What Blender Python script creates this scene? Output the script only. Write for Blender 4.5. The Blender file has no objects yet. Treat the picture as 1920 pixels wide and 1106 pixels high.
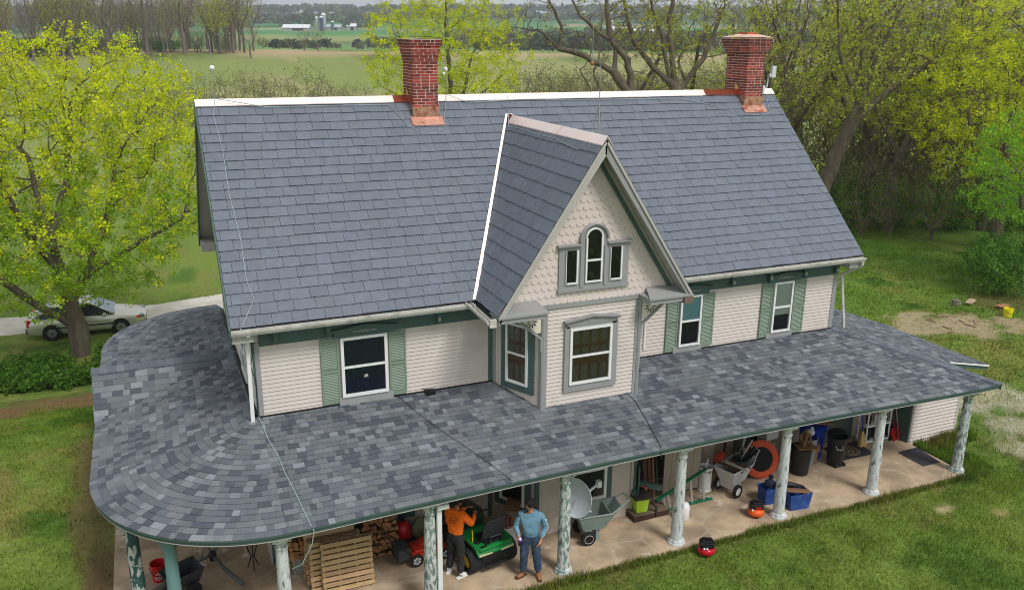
import bpy, bmesh, math, random
import numpy as np
from mathutils import Vector, Matrix
PI = math.pi
random.seed(7)
SC = bpy.context.scene
COL = SC.collection

# ------------------------------------------------------------------ camera
cam_d = bpy.data.cameras.new('camera')
cam = bpy.data.objects.new('camera', cam_d); COL.objects.link(cam); SC.camera = cam
CR = Vector((0.91974277, -0.39242487, 0.00871525)); CU = Vector((0.10683716, 0.27164031, 0.9564504))
CF = Vector((0.37770234, 0.87875723, -0.29176477))
m = Matrix.Identity(4)
for i in range(3):
    m[i][0] = CR[i]; m[i][1] = CU[i]; m[i][2] = -CF[i]
m[0][3], m[1][3], m[2][3] = -1.494, -15.823, 10.345
cam.matrix_world = m
cam_d.sensor_width = 36; cam_d.lens = 1599.376 / 1920 * 36
cam_d.clip_start = .2; cam_d.clip_end = 6000
# ------------------------------------------------------------------ world, sun, exposure
SUN_EL, SUN_AZ = 52, 160      # azimuth: compass-like, direction the light comes from
w = bpy.data.worlds.new('World'); SC.world = w; w.use_nodes = True
nt = w.node_tree; bg = nt.nodes['Background']
sky = nt.nodes.new('ShaderNodeTexSky'); sky.sky_type = 'NISHITA'; sky.sun_disc = False
sky.sun_elevation = math.radians(SUN_EL); sky.sun_rotation = math.radians(SUN_AZ)
sky.air_density = 1.0; sky.dust_density = 3.0
hs = nt.nodes.new('ShaderNodeHueSaturation'); hs.inputs['Saturation'].default_value = .22; hs.inputs['Value'].default_value = .6
mx = nt.nodes.new('ShaderNodeMix'); mx.data_type = 'RGBA'
tc = nt.nodes.new('ShaderNodeTexCoord'); mp = nt.nodes.new('ShaderNodeMapping'); mp.inputs['Scale'].default_value = (1, 1, 5)
cl = nt.nodes.new('ShaderNodeTexNoise'); cl.inputs['Scale'].default_value = 2.2; cl.inputs['Detail'].default_value = 6
rp = nt.nodes.new('ShaderNodeMapRange'); rp.inputs[1].default_value = .3; rp.inputs[2].default_value = .7; rp.inputs[3].default_value = .55; rp.inputs[4].default_value = .95
nt.links.new(tc.outputs['Generated'], mp.inputs[0]); nt.links.new(mp.outputs[0], cl.inputs['Vector'])
nt.links.new(cl.outputs[0], rp.inputs[0]); nt.links.new(rp.outputs[0], mx.inputs[0])
nt.links.new(sky.outputs[0], hs.inputs['Color']); nt.links.new(hs.outputs[0], mx.inputs[6]); mx.inputs[7].default_value = (6.6, 6.9, 7.3, 1)
nt.links.new(mx.outputs[2], bg.inputs[0]); bg.inputs[1].default_value = .1
sd = bpy.data.lights.new('sun', 'SUN'); sd.energy = 1.9; sd.angle = math.radians(16); sd.color = (1, .975, .94)
so = bpy.data.objects.new('sun', sd); COL.objects.link(so)
az = math.radians(SUN_AZ)
sdir = Vector((math.sin(az) * math.cos(math.radians(SUN_EL)), math.cos(az) * math.cos(math.radians(SUN_EL)), math.sin(math.radians(SUN_EL))))
so.rotation_euler = sdir.to_track_quat('Z', 'Y').to_euler()
SC.view_settings.view_transform = 'Standard'; SC.view_settings.look = 'None'
SC.view_settings.exposure = .34; SC.view_settings.gamma = 1
SC.cycles.filter_width = 1.0; SC.cycles.max_bounces = 6; SC.cycles.transparent_max_bounces = 8

# ------------------------------------------------------------------ materials
def L(*c):
    return tuple(((v / 255) / 12.92 if v / 255 <= .04045 else ((v / 255 + .055) / 1.055) ** 2.4) for v in c)
MATS = {}
def mat(name, col, rough=.7, metal=0, var=.12, scale=3.0, bump=0, bscale=30, attr=False, spec=.4, stretch=(1, 1, 1), dirt=None, dscale=4, dlo=.5, dhi=.7, col2=None, c2scale=1.5, c2lo=.4, c2hi=.6, emit=None):
    """principled with object-space noise variation, optional second colour and dirt patches"""
    if name in MATS: return MATS[name]
    M = bpy.data.materials.new(name); M.use_nodes = True; MATS[name] = M
    n = M.node_tree; N = n.nodes; K = n.links.new; P = N['Principled BSDF']
    P.inputs['Roughness'].default_value = rough; P.inputs['Metallic'].default_value = metal
    P.inputs['Specular IOR Level'].default_value = spec
    t = N.new('ShaderNodeTexCoord'); mpn = N.new('ShaderNodeMapping'); mpn.inputs['Scale'].default_value = stretch
    K(t.outputs['Object'], mpn.inputs[0])
    def noise(s, d=5):
        x = N.new('ShaderNodeTexNoise'); x.inputs['Scale'].default_value = s; x.inputs['Detail'].default_value = d
        K(mpn.outputs[0], x.inputs['Vector']); return x.outputs[0]
    def mix(f, a, b, mode='MIX'):
        x = N.new('ShaderNodeMix'); x.data_type = 'RGBA'; x.blend_type = mode
        for i, v in ((0, f), (6, a), (7, b)):
            if isinstance(v, (int, float)): x.inputs[i].default_value = v
            elif isinstance(v, tuple): x.inputs[i].default_value = (*v[:3], 1)
            else: K(v, x.inputs[i])
        return x.outputs[2]
    def ramp(v, lo, hi):
        x = N.new('ShaderNodeMapRange'); x.inputs[1].default_value = lo; x.inputs[2].default_value = hi; K(v, x.inputs[0]); return x.outputs[0]
    c = tuple(col)
    if attr:
        a = N.new('ShaderNodeVertexColor'); a.layer_name = 'Col'
        c = mix(1.0, a.outputs[0], tuple(col), 'MULTIPLY')
    if col2: c = mix(ramp(noise(c2scale), c2lo, c2hi), c, tuple(col2))
    if dirt: c = mix(ramp(noise(dscale, 8), dlo, dhi), c, tuple(dirt))
    v = N.new('ShaderNodeMapRange'); v.inputs[1].default_value = .25; v.inputs[2].default_value = .75
    v.inputs[3].default_value = 1 - var; v.inputs[4].default_value = 1 + var; K(noise(scale, 6), v.inputs[0])
    cc = N.new('ShaderNodeCombineColor')
    for i in range(3): K(v.outputs[0], cc.inputs[i])
    c = mix(1.0, c, cc.outputs[0], 'MULTIPLY')
    K(c, P.inputs['Base Color'])
    if bump:
        b = N.new('ShaderNodeBump'); b.inputs['Strength'].default_value = bump; b.inputs['Distance'].default_value = .02
        K(noise(bscale, 4), b.inputs['Height']); K(b.outputs[0], P.inputs['Normal'])
    if emit: P.inputs['Emission Color'].default_value = (*emit, 1); P.inputs['Emission Strength'].default_value = 1
    return M
def leafmat(name, col, trans=.35):
    if name in MATS: return MATS[name]
    M = bpy.data.materials.new(name); M.use_nodes = True; MATS[name] = M
    n = M.node_tree; N = n.nodes; K = n.links.new; N.remove(N['Principled BSDF'])
    a = N.new('ShaderNodeVertexColor'); a.layer_name = 'Col'
    x = N.new('ShaderNodeMix'); x.data_type = 'RGBA'; x.blend_type = 'MULTIPLY'; x.inputs[0].default_value = 1
    K(a.outputs[0], x.inputs[6]); x.inputs[7].default_value = (*col, 1)
    d = N.new('ShaderNodeBsdfDiffuse'); t = N.new('ShaderNodeBsdfTranslucent'); s = N.new('ShaderNodeMixShader'); s.inputs[0].default_value = trans
    K(x.outputs[2], d.inputs[0]); K(x.outputs[2], t.inputs[0]); K(d.outputs[0], s.inputs[1]); K(t.outputs[0], s.inputs[2])
    K(s.outputs[0], N['Material Output'].inputs[0]); return M
def glassmat(name='window_glass', tint=(.9, .95, .95), refl=.5):
    if name in MATS: return MATS[name]
    M = bpy.data.materials.new(name); M.use_nodes = True; MATS[name] = M
    n = M.node_tree; N = n.nodes; K = n.links.new; N.remove(N['Principled BSDF'])
    tr = N.new('ShaderNodeBsdfTransparent'); tr.inputs[0].default_value = (*tint, 1)
    g = N.new('ShaderNodeBsdfGlossy'); g.inputs['Roughness'].default_value = .05; g.inputs[0].default_value = (.8, .85, .9, 1)
    fr = N.new('ShaderNodeFresnel'); fr.inputs[0].default_value = 1.5
    s = N.new('ShaderNodeMixShader'); K(fr.outputs[0], s.inputs[0]); K(tr.outputs[0], s.inputs[1]); K(g.outputs[0], s.inputs[2])
    K(s.outputs[0], N['Material Output'].inputs[0]); return M
def tinted(name, c, **k): return mat(name, L(*c), **k)

# ------------------------------------------------------------------ mesh builder
class MB:
    def __init__(s): s.v = []; s.f = []; s.c = []; s.M = Matrix.Identity(4); s.mi = []; s.cur = (1, 1, 1); s.m = 0
    def at(s, M): s.M = M; return s
    def add(s, vs, fs, col=None):
        b = len(s.v); M = s.M
        s.v += [tuple(M @ Vector(p)) for p in vs]
        s.f += [tuple(b + i for i in f) for f in fs]
        s.c += [col or s.cur] * len(fs); s.mi += [s.m] * len(fs)
    def box(s, x0, y0, z0, x1, y1, z1, col=None):
        s.add([(x0, y0, z0), (x1, y0, z0), (x1, y1, z0), (x0, y1, z0), (x0, y0, z1), (x1, y0, z1), (x1, y1, z1), (x0, y1, z1)],
              [(0, 3, 2, 1), (4, 5, 6, 7), (0, 1, 5, 4), (1, 2, 6, 5), (2, 3, 7, 6), (3, 0, 4, 7)], col); return s
    def cbox(s, c, d, col=None, rot=None):
        k = s.M
        if rot is not None: s.M = k @ Matrix.Translation(c) @ rot
        else: s.M = k @ Matrix.Translation(c)
        s.box(-d[0] / 2, -d[1] / 2, -d[2] / 2, d[0] / 2, d[1] / 2, d[2] / 2, col); s.M = k; return s
    def beam(s, a, b, wd, th, up=(0, 0, 1), col=None):
        a = Vector(a); b = Vector(b); d = (b - a); l = d.length; d.normalize(); u = Vector(up); sx = d.cross(u)
        if sx.length < 1e-4: sx = d.cross(Vector((1, 0, 0)))
        sx.normalize(); u = sx.cross(d)
        R = Matrix((sx, d, u)).transposed().to_4x4(); R.translation = (a + b) / 2
        k = s.M; s.M = k @ R; s.box(-wd / 2, -l / 2, -th / 2, wd / 2, l / 2, th / 2, col); s.M = k; return s
    def prism(s, poly, h, col=None):      # poly: list of 3d pts (planar), h: extrude vector
        n = len(poly); h = Vector(h); vs = [tuple(Vector(p)) for p in poly] + [tuple(Vector(p) + h) for p in poly]
        nrm = sum((Vector(poly[i]).cross(Vector(poly[(i + 1) % n])) for i in range(n)), Vector())
        fl = nrm.dot(h) > 0
        fs = [tuple(range(n)), tuple(range(2 * n - 1, n - 1, -1))] + [(i, n + i, n + (i + 1) % n, (i + 1) % n) for i in range(n)]
        if fl: fs = [tuple(reversed(f)) for f in fs]
        s.add(vs, fs, col); return s
    def poly(s, pts, col=None): s.add(pts, [tuple(range(len(pts)))], col); return s
    def tube(s, pts, r, n=8, cap=True, col=None, closed=False):
        pts = [Vector(p) for p in pts]; rs = r if isinstance(r, (list, tuple)) else [r] * len(pts)
        vs = []; m_ = len(pts); pu = None
        for i, p in enumerate(pts):
            if closed: t = pts[(i + 1) % m_] - pts[i - 1]
            else: t = pts[min(i + 1, m_ - 1)] - pts[max(i - 1, 0)]
            t.normalize()
            if pu is None:
                a = Vector((0, 0, 1)) if abs(t.z) < .9 else Vector((1, 0, 0)); u = t.cross(a).normalized()
            else:
                u = pu - t * pu.dot(t); u.normalize()
            pu = u; w_ = t.cross(u)
            for k in range(n):
                a = 2 * PI * k / n; vs.append(tuple(p + (u * math.cos(a) + w_ * math.sin(a)) * rs[i]))
        fs = []
        for i in range(m_ if closed else m_ - 1):
            j = (i + 1) % m_
            for k in range(n): fs.append((i * n + k, i * n + (k + 1) % n, j * n + (k + 1) % n, j * n + k))
        if cap and not closed: fs += [tuple(range(n))[::-1], tuple((m_ - 1) * n + k for k in range(n))]
        s.add(vs, fs, col); return s
    def lathe(s, prof, n=20, c=(0, 0, 0), ax=None, col=None, a0=0, a1=2 * PI):
        full = abs(a1 - a0 - 2 * PI) < 1e-6; m_ = n if full else n + 1; vs = []
        R = Matrix.Identity(4)
        if ax is not None: R = Vector(ax).to_track_quat('Z', 'Y').to_matrix().to_4x4()
        R = Matrix.Translation(c) @ R
        for (r, z) in prof:
            for k in range(m_):
                a = a0 + (a1 - a0) * k / n; vs.append(tuple(R @ Vector((r * math.cos(a), r * math.sin(a), z))))
        fs = []
        for i in range(len(prof) - 1):
            for k in range(n):
                k2 = (k + 1) % m_; fs.append((i * m_ + k, i * m_ + k2, (i + 1) * m_ + k2, (i + 1) * m_ + k))
        s.add(vs, fs, col); return s
    def ball(s, c, r, n=12, sc=(1, 1, 1), col=None):
        k = s.M; s.M = k @ Matrix.Translation(c) @ Matrix.Diagonal((*sc, 1))
        s.lathe([(r * math.sin(PI * i / (n // 2)) + 1e-5, -r * math.cos(PI * i / (n // 2))) for i in range(n // 2 + 1)], n, col=col); s.M = k; return s
    def mesh(s, name, m=None, smooth=False):
        me = bpy.data.meshes.new(name); me.from_pydata(s.v, [], s.f)
        ms = m if isinstance(m, (list, tuple)) else [m]
        for x in ms:
            if x: me.materials.append(x)
        if len(ms) > 1: me.polygons.foreach_set('material_index', s.mi)
        ca = me.color_attributes.new('Col', 'FLOAT_COLOR', 'CORNER')
        lt = np.zeros(len(me.polygons), np.int32); me.polygons.foreach_get('loop_total', lt)
        cc = np.repeat(np.array([(*c[:3], 1) for c in s.c], np.float32), lt, axis=0); ca.data.foreach_set('color', cc.ravel())
        if smooth:
            me.polygons.foreach_set('use_smooth', [True] * len(me.polygons))
            if smooth is not True: me.set_sharp_from_angle(angle=math.radians(smooth))
        me.update(); return me
    def build(s, name, m, parent=None, smooth=False, bevel=0, split=False):
        if split:
            p = list(range(len(s.v)))
            def fd(i):
                while p[i] != i: p[i] = p[p[i]]; i = p[i]
                return i
            for f in s.f:
                for j in f[1:]: p[fd(j)] = fd(f[0])
            gr = {}
            for k, f in enumerate(s.f): gr.setdefault(fd(f[0]), []).append(k)
            for ks in gr.values():
                q = MB(); mp_ = {}
                for k in ks:
                    for i in s.f[k]:
                        if i not in mp_: mp_[i] = len(q.v); q.v.append(s.v[i])
                    q.f.append(tuple(mp_[i] for i in s.f[k])); q.c.append(s.c[k]); q.mi.append(s.mi[k])
                o = q.build(name, m, parent, smooth, bevel)
            return o
        o = bpy.data.objects.new(name, s.mesh(name, m, smooth)); COL.objects.link(o)
        if parent: o.parent = parent
        if bevel:
            b = o.modifiers.new('bevel', 'BEVEL'); b.width = bevel; b.segments = 2; b.limit_method = 'ANGLE'
        return o
def npmesh(name, V, F, m, col=None, smooth=False):
    """V (n,3) F (k,q) arrays; col (k,3) per face"""
    me = bpy.data.meshes.new(name); V = np.asarray(V, np.float32); F = np.asarray(F, np.int32); k, q = F.shape
    me.vertices.add(len(V)); me.vertices.foreach_set('co', V.ravel())
    me.loops.add(k * q); me.loops.foreach_set('vertex_index', F.ravel())
    me.polygons.add(k); me.polygons.foreach_set('loop_start', np.arange(0, k * q, q, dtype=np.int32)); me.polygons.foreach_set('loop_total', np.full(k, q, np.int32))
    me.materials.append(m)
    if col is not None:
        ca = me.color_attributes.new('Col', 'FLOAT_COLOR', 'CORNER')
        c4 = np.concatenate([np.asarray(col, np.float32), np.ones((k, 1), np.float32)], 1); ca.data.foreach_set('color', np.repeat(c4, q, axis=0).ravel())
    if smooth: me.polygons.foreach_set('use_smooth', [True] * k)
    me.update(calc_edges=True); return me
def link(name, me, parent=None, loc=None, rot=None, sc=None):
    o = bpy.data.objects.new(name, me); COL.objects.link(o)
    if parent: o.parent = parent
    if loc is not None: o.location = loc
    if rot is not None: o.rotation_euler = rot
    if sc is not None: o.scale = sc if hasattr(sc, '__len__') else (sc,) * 3
    return o
def tag(o, label=None, cat=None, group=None, kind=None):
    if label: o['label'] = label
    if cat: o['category'] = cat
    if group: o['group'] = group
    if kind: o['kind'] = kind
    return o
def thing(name, label, cat, loc=(0, 0, 0), rz=0, group=None, sc=None):
    o = bpy.data.objects.new(name, None); COL.objects.link(o); o.location = loc; o.rotation_euler = (0, 0, rz); o.empty_display_size = .2
    if sc: o.scale = (sc, sc, sc)
    return tag(o, label, cat, group)
def dup(root, loc, rz=0, label=None, sc=None):
    r = root.copy(); COL.objects.link(r); r.location = loc; r.rotation_euler = (0, 0, rz)
    if label: r['label'] = label
    if sc is not None: r.scale = sc if hasattr(sc, '__len__') else (sc,) * 3
    for ch in list(root.children):
        c = ch.copy(); COL.objects.link(c); c.parent = r
        for g in list(ch.children):
            d = g.copy(); COL.objects.link(d); d.parent = c
    return r
def text_mesh(txt, size, m, name, parent, M, extrude=.001, bold=0):
    cu = bpy.data.curves.new(name, 'FONT'); cu.body = txt; cu.size = size; cu.extrude = extrude; cu.offset = bold; cu.align_x = 'CENTER'; cu.align_y = 'CENTER'
    o = bpy.data.objects.new(name, cu); COL.objects.link(o); dg = bpy.context.evaluated_depsgraph_get()
    me = bpy.data.meshes.new_from_object(o.evaluated_get(dg)); bpy.data.objects.remove(o)
    me.materials.clear(); me.materials.append(m); me.transform(M); return link(name, me, parent)
def T(x, y, z): return Matrix.Translation((x, y, z))
def Rz(a): return Matrix.Rotation(a, 4, 'Z')
def Rx(a): return Matrix.Rotation(a, 4, 'X')
def Ry(a): return Matrix.Rotation(a, 4, 'Y')
def skin(verts, edges, radii, m, name, parent=None, root=0, sub=2, post=None):
    me = bpy.data.meshes.new(name); me.from_pydata(verts, edges, []); o = bpy.data.objects.new(name, me); COL.objects.link(o)
    sm = o.modifiers.new('s', 'SKIN'); sm.use_smooth_shade = True
    for i, r in enumerate(radii):
        sv = me.skin_vertices[0].data[i]; sv.radius = (r, r) if not hasattr(r, '__len__') else r; sv.use_root = (i == root)
    ss = o.modifiers.new('u', 'SUBSURF'); ss.levels = sub; ss.render_levels = sub
    dg = bpy.context.evaluated_depsgraph_get(); nm = bpy.data.meshes.new_from_object(o.evaluated_get(dg)); bpy.data.objects.remove(o)
    if post: post(nm)
    nm.materials.clear(); nm.materials.append(m); nm.name = name
    return link(name, nm, parent)

# ------------------------------------------------------------------ common materials
m_siding = tinted('siding_paint', (207, 197, 189), rough=.6, var=.05, scale=1.5, bump=.05, dirt=L(180, 170, 160), dscale=1.2, dlo=.55, dhi=.9)
m_scale = tinted('scale_paint', (212, 199, 191), rough=.6, var=.04)
m_grey = tinted('grey_trim', (150, 150, 150), rough=.55, var=.08, scale=4)
m_lgrey = tinted('light_trim', (178, 174, 168), rough=.55, var=.06)
m_green = tinted('dark_green_trim', (74, 98, 93), rough=.5, var=.12, scale=3)
m_shut = tinted('shutter_green', (124, 142, 124), rough=.55, var=.07, scale=5)
m_white = tinted('white_vinyl', (228, 228, 226), rough=.4, var=.03)
m_cream = tinted('cream_fret', (222, 214, 196), rough=.6)
m_gutter = tinted('gutter_paint', (200, 197, 190), rough=.45, var=.1, scale=6, dirt=L(150, 145, 135), dscale=5, dlo=.5, dhi=.8)
m_black = tinted('black_plastic', (26, 26, 28), rough=.5, var=.15)
m_rubber = tinted('rubber', (30, 30, 31), rough=.85, var=.2, scale=20)
m_dark = tinted('dark_void', (22, 21, 20), rough=.9)
m_glass = glassmat()
m_slate = mat('slate', (1, 1, 1), rough=.62, var=.10, scale=6, attr=True, bump=.25, bscale=25, spec=.35)
m_shing = mat('asphalt_shingle', (1, 1, 1), rough=.95, var=.22, scale=70, attr=True, bump=.4, bscale=120, spec=.15)
m_deck = tinted('roof_deck', (30, 32, 38), rough=.9)
m_copbr = mat('bright_copper', (1.0, .84, .77), rough=.4, metal=.5, var=.06, scale=3, dirt=L(235, 165, 140), dscale=2.2, dlo=.62, dhi=.78)
m_cop = mat('copper', L(246, 186, 160), rough=.25, metal=1, var=.2, scale=9, dirt=L(190, 95, 70), dscale=6, dlo=.5, dhi=.7)
m_copdk = mat('brown_copper', L(150, 78, 60), rough=.4, metal=.8, var=.3, scale=12)
m_steel = tinted('galvanised', (170, 172, 175), rough=.35, metal=.8, var=.1)
m_cable = tinted('grey_cable', (150, 165, 165), rough=.6)
m_bcable = tinted('black_cable', (40, 42, 44), rough=.6)
m_wood = tinted('weathered_wood', (178, 150, 116), rough=.85, var=.25, scale=5, attr=True, bump=.3, stretch=(1, 6, 6))
m_orange = tinted('orange_plastic', (232, 92, 20), rough=.4, var=.05)
m_red = tinted('red_paint', (190, 24, 22), rough=.3, var=.08)
# ================================================================== FARMHOUSE
W = 14.2; ZB = 3.22; ZP = 2.44; PE = 3.07; EY = -.404; EZ = 5.19; RY = 3.625; RZ = 8.942; D = 7.25
RS = (RZ - EZ) / (RY - EY)
house = thing('farmhouse', 'two storey beige farmhouse with grey slate roof and wraparound porch', 'house')
def rnd(a, b): return random.uniform(a, b)
def tiles(mb, P, L_, e, w0, w1, th, lo, hi, colf, gap=.008, k0=0, jag=0, lap=.01, stagger=True):
    """rows of tiles on a surface P(u, v, h); v 0..L_ up the slope"""
    k = 0; v = 0.0
    while v < L_ - .02:
        v1 = min(v + e, L_); a = lo(v); b = hi(v); a1 = lo(v1); b1 = hi(v1)
        u = min(a, a1) - (rnd(0, w1) if stagger else 0)
        end = max(b, b1)
        while u < end:
            wd = rnd(w0, w1); ue = u + wd
            p0, p1 = max(u, a), min(ue - gap, b); q0, q1 = max(u, a1), min(ue - gap, b1)
            if p1 - p0 > .01 or q1 - q0 > .01:
                p1 = max(p1, p0); q1 = max(q1, q0); p0 = min(p0, p1); 
                dj = rnd(-jag, jag); t = th * rnd(.8, 1.25)
                vb = v + dj; n = max(1, int((p1 - p0) / .35)) if P_curved.get(P) else 1
                c = colf()
                for j in range(n):
                    s0, s1 = p0 + (p1 - p0) * j / n, p0 + (p1 - p0) * (j + 1) / n; r0, r1 = q0 + (q1 - q0) * j / n, q0 + (q1 - q0) * (j + 1) / n
                    vs = [P(s0, vb, t), P(s1, vb, t), P(r1, v1 + lap, .002), P(r0, v1 + lap, .002), P(s0, vb, -.01), P(s1, vb, -.01)]
                    fs = [(0, 1, 2, 3), (4, 5, 1, 0), (4, 0, 3), (1, 5, 2)]
                    mb.add(vs, fs, c)
            u = ue
        v = v1; k += 1
P_curved = {}
def slate_col():
    g = rnd(.94, 1.06); b = rnd(-.02, .02)
    c = L(105, 111, 121); return (c[0] * g * (1 - b), c[1] * g, c[2] * g * (1 + b))
SHP = [(114, 118, 122)] * 5 + [(101, 106, 112)] * 6 + [(84, 88, 96)] * 5 + [(122, 127, 131)] * 2 + [(132, 137, 141)] + [(106, 110, 113)] * 4
def shing_col():
    c = L(*random.choice(SHP)); g = rnd(.9, 1.08); return (c[0] * g, c[1] * g, c[2] * g)
# ---- main roof, front and back slopes
XL, XR = -.41, W + .40
mb = MB(); nrm = Vector((0, -RS, 1)).normalized(); dv = Vector((0, 1, RS)).normalized(); SL = math.hypot(RY - EY, RZ - EZ)
def Pf(u, v, h): return Vector((u, EY, EZ)) + dv * v + nrm * h
tiles(mb, Pf, SL, .242, .28, .42, .024, lambda v: XL, lambda v: XR, slate_col, gap=.006, jag=.007)
dvb = Vector((0, -1, RS)).normalized(); nb = Vector((0, RS, 1)).normalized(); BY = 2 * RY - EY
def Pb(u, v, h): return Vector((u, BY, EZ)) + dvb * v + nb * h
mb2 = MB(); tiles(mb2, lambda u, v, h: Pb(u, v, h), SL, .242, .5, .8, .016, lambda v: XL, lambda v: XR, slate_col)
for f_ in mb2.f: pass
mb.v += mb2.v; off = len(mb.v) - len(mb2.v); mb.f += [tuple(i + off for i in f[::-1]) for f in mb2.f]; mb.c += mb2.c; mb.mi += mb2.mi
roof = mb.build('roof', m_slate, house); roof['label'] = 'main roof of blue grey slate'
dk = MB()
for s_, y0 in ((1, EY), (-1, BY)):
    yr_ = RY
    dk.prism([(XL + .01, y0, EZ - .012), (XL + .01, yr_, RZ - .012), (XL + .01, yr_, RZ - .09), (XL + .01, y0, EZ - .09)], (XR - XL - .02, 0, 0))
dk.build('roof_deck', m_deck, roof)
# ridge cap in copper
mb = MB()
for (x0, x1, mt) in ((XL - .02, 4.2, 0), (4.78, 13.4, 0), (13.95, XR + .02, 0)):
    for sgn in (1, -1):
        a = Vector((x0, RY, RZ + .045)); dd = Vector((0, -sgn, -RS)).normalized() * .19
        mb.prism([a, a + dd, a + dd + Vector((0, 0, -.02)), a + Vector((0, 0, -.02))], (x1 - x0, 0, 0))
mb.build('ridge_cap', m_copbr, roof, split=False)
mb = MB()
for (x0, x1) in ((3.84, 4.2), (12.35, 13.4)):
    a = Vector((x0, RY, RZ + .05)); dd = Vector((0, -1, -RS)).normalized() * .193
    mb.prism([a, a + dd, a + dd + Vector((0, 0, -.02)), a + Vector((0, 0, -.02))], (x1 - x0, 0, 0))
o = mb.build('ridge_cap', m_copdk, roof); o['label'] = 'darker copper length of ridge cap beside the chimney'
# ---- cross gable
GX = 6.526; GY = -1.617; GZ = 8.503; GE = 5.22; GH = 2.19; GS = (GZ - GE) / GH
mb = MB()
for sgn in (-1, 1):
    gdv = Vector((-sgn, 0, GS)).normalized(); gn = Vector((sgn * GS, 0, 1)).normalized(); GL = math.hypot(GH, GZ - GE)
    ex = GX + sgn * GH
    yv = lambda z: EY + (z - EZ) / RS      # where the main slope is at height z
    back = lambda v: yv(GE + gdv.z * v) + .12
    if sgn < 0: Pg = lambda u, v, h: Vector((GX - GH, -u, GE)) + Vector((1, 0, GS)).normalized() * v + Vector((-GS, 0, 1)).normalized() * h; lo = lambda v: -back(v); hi = lambda v: -GY
    else: Pg = lambda u, v, h: Vector((GX + GH, u, GE)) + Vector((-1, 0, GS)).normalized() * v + Vector((GS, 0, 1)).normalized() * h; lo = lambda v: GY; hi = back
    tiles(mb, Pg, GL, .30, .17, .34, .016, lo, hi, slate_col, gap=.010, jag=.006)
gr = mb.build('gable_roof', m_slate, house); gr['label'] = 'steep slate roof of the front gable'
dk = MB()
for sgn in (-1, 1):
    e_ = Vector((GX + sgn * GH, 0, GE - .02)); a_ = Vector((GX, 0, GZ - .02)); yb0 = EY + .15; yb1 = EY + (GZ - EZ) / RS + .1
    vs = [(e_.x, GY, e_.z), (a_.x, GY, a_.z), (a_.x, yb1, a_.z), (e_.x, yb0, e_.z)]
    dk.prism(vs, (0, 0, -.06))
dk.build('roof_deck', m_deck, gr)
mb = MB()
yb1 = EY + (GZ - EZ) / RS
for sgn in (-1, 1):
    a = Vector((GX, GY - .03, GZ + .04)); dd = Vector((sgn, 0, -GS)).normalized() * .2
    mb.prism([a, a + dd, a + dd + Vector((0, 0, -.02)), a + Vector((0, 0, -.02))], (0, yb1 - GY - .22, 0))
mb.build('ridge_cap', m_copbr, gr)
mb = MB(); a = Vector((GX, yb1 - .24, GZ + .045))
for sgn in (-1, 1):
    dd = Vector((sgn, 0, -GS)).normalized() * .21; mb.prism([a, a + dd, a + dd + Vector((0, 0, -.02)), a + Vector((0, 0, -.02))], (0, .26, 0))
mb.build('flashing', m_copdk, gr)
mb = MB()
for sgn in (-1, 1):                      # valley copper laid along main slope next to the gable
    p0 = Vector((GX + sgn * (GH + .0), EY, EZ + .025)); p1 = Vector((GX + sgn * .03, yb1, GZ + .03)); q = Vector((sgn * .048, 0, 0))
    mb.prism([p0 - q * .2 + nrm * .012, p0 + q * 1.5 + nrm * .012, p1 + q * 1.1 + nrm * .012, p1 - q * .2 + nrm * .012], nrm * .012)
mb.build('valley_flashing', m_copbr, gr)
# ---- chimneys
def brickmat():
    M = bpy.data.materials.new('chimney_brick'); M.use_nodes = True; N = M.node_tree.nodes; K = M.node_tree.links.new; P = N['Principled BSDF']
    a = N.new('ShaderNodeVertexColor'); a.layer_name = 'Col'; t = N.new('ShaderNodeTexCoord'); no = N.new('ShaderNodeTexNoise'); no.inputs['Scale'].default_value = 14; no.inputs['Detail'].default_value = 6
    K(t.outputs['Object'], no.inputs['Vector']); r = N.new('ShaderNodeMapRange'); r.inputs[3].default_value = .65; r.inputs[4].default_value = 1.35; K(no.outputs[0], r.inputs[0])
    x = N.new('ShaderNodeMix'); x.data_type = 'RGBA'; x.blend_type = 'MULTIPLY'; x.inputs[0].default_value = 1; c = N.new('ShaderNodeCombineColor')
    for i in range(3): K(r.outputs[0], c.inputs[i])
    K(a.outputs[0], x.inputs[6]); K(c.outputs[0], x.inputs[7]); K(x.outputs[2], P.inputs['Base Color']); P.inputs['Roughness'].default_value = .85
    return M
m_brick = brickmat(); m_mortar = tinted('mortar', (214, 186, 176), rough=.9, var=.15)
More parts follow.
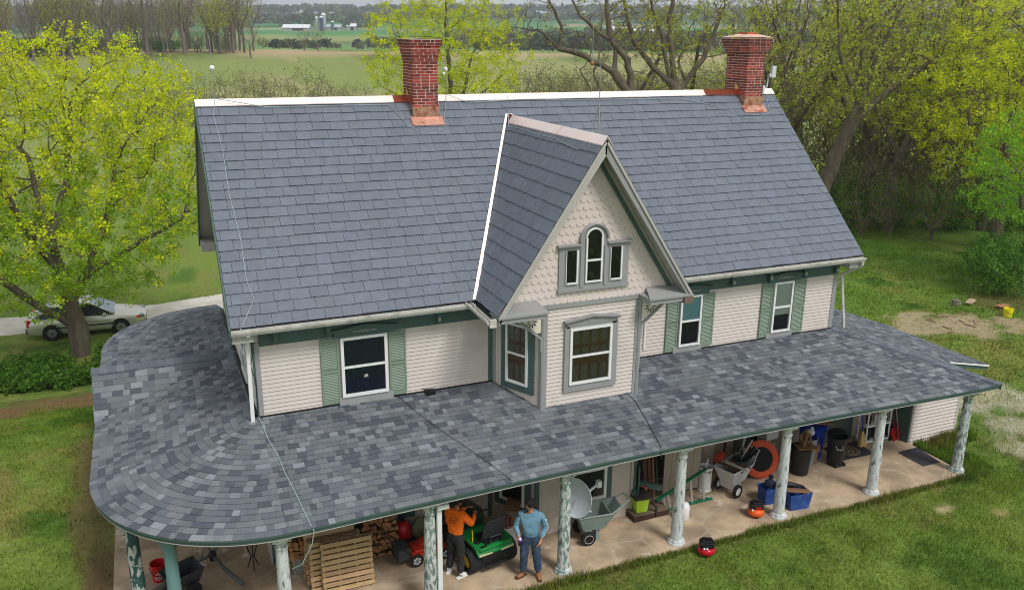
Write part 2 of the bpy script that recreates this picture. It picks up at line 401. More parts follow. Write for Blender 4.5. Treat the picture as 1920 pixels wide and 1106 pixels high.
def chimney(x0, x1, y0, y1, zb, zt, cap, lab):
    mb = MB(); mm = MB(); h = .0675; k = 0; z = zb; n = int((zt - zb) / h)
    for k in range(n):
        top = n - 1 - k
        ex = 0
        if cap: ex = {0: .13, 1: .12, 2: .095, 3: .07, 4: .045, 5: .02}.get(top, 0)
        else: ex = {0: .085, 1: .08, 2: .045, 3: .05, 4: .035, 5: .02, 6: .012}.get(top, 0)
        dkm = .5 if top in (0, 1, 5) else (.72 if (top // 5) % 2 else 1.0)
        z0 = zb + k * h; xs0, xs1, ys0, ys1 = x0 - ex, x1 + ex, y0 - ex, y1 + ex
        mm.box(xs0 + .006, ys0 + .006, z0, xs1 - .006, ys1 - .006, z0 + h)
        def run(a, b, fn):
            u = a - (rnd(.0, .01) + (.1 if k % 2 else 0))
            while u < b - .01:
                wd = .2 if random.random() < .8 else .1
                p, q = max(u, a), min(u + wd - .018, b)
                if q - p > .015:
                    g = rnd(.6, 1.25) * dkm; c = L(random.choice([150, 164, 140, 128]), 62, 50); fn(p, q, (c[0] * g, c[1] * g, c[2] * g))
                u += wd
        j = .004
        run(xs0, xs1, lambda p, q, c: mb.box(p, ys0 - rnd(0, j), z0 + .008, q, ys0 + .05, z0 + h - .008, c))
        run(ys0 + .05, ys1 - .05, lambda p, q, c: mb.box(xs0 - rnd(0, j), p, z0 + .008, xs0 + .05, q, z0 + h - .008, c))
        run(ys0 + .05, ys1 - .05, lambda p, q, c: mb.box(xs1 - .05, p, z0 + .008, xs1 + rnd(0, j), q, z0 + h - .008, c))
        run(xs0, xs1, lambda p, q, c: mb.box(p, ys1 - .05, z0 + .008, q, ys1, z0 + h - .008, c))
    c = mb.build('chimney', m_brick, house); c['label'] = lab
    mm.build('mortar', m_mortar, c)
    fl = MB(); zf = EZ + RS * (y0 - EY)
    fl.box(x0 - .02, y0 - .025, zf - .1, x1 + .02, y0 - .008, zf + .26)
    fl.prism([(x0 - .09, y0 - .19, zf - .19 * RS + .03), (x1 + .09, y0 - .19, zf - .19 * RS + .03), (x1 + .09, y0, zf + .03), (x0 - .09, y0, zf + .03)], (0, -.01, .015))
    for xx in (x0 - .026, x1 + .010):
        fl.prism([(xx, y0 - .03, zf - .05), (xx, RY, RZ - .05), (xx, RY, RZ + .22), (xx, y0 - .03, zf + .27)], (.016, 0, 0))
    fl.build('flashing', m_cop, c)
    cp = MB()
    if cap:
        cx, cy = (x0 + x1) / 2, (y0 + y1) / 2
        cp.add([(x0 - .13, y0 - .13, zt), (x1 + .13, y0 - .13, zt), (x1 + .13, y1 + .13, zt), (x0 - .13, y1 + .13, zt), (cx - .2, cy - .25, zt + .07), (cx + .2, cy - .25, zt + .07), (cx + .2, cy + .25, zt + .07), (cx - .2, cy + .25, zt + .07)],
               [(0, 1, 5, 4), (1, 2, 6, 5), (2, 3, 7, 6), (3, 0, 4, 7), (4, 5, 6, 7)])
        cp.build('crown', tinted('chimney_crown', (205, 160, 140), rough=.8, var=.2, dirt=L(230, 215, 205), dscale=5), c)
        f2 = MB(); f2.box(cx - .17, cy - .2, zt + .06, cx + .17, cy + .2, zt + .12); f2.build('flue', tinted('terracotta', (190, 95, 65), rough=.8), c)
    else:
        cp.box(x0 + .1, y0 + .1, zt - .0, x1 - .1, y1 - .1, zt + .012); cp.build('flue', m_dark, c)
    return c
chimney(4.2, 4.78, 3.15, 3.95, 8.2, 10.28, False, 'dark red brick chimney with corbelled rim, left of the ridge')
c2 = chimney(13.4, 13.95, 3.2, 4.1, 8.2, 10.33, True, 'red brick chimney with pale crown at the right end of the ridge')
mb = MB(); mb.tube([(13.97, 3.25, 8.98), (14.1, 3.2, 9.05), (14.12, 3.2, 9.3)], .02, 8); mb.cbox((14.0, 3.24, 8.98), (.06, .1, .22)); mb.cbox((14.22, 3.15, 9.45), (.13, .1, .3)); mb.cbox((14.15, 3.15, 9.36), (.1, .06, .08))
mb.build('antenna', tinted('radio_grey', (205, 208, 210), rough=.4), c2, bevel=.01)

# ---- walls
def siding_rows(mb, O, du, n, z0, z1, lo, hi, e=.085, lip=.021):
    """clapboard rows standing 6..20 mm proud of the wall plane; O + du*u, outward n"""
    O = Vector(O); du = Vector(du).normalized(); n = Vector(n).normalized(); z = z0
    while z < z1 - .005:
        zt = min(z + e, z1)
        a, b, a1, b1 = lo(z), hi(z), lo(zt), hi(zt)
        if b - a > .01:
            P = lambda u, zz, h: O + du * u + n * h + Vector((0, 0, zz))
            vs = [P(a, z, lip), P(b, z, lip), P(b1, zt, .003), P(a1, zt, .003), P(a, z, .0), P(b, z, .0)]
            mb.add(vs, [(0, 1, 2, 3), (4, 5, 1, 0)])
        z = zt
def flat(mb, O, du, n, u0, u1, z0, z1, h0, h1):
    O = Vector(O); du = Vector(du).normalized(); n = Vector(n).normalized()
    P = lambda u, zz, h: O + du * u + n * h + Vector((0, 0, zz))
    mb.prism([P(u0, z0, h0), P(u1, z0, h0), P(u1, z1, h0), P(u0, z1, h0)], n * (h1 - h0))
c_ = lambda v: (lambda z: v)
mb = MB(); F = (0, 0, 0), (1, 0, 0), (0, -1, 0)
siding_rows(mb, *F, 3.2, 4.74, c_(.09), c_(4.9)); siding_rows(mb, *F, 3.2, 4.74, c_(8.3), c_(W - .09))
mb.box(0.002, 0.0, 2.2, W - .002, .1, 5.1)
siding_rows(mb, (0, D, 0), (0, -1, 0), (-1, 0, 0), 3.2, 8.7, lambda z: max(.09, (z - 5.1) / RS if z > 5.1 else .09), lambda z: D - max(.09, (z - 5.1) / RS if z > 5.1 else .09))
siding_rows(mb, (W, 0, 0), (0, 1, 0), (1, 0, 0), 3.2, 8.7, lambda z: max(.09, (z - 5.1) / RS if z > 5.1 else .09), lambda z: D - max(.09, (z - 5.1) / RS if z > 5.1 else .09))
for x in (0.0, W - .1): mb.prism([(x, 0.001, 2.2), (x, D, 2.2), (x, D, 5.05), (x, D / 2, 8.6), (x, 0.001, 5.05)], (.1, 0, 0))
mb.box(0.1, D - .1, 0, W - .1, D, 5.1)
ww = mb.build('wall', m_siding, house); ww['label'] = 'upper storey wall in beige clapboard'
# trims
mb = MB()
for (x, w_) in ((0, .09), (W - .09, .09)): mb.box(x - .0, -.03, 3.2, x + w_, -.001, 4.74)
mb.box(W + .001, -.03, 3.2, W + .03, .1, 5.0)
mb.build('corner_board', m_grey, house, split=True)
mb = MB()
mb.box(-.03, -.03, 3.2, -.001, .12, 4.74); mb.box(-.03, -.055, 4.7, .0, -.031, 4.9)
mb.box(0.09, -.035, 4.66, 4.88, -.023, 5.03); mb.box(8.3, -.035, 4.66, W + .03, -.023, 5.03)
mb.box(4.76, -.03, 3.1, 4.86, -.001, 4.9)
mb.prism([(-.035, .0, 4.7), (-.035, D, 4.7), (-.035, D, 4.9), (-.035, 0, 4.9)], (.03, 0, 0))
fz = mb.build('frieze', m_green, house, split=True)
mb = MB()
for x in (.35, 1.35, 3.6, 9.35, 10.9, 12.0, 13.05, 14.05): mb.box(x, -.14, 4.72, x + .10, -.036, 5.02)
mb.build('bracket', m_green, house, bevel=.01, split=True)
mb = MB()
for x in (3.6, 10.9, 12.0, 13.05, 14.05): mb.box(x + .025, -.146, 4.76, x + .075, -.141, 4.84)
mb.build('bracket_face', m_lgrey, house, split=True)
mb = MB(); mb.box(XL + .05, -.40, 5.03, GX - GH, .0, 5.05); mb.box(GX + GH, -.40, 5.03, XR - .05, .0, 5.05)
mb.box(XL + .03, -.4, 5.05, GX - GH - .02, -.38, 5.15); mb.box(GX + GH + .02, -.4, 5.05, XR - .03, -.38, 5.15)
mb.build('soffit', m_lgrey, house, split=True)
# rake boards of the main gables: green bargeboard, white underside
for (x, sg) in ((XL, -1), (XR, 1)):
    mb = MB()
    for (ya, yb) in ((EY, RY), (BY, RY)):
        mb.prism([(x, ya, EZ - .02), (x, yb, RZ - .02), (x, yb, RZ - .28), (x, ya, EZ - .28)], (sg * .035, 0, 0))
    mb.build('bargeboard', m_green, house)
    mb = MB()
    for (ya, yb) in ((EY, RY), (BY, RY)):
        mb.prism([(x + .0 * sg, ya, EZ - .13), (x, yb, RZ - .13), (x, yb, RZ - .16), (x, ya, EZ - .16)], (-sg * .4, 0, 0))
    mb.prism([(x, BY, EZ - .3), (x, BY - .6, EZ - .3), (x, BY - .6, EZ - .05), (x, BY, EZ - .05)], (-sg * .42, 0, 0))
    mb.prism([(x, EY + .02, EZ - .3), (x, EY + .5, EZ - .3), (x, EY + .5, EZ - .1), (x, EY + .02, EZ - .1)], (-sg * .38, 0, 0))
    mb.build('eave_return', m_lgrey, house)
# gutters
def gutter(p, q, name='gutter'):
    mb = MB(); p = Vector(p); q = Vector(q); dd = (q - p); s_ = dd.normalized().cross(Vector((0, 0, 1)))   # outward right of travel
    prof = [(0, .0), (.0, -.085), (.07, -.09), (.095, -.04), (.095, .0), (.115, .0), (.115, -.015), (.108, -.05), (.075, -.105), (-.005, -.10), (-.005, 0)]
    mb.prism([p + s_ * a + Vector((0, 0, b)) for a, b in prof], dd)
    n = int(dd.length / .75)
    for k in range(1, n):
        c = p + dd * (k / n); mb.cbox(c + s_ * .05 + Vector((0, 0, .0)), (.02, .13, .006) if abs(dd.x) > abs(dd.y) else (.13, .02, .006))
    g = mb.build(name, m_gutter, house); return g
gutter((XL - .0, EY - .003, EZ - .03), (GX - GH - .04, EY - .003, EZ - .03)); gutter((GX + GH + .04, EY - .003, EZ - .03), (XR, EY - .003, EZ - .03))
gutter((GX - GH - .12, EY + .05, GE - .02), (GX - GH - .12, GY, GE - .06))
mb = MB(); mb.cbox((GX - GH - .12, GY - .02, GE - .11), (.13, .05, .16)); mb.build('gutter_end', m_gutter, house)
def pipe(pts, name='downspout', wd=.075, m=None, par=None):
    mb = MB()
    for a, b in zip(pts[:-1], pts[1:]): mb.beam(a, b, wd, wd * .75, up=(0, 1, 0))
    return mb.build(name, m or m_white, par or house, bevel=.012)
pipe([(XL + .29, EY - .06, 5.06), (-.12, -.30, 4.95), (-.12, -.06, 4.75)]).data.name = 'downspout'
pipe([(-.12, -.06, 4.85), (-.12, -.06, 4.35), (-.14, -.10, 2.98)])
pipe([(14.55, EY - .05, 5.08), (14.55, EY - .05, 4.95), (14.40, .03, 4.6), (14.42, .03, 4.55), (14.72, .05, 3.14)], m=m_gutter)
pipe([(8.62, -.03, 4.9), (8.62, -.03, 3.4)], wd=.05)
# conductor / cables on left corner
mb = MB()
mb.tube([(-.06, -.12, 4.9), (-.05, -.07, 4.5), (-.1, -.08, 4.3), (-.02, -.08, 4.0), (-.03, -.06, 3.3), (-.02, -.05, 3.1)], .010, 6)
mb.build('cable', m_bcable, house)

# ---- gable wall with fishscale shingles
BYW = -1.17
mb = MB()
mb.prism([(GX - GH + .02, BYW, GE - .05), (GX + GH - .02, BYW, GE - .05), (GX, BYW, GZ - .10)], (0, .1, 0)); gw = mb.build('gable_wall', m_scale, house)
mb = MB(); e = .157; wd = .146
z = GE - .06; k = 0
while z < GZ - .5:
    half = (GZ - .45 - z) / GS - .04
    n = int(half / wd) + 1
    for j in range(-n, n + 1):
        x = GX + (j + (.5 if k % 2 else 0)) * wd
        if abs(x - GX) > half - .02: continue
        r = wd / 2; t = .018
        arc = [(x + r * math.cos(a), BYW - t, z + r + -.0 + r * math.sin(a) * 1.0) for a in [PI + PI * i / 8 for i in range(9)]]
        top = [(x + r, BYW - .004, z + e + .04), (x - r, BYW - .004, z + e + .04)]
        mb.add(arc + top + [(p[0], BYW, p[2]) for p in arc], [tuple(range(11))] + [(i, 11 + i, 12 + i, i + 1) for i in range(8)])
    z += e; k += 1
mb.build('scale_shingles', m_scale, gw)
# rakes
for sgn in (-1, 1):
    mb = MB(); ex = GX + sgn * GH
    dd = Vector((-sgn, 0, GS)).normalized(); pn = Vector((sgn * GS, 0, 1)).normalized()
    a = Vector((ex, GY, GE)) - pn * .02; b = Vector((GX, GY, GZ)) - pn * .02
    dz = Vector((0, 0, -.30)); mb.prism([a, b, b + dz, a + dz * .6 + dd * 0], (0, .04, 0))
    mb.build('rake_board', m_grey if sgn > 0 else m_lgrey, house)
    mb = MB(); a2 = a + Vector((0, -.03, .01)); b2 = b + Vector((0, -.03, .01)); mb.prism([a2, b2, b2 + dz * .28, a2 + dz * .28], (0, .028, 0)); mb.build('rake_moulding', m_lgrey, house)
    mb = MB(); a3 = Vector((ex - sgn * .08, GY + .04, GE - .02)); b3 = Vector((GX, GY + .04, GZ - .12)); mb.prism([a3, b3, b3 + Vector((0, 0, -.03)), a3 + Vector((0, 0, -.03))], (0, BYW - GY - .05, 0)); mb.build('rake_soffit', m_lgrey, house)
    mb = MB(); a4 = Vector((ex - sgn * .20, BYW - .07, GE + .0)); b4 = Vector((GX, BYW - .07, GZ - .3)); mb.prism([a4, b4, b4 + dz * .45, a4 + dz * .0 + Vector((-sgn * .1, 0, 0))], (0, .03, 0)); mb.build('rake_frieze', m_green if sgn > 0 else m_lgrey, house)
    # cornice return
    x0, x1 = (4.36, 5.36) if sgn < 0 else (7.70, 8.70)
    mb = MB(); mb.box(x0, GY, GE - .16, x1, BYW - .02, GE - .06); mb.box(x0 - .03, GY - .035, GE - .06, x1 + .03, BYW - .02, GE - .02)
    mb.add([(x0 - .03, GY - .035, GE - .02), (x1 + .03, GY - .035, GE - .02), (x1 - .03, BYW - .01, GE + .09), (x0 + .15, BYW - .01, GE + .09)], [(0, 1, 2, 3)])
    mb.build('cornice_return', m_grey, house)
mb = MB(); mb.box(8.5, GY - .06, GE - .2, 8.72, GY + .1, GE - .07); mb.build('gutter_end', tinted('old_box', (120, 100, 90)), house)
mb = MB(); mb.box(5.36, BYW - .05, GE - .12, 7.7, BYW - .005, GE - .03); mb.build('band_board', m_grey, house)

# ---- upper bay
BX0, BX1 = 5.49, 7.72; BL, BR = 4.88, 8.33
def canted(A, B):
    A = Vector((*A, 0)); B = Vector((*B, 0)); du = (B - A); l = du.length; du.normalize(); n = Vector((du.y, -du.x, 0)); return A, du, n, l
mb = MB()
SEG = [canted((BL, -.02), (BX0, BYW)), canted((BX0, BYW), (BX1, BYW)), canted((BX1, BYW), (BR, -.02))]
for (A, du, n, l), z0, z1 in zip(SEG, (2.9, 2.9, 2.9), (5.1, 5.1, 5.1)):
    siding_rows(mb, A, du, n, z0, z1, c_(.06), c_(l - .06))
    mb.prism([A + Vector((0, 0, 2.6)), A + du * l + Vector((0, 0, 2.6)), A + du * l + Vector((0, 0, 5.12)), A + Vector((0, 0, 5.12))], -n * .05)
bw = mb.build('bay_wall', m_siding, house)
mb = MB()
for p in ((BX0, BYW), (BX1, BYW)):
    sg = -1 if p[0] < GX else 1
    mb.tube([(p[0] + sg * .01, p[1] - .02, 2.85), (p[0] + sg * .01, p[1] - .02, 5.1)], .045, 6)
A, du, n, l = SEG[1]; flat(mb, A, du, n, .03, .09, 2.9, 5.1, .0, .03); flat(mb, A, du, n, l - .09, l - .03, 2.9, 5.1, 0, .03)
A, du, n, l = SEG[0]; flat(mb, A, du, n, l - .09, l - .03, 2.9, 4.95, 0, .03); flat(mb, A, du, n, 0, .07, 2.9, 5, 0, .03)
A, du, n, l = SEG[2]; flat(mb, A, du, n, .03, .09, 2.9, 4.95, 0, .03); flat(mb, A, du, n, l - .07, l, 2.9, 5, 0, .03)
mb.build('corner_board', m_grey, bw, split=True)
# sunburst brackets between bay corner and gable return
for (x, y, sg) in ((BX0 - .03, BYW - .02, -1), (BX1 + .03, BYW - .02, 1)):
    mb = MB(); z1 = GE - .18; wv = .62; hv = .42
    mb.prism([(x, y, z1), (x + sg * wv, y, z1), (x + sg * wv * .75, y, z1 - .12), (x + sg * .12, y, z1 - hv), (x, y, z1 - hv)], (0, .03, 0))
    br = mb.build('bracket', m_cream, house)
    mb = MB(); mb.beam((x + sg * wv, y - .01, z1 - .05), (x + sg * .02, y - .01, z1 - hv - .12), .05, .05); mb.beam((x + sg * .02, y - .01, z1 - hv - .1), (x + sg * .02, y - .01, z1 - hv - .4), .04, .04); mb.build('brace', m_grey, br)
    mb = MB()
    for i in range(9):
        a = 2 * PI * i / 9; cx, cz = x + sg * .23, z1 - .17
        pts = [(cx + .03 * math.cos(a), y - .004, cz + .03 * math.sin(a)), (cx + .09 * math.cos(a - .17), y - .004, cz + .09 * math.sin(a - .17)), (cx + .135 * math.cos(a), y - .004, cz + .135 * math.sin(a)), (cx + .09 * math.cos(a + .17), y - .004, cz + .09 * math.sin(a + .17))]
        mb.prism(pts, (0, .003, 0))
    mb.build('cutout', m_dark, br)

# ---- windows
m_curt_blue = tinted('blue_curtain', (30, 44, 72), rough=.9, var=.35, scale=4, stretch=(6, 1, .4))
m_curt_wood = mat('wood_blind', L(112, 78, 52), rough=.6, var=.35, scale=4, stretch=(1, 1, 5))
m_slat = tinted('grey_slat', (118, 112, 98), rough=.8, var=.15, scale=9)
m_blind = tinted('white_blind', (205, 208, 200), rough=.8, var=.03)
m_tealblind = tinted('teal_blind', (150, 190, 198), rough=.8, var=.04)
m_screen = tinted('dark_interior', (34, 28, 28), rough=.9, var=.4, scale=3)
def window(O, du, n, u0, u1, z0, z1, surround=None, frame=m_white, style='curtain', rail=.5, fr=.05, name='window', lab=None):
    """surround mesh is the window part; frame, glass and blind hang under it"""
    O = Vector(O); du = Vector(du).normalized(); n = Vector(n).normalized(); P = lambda u, z, h: O + du * u + n * (h + .014) + Vector((0, 0, z))
    fm = MB(); H0, H1 = .022, .085
    def bar(a, b, c, d, h0=H0, h1=H1): fm.prism([P(a, c, h0), P(b, c, h0), P(b, d, h0), P(a, d, h0)], n * (h1 - h0))
    zr = z0 + (z1 - z0) * rail
    bar(u0, u0 + fr, z0, z1); bar(u1 - fr, u1, z0, z1); bar(u0 + fr, u1 - fr, z1 - fr, z1); bar(u0 + fr, u1 - fr, z0, z0 + fr)
    if style != 'fixed': bar(u0 + fr, u1 - fr, zr - .025, zr + .025, H0, .075)
    sm = MB()
    for (a, b, c, d) in surround or []: sm.prism([P(a, c, .012), P(b, c, .012), P(b, d, .012), P(a, d, .012)], n * .045)
    if surround: root = sm.build(name, surround_m[0], house); f = fm.build('frame', frame, root)
    else: root = fm.build(name, frame, house); f = root
    if lab: root['label'] = lab
    a, b, c, d = u0 + fr, u1 - fr, z0 + fr, z1 - fr
    g = MB(); g.add([P(a, zr, .062), P(b, zr, .062), P(b, d, .062), P(a, d, .062)], [(0, 1, 2, 3)]); g.add([P(a, c, .05), P(b, c, .05), P(b, zr, .05), P(a, zr, .05)], [(0, 1, 2, 3)])
    g.build('pane', m_glass, root)
    k = MB(); up = MB()
    def q(mbx, a, b, c, d, h, col=None): mbx.add([P(a, c, h), P(b, c, h), P(b, d, h), P(a, d, h)], [(0, 1, 2, 3)], col)
    if style == 'blue':
        nn = 40
        for i in range(nn):
            s0, s1 = a + (b - a) * i / nn, a + (b - a) * (i + 1) / nn
            h0 = .034 + .010 * math.sin(i * 1.1) * math.sin(i * .37 + 1); h1_ = .034 + .010 * math.sin((i + 1) * 1.1) * math.sin((i + 1) * .37 + 1)
            k.add([P(s0, c, h0), P(s1, c, h1_), P(s1, d, h1_), P(s0, d, h0)], [(0, 1, 2, 3)])
        k.build('curtain', m_curt_blue, root, smooth=True)
    elif style == 'wood':
        q(k, a, b, c, d, .026); k.build('curtain', m_curt_wood, root)
        cols = 4 if b - a > .5 else 3
        for i in range(cols):
            s0 = a + (b - a) * (i + .12) / cols; s1 = a + (b - a) * (i + .8) / cols
            q(up, s0, s1, zr + (d - zr) * .45, d, .034); q(up, s0, s1, zr + .03, zr + (d - zr) * .3, .034); q(up, s0, s1, c + .02, zr - (zr - c) * .38, .034)
        up.build('blind', m_slat, root)
    elif style == 'blind':
        q(k, a, b, zr - (zr - c) * .35, d, .036); k.build('blind', m_blind, root); q(up, a, b, c, zr, .026); up.build('interior', m_screen, root)
    elif style == 'teal':
        q(k, a, b, zr, d, .036); k.build('blind', m_tealblind, root); q(up, a, b, c, zr, .026); up.build('interior', m_screen, root)
    else: q(k, a, b, c, d, .026); k.build('interior', m_screen, root)
    return root, P
surround_m = [m_grey]
def pediment(root, P, n, u0, u1, z0, z1, m_, fret=True):
    um = (u0 + u1) / 2; mb = MB()
    mb.prism([P(u0, z0, .02), P(u1, z0, .02), P(u1, z1 - .07, .02), P(um, z1, .02), P(u0, z1 - .07, .02)], n * .05); mb.build('pediment', m_, root)
    mb = MB()
    for (a, b, c, d) in ((u0 - .06, z1 - .075, um, z1 + .005), (um, z1 + .005, u1 + .06, z1 - .075)):
        mb.prism([P(a, b, .02), P(c, d, .02), P(c, d + .03, .02), P(a, b + .03, .02)], n * .11); mb.prism([P(a, b - .03, .02), P(c, d - .03, .02), P(c, d, .02), P(a, b, .02)], n * .075)
    mb.build('cap_moulding', m_, root)
    if fret:
        mb = MB(); zc = (z0 + z1) / 2 - .01
        for i in range(9):
            t = (i - 4) / 4; r = .022 if i in (3, 4, 5) else .012
            c = P(um + t * .2, zc + .01 * math.sin(i * 2), .074); mb.tube([c + (P(1, 0, 0) - P(0, 0, 0)) * r * math.cos(a) + Vector((0, 0, r * math.sin(a))) for a in [2 * PI * j / 8 for j in range(8)]], .005, 4, closed=True)
        mb.tube([P(um - .25, zc, .074), P(um + .25, zc, .074)], .004, 4); mb.build('scrollwork', m_lgrey, root)
def shutter(u0, u1, z0, z1, lab=None):
    mb = MB(); f = .035; y = -.024
    for (a, b, c, d) in ((u0, u0 + f, z0, z1), (u1 - f, u1, z0, z1), (u0 + f, u1 - f, z1 - .05, z1), (u0 + f, u1 - f, z0, z0 + .09), (u0 + f, u1 - f, (z0 + z1) / 2 - .035, (z0 + z1) / 2 + .035)): mb.box(a, y - .035, c, b, y, d)
    s = mb.build('shutter', m_shut, house)
    mb = MB(); z = z0 + .1
    mb.box(u0 + f, y - .006, z0 + .09, u1 - f, y, z1 - .05)
    while z < z1 - .06:
        if abs(z - (z0 + z1) / 2) > .05: mb.add([(u0 + f, y - .032, z), (u1 - f, y - .032, z), (u1 - f, y - .01, z + .026), (u0 + f, y - .01, z + .026), (u0 + f, y - .026, z - .006), (u1 - f, y - .026, z - .006)], [(0, 1, 2, 3), (4, 5, 1, 0)])
        z += .034
    mb.build('louvres', m_shut, s); return s
FR = (Vector((0, 0, 0)), Vector((1, 0, 0)), Vector((0, -1, 0)))
r, P = window(*FR, 1.62, 2.56, 3.38, 4.64, [(1.55, 2.66, 3.20, 3.375)], style='blue', fr=.06, lab='wide window with a blue curtain')
pediment(r, P, FR[2], 1.5, 2.72, 4.645, 4.86, m_green)
mb = MB(); mb.cbox(P(2.11, 3.79, .056), (.07, .002, .045)); mb.cbox(P(2.11, 3.755, .056), (.1, .002, .008)); mb.build('sticker', m_lgrey, r)
shutter(1.23, 1.585, 3.27, 4.64); shutter(2.60, 2.95, 3.27, 4.64)
r, P = window(*FR, 9.53, 10.12, 3.36, 4.60, [(9.4, 10.2, 3.22, 3.355)], style='teal', lab='narrow window with a teal blind')
pediment(r, P, FR[2], 9.35, 10.3, 4.605, 4.83, m_green)
shutter(9.18, 9.50, 3.26, 4.60); shutter(10.16, 10.50, 3.30, 4.60)
r, P = window(*FR, 12.22, 12.80, 3.36, 4.65, [(12.1, 12.9, 3.22, 3.355)], style='blind', lab='narrow window with a white blind half down')
pediment(r, P, FR[2], 12.05, 13.0, 4.655, 4.87, m_green)
shutter(11.88, 12.19, 3.27, 4.65); shutter(12.86, 13.22, 3.27, 4.66)
A, du, n, l = SEG[1]
r, P = window(A, du, n, .58, 1.56, 3.40, 4.64, [(.47, .575, 3.25, 4.68), (1.565, 1.70, 3.25, 4.68), (.575, 1.565, 3.25, 3.395), (.5, 1.66, 4.645, 4.72)], style='wood', fr=.055, lab='wide bay window with wooden blinds')
pediment(r, P, n, .5, 1.67, 4.70, 4.86, m_grey)
A, du, n, l = SEG[0]
surround_m[0] = m_green
r, P = window(A, du, n, .40, .98, 3.36, 4.68, [(.27, .395, 3.2, 4.88), (.985, 1.12, 3.2, 4.88), (.395, .985, 3.2, 3.355), (.395, .985, 4.685, 4.88)], style='wood', fr=.05, lab='narrow left bay window in a green surround')
mb = MB(); mb.tube([P(.45, 4.80, .066), P(.93, 4.80, .066)], .006, 4)
for i in (-1, 0, 1): mb.ball(P(.69 + i * .05, 4.80, .066), .022, 8)
mb.build('scrollwork', m_lgrey, r)
surround_m[0] = m_grey
A, du, n, l = SEG[2]
r, P = window(A, du, n, .40, .98, 3.36, 4.68, [(.27, .395, 3.2, 4.88), (.985, 1.10, 3.2, 4.88), (.395, .985, 3.2, 3.355), (.395, .985, 4.685, 4.88)], style='plain', fr=.05, lab='narrow right bay window seen edge on')
# left side wall window (green trim)
r, P = window((0, 0, 0), (0, -1, 0), (-1, 0, 0), -2.0, -1.1, 3.5, 4.55, [(-2.1, -2.005, 3.4, 4.65), (-1.095, -1.0, 3.4, 4.65)], style='plain', lab='side window with green trim')
# gable triple window
A = Vector((0, BYW, 0)); du = Vector((1, 0, 0)); n = Vector((0, -1, 0)); P = lambda u, z, h: A + du * u + n * h + Vector((0, 0, z))
mb = MB(); x0, x1, zb_, zt_ = 5.79, 7.37, 5.46, 6.36; xm = 6.56; hw = .30
def arc(r, zc, a0, a1, k=14): return [(xm + r * math.cos(a0 + (a1 - a0) * i / k), zc + r * math.sin(a0 + (a1 - a0) * i / k)) for i in range(k + 1)]
outer = [(x0, zb_), (x1, zb_), (x1, zt_), (xm + hw, zt_)] + arc(hw, zt_ + .12, 0, PI) + [(xm - hw, zt_), (x0, zt_)]
mb.prism([P(u, z, .017) for u, z in outer], n * .035)
gwm = mb.build('window', m_grey, house); gwm['label'] = 'three part gable window with an arched middle light'
mb = MB()
for (a, b) in ((x0 - .05, xm - hw), (xm + hw, x1 + .05)): mb.prism([P(a, zt_, .02), P(b, zt_, .02), P(b, zt_ + .035, .02), P(a, zt_ + .035, .02)], n * .10)
ar = arc(hw + .012, zt_ + .1, 0, PI); mb.tube([P(u, z, .08) for u, z in ar], .03, 6); mb.build('hood_moulding', m_grey, gwm)
mb = MB(); mb.box(x0 - .02, BYW - .075, zb_ - .04, x1 + .02, BYW - .005, zb_ + .02)
for u in (xm - .30, xm + .24): mb.prism([P(u, zb_ + .03, .05), P(u + .07, zb_ + .03, .05), P(u + .07, zt_ - .02, .05), P(u, zt_ - .02, .05)], n * .025)
mb.build('mullion', m_grey, gwm, split=True)
for (a, b, c, d, arch) in ((5.93, 6.20, 5.58, 6.27, 0), (6.37, 6.75, 5.58, 6.50, 1), (6.93, 7.21, 5.58, 6.27, 0)):
    mb = MB(); h0, h1 = .053, .09; f = .035
    bar = lambda a, b, c, d: mb.prism([P(a, c, h0), P(b, c, h0), P(b, d, h0), P(a, d, h0)], n * (h1 - h0))
    bar(a, a + f * (1 if arch else .35), c, d); bar(b - f, b, c, d); bar(a + f, b - f, c, c + f)
    if arch: mb.tube([P(u, z, .07) for u, z in arc(.18, 6.5, 0, PI)], .02, 6); bar(a + f, b - f, 6.02, 6.06)
    mb.build('frame', m_white, gwm)
    g = MB(); p = [(a + .01, c + .01), (b - .01, c + .01), (b - .01, d)] + ([(xm + .17 * math.cos(t), 6.5 + .17 * math.sin(t)) for t in [PI * i / 8 for i in range(1, 8)]] if arch else []) + [(a + .01, d)]
    g.poly([P(u, z, .068) for u, z in p]); g.build('pane', m_glass, gwm)
    g = MB(); g.poly([P(u, z, .056) for u, z in p]); g.build('interior', tinted('dim_room', (42, 42, 38), rough=.9, var=.6, scale=9, col2=L(80, 80, 60), c2scale=5, c2lo=.55, c2hi=.7), gwm)
# black flashing strip at wall base + vent
mb = MB(); mb.box(.0, -.05, 3.16, 4.9, -.023, 3.24); mb.box(8.3, -.05, 3.16, W + .03, -.023, 3.24)
A, du, n, l = SEG[1]; flat(mb, A, du, n, -.02, l + .02, 2.86, 2.935, .02, .05)
mb.cbox((3.42, -.12, 3.23), (.2, .14, .09)); mb.tube([(3.42, -.12, 3.28), (3.25, -.13, 3.33)], .012, 6)
mb.box(-.09, .02, 3.16, -.031, 3.7, 3.26); mb.box(-.09, 3.9, 3.1, -.031, D, 3.26)
mb.build('base_flashing', tinted('black_flashing', (20, 20, 21), rough=.5), house, split=True)
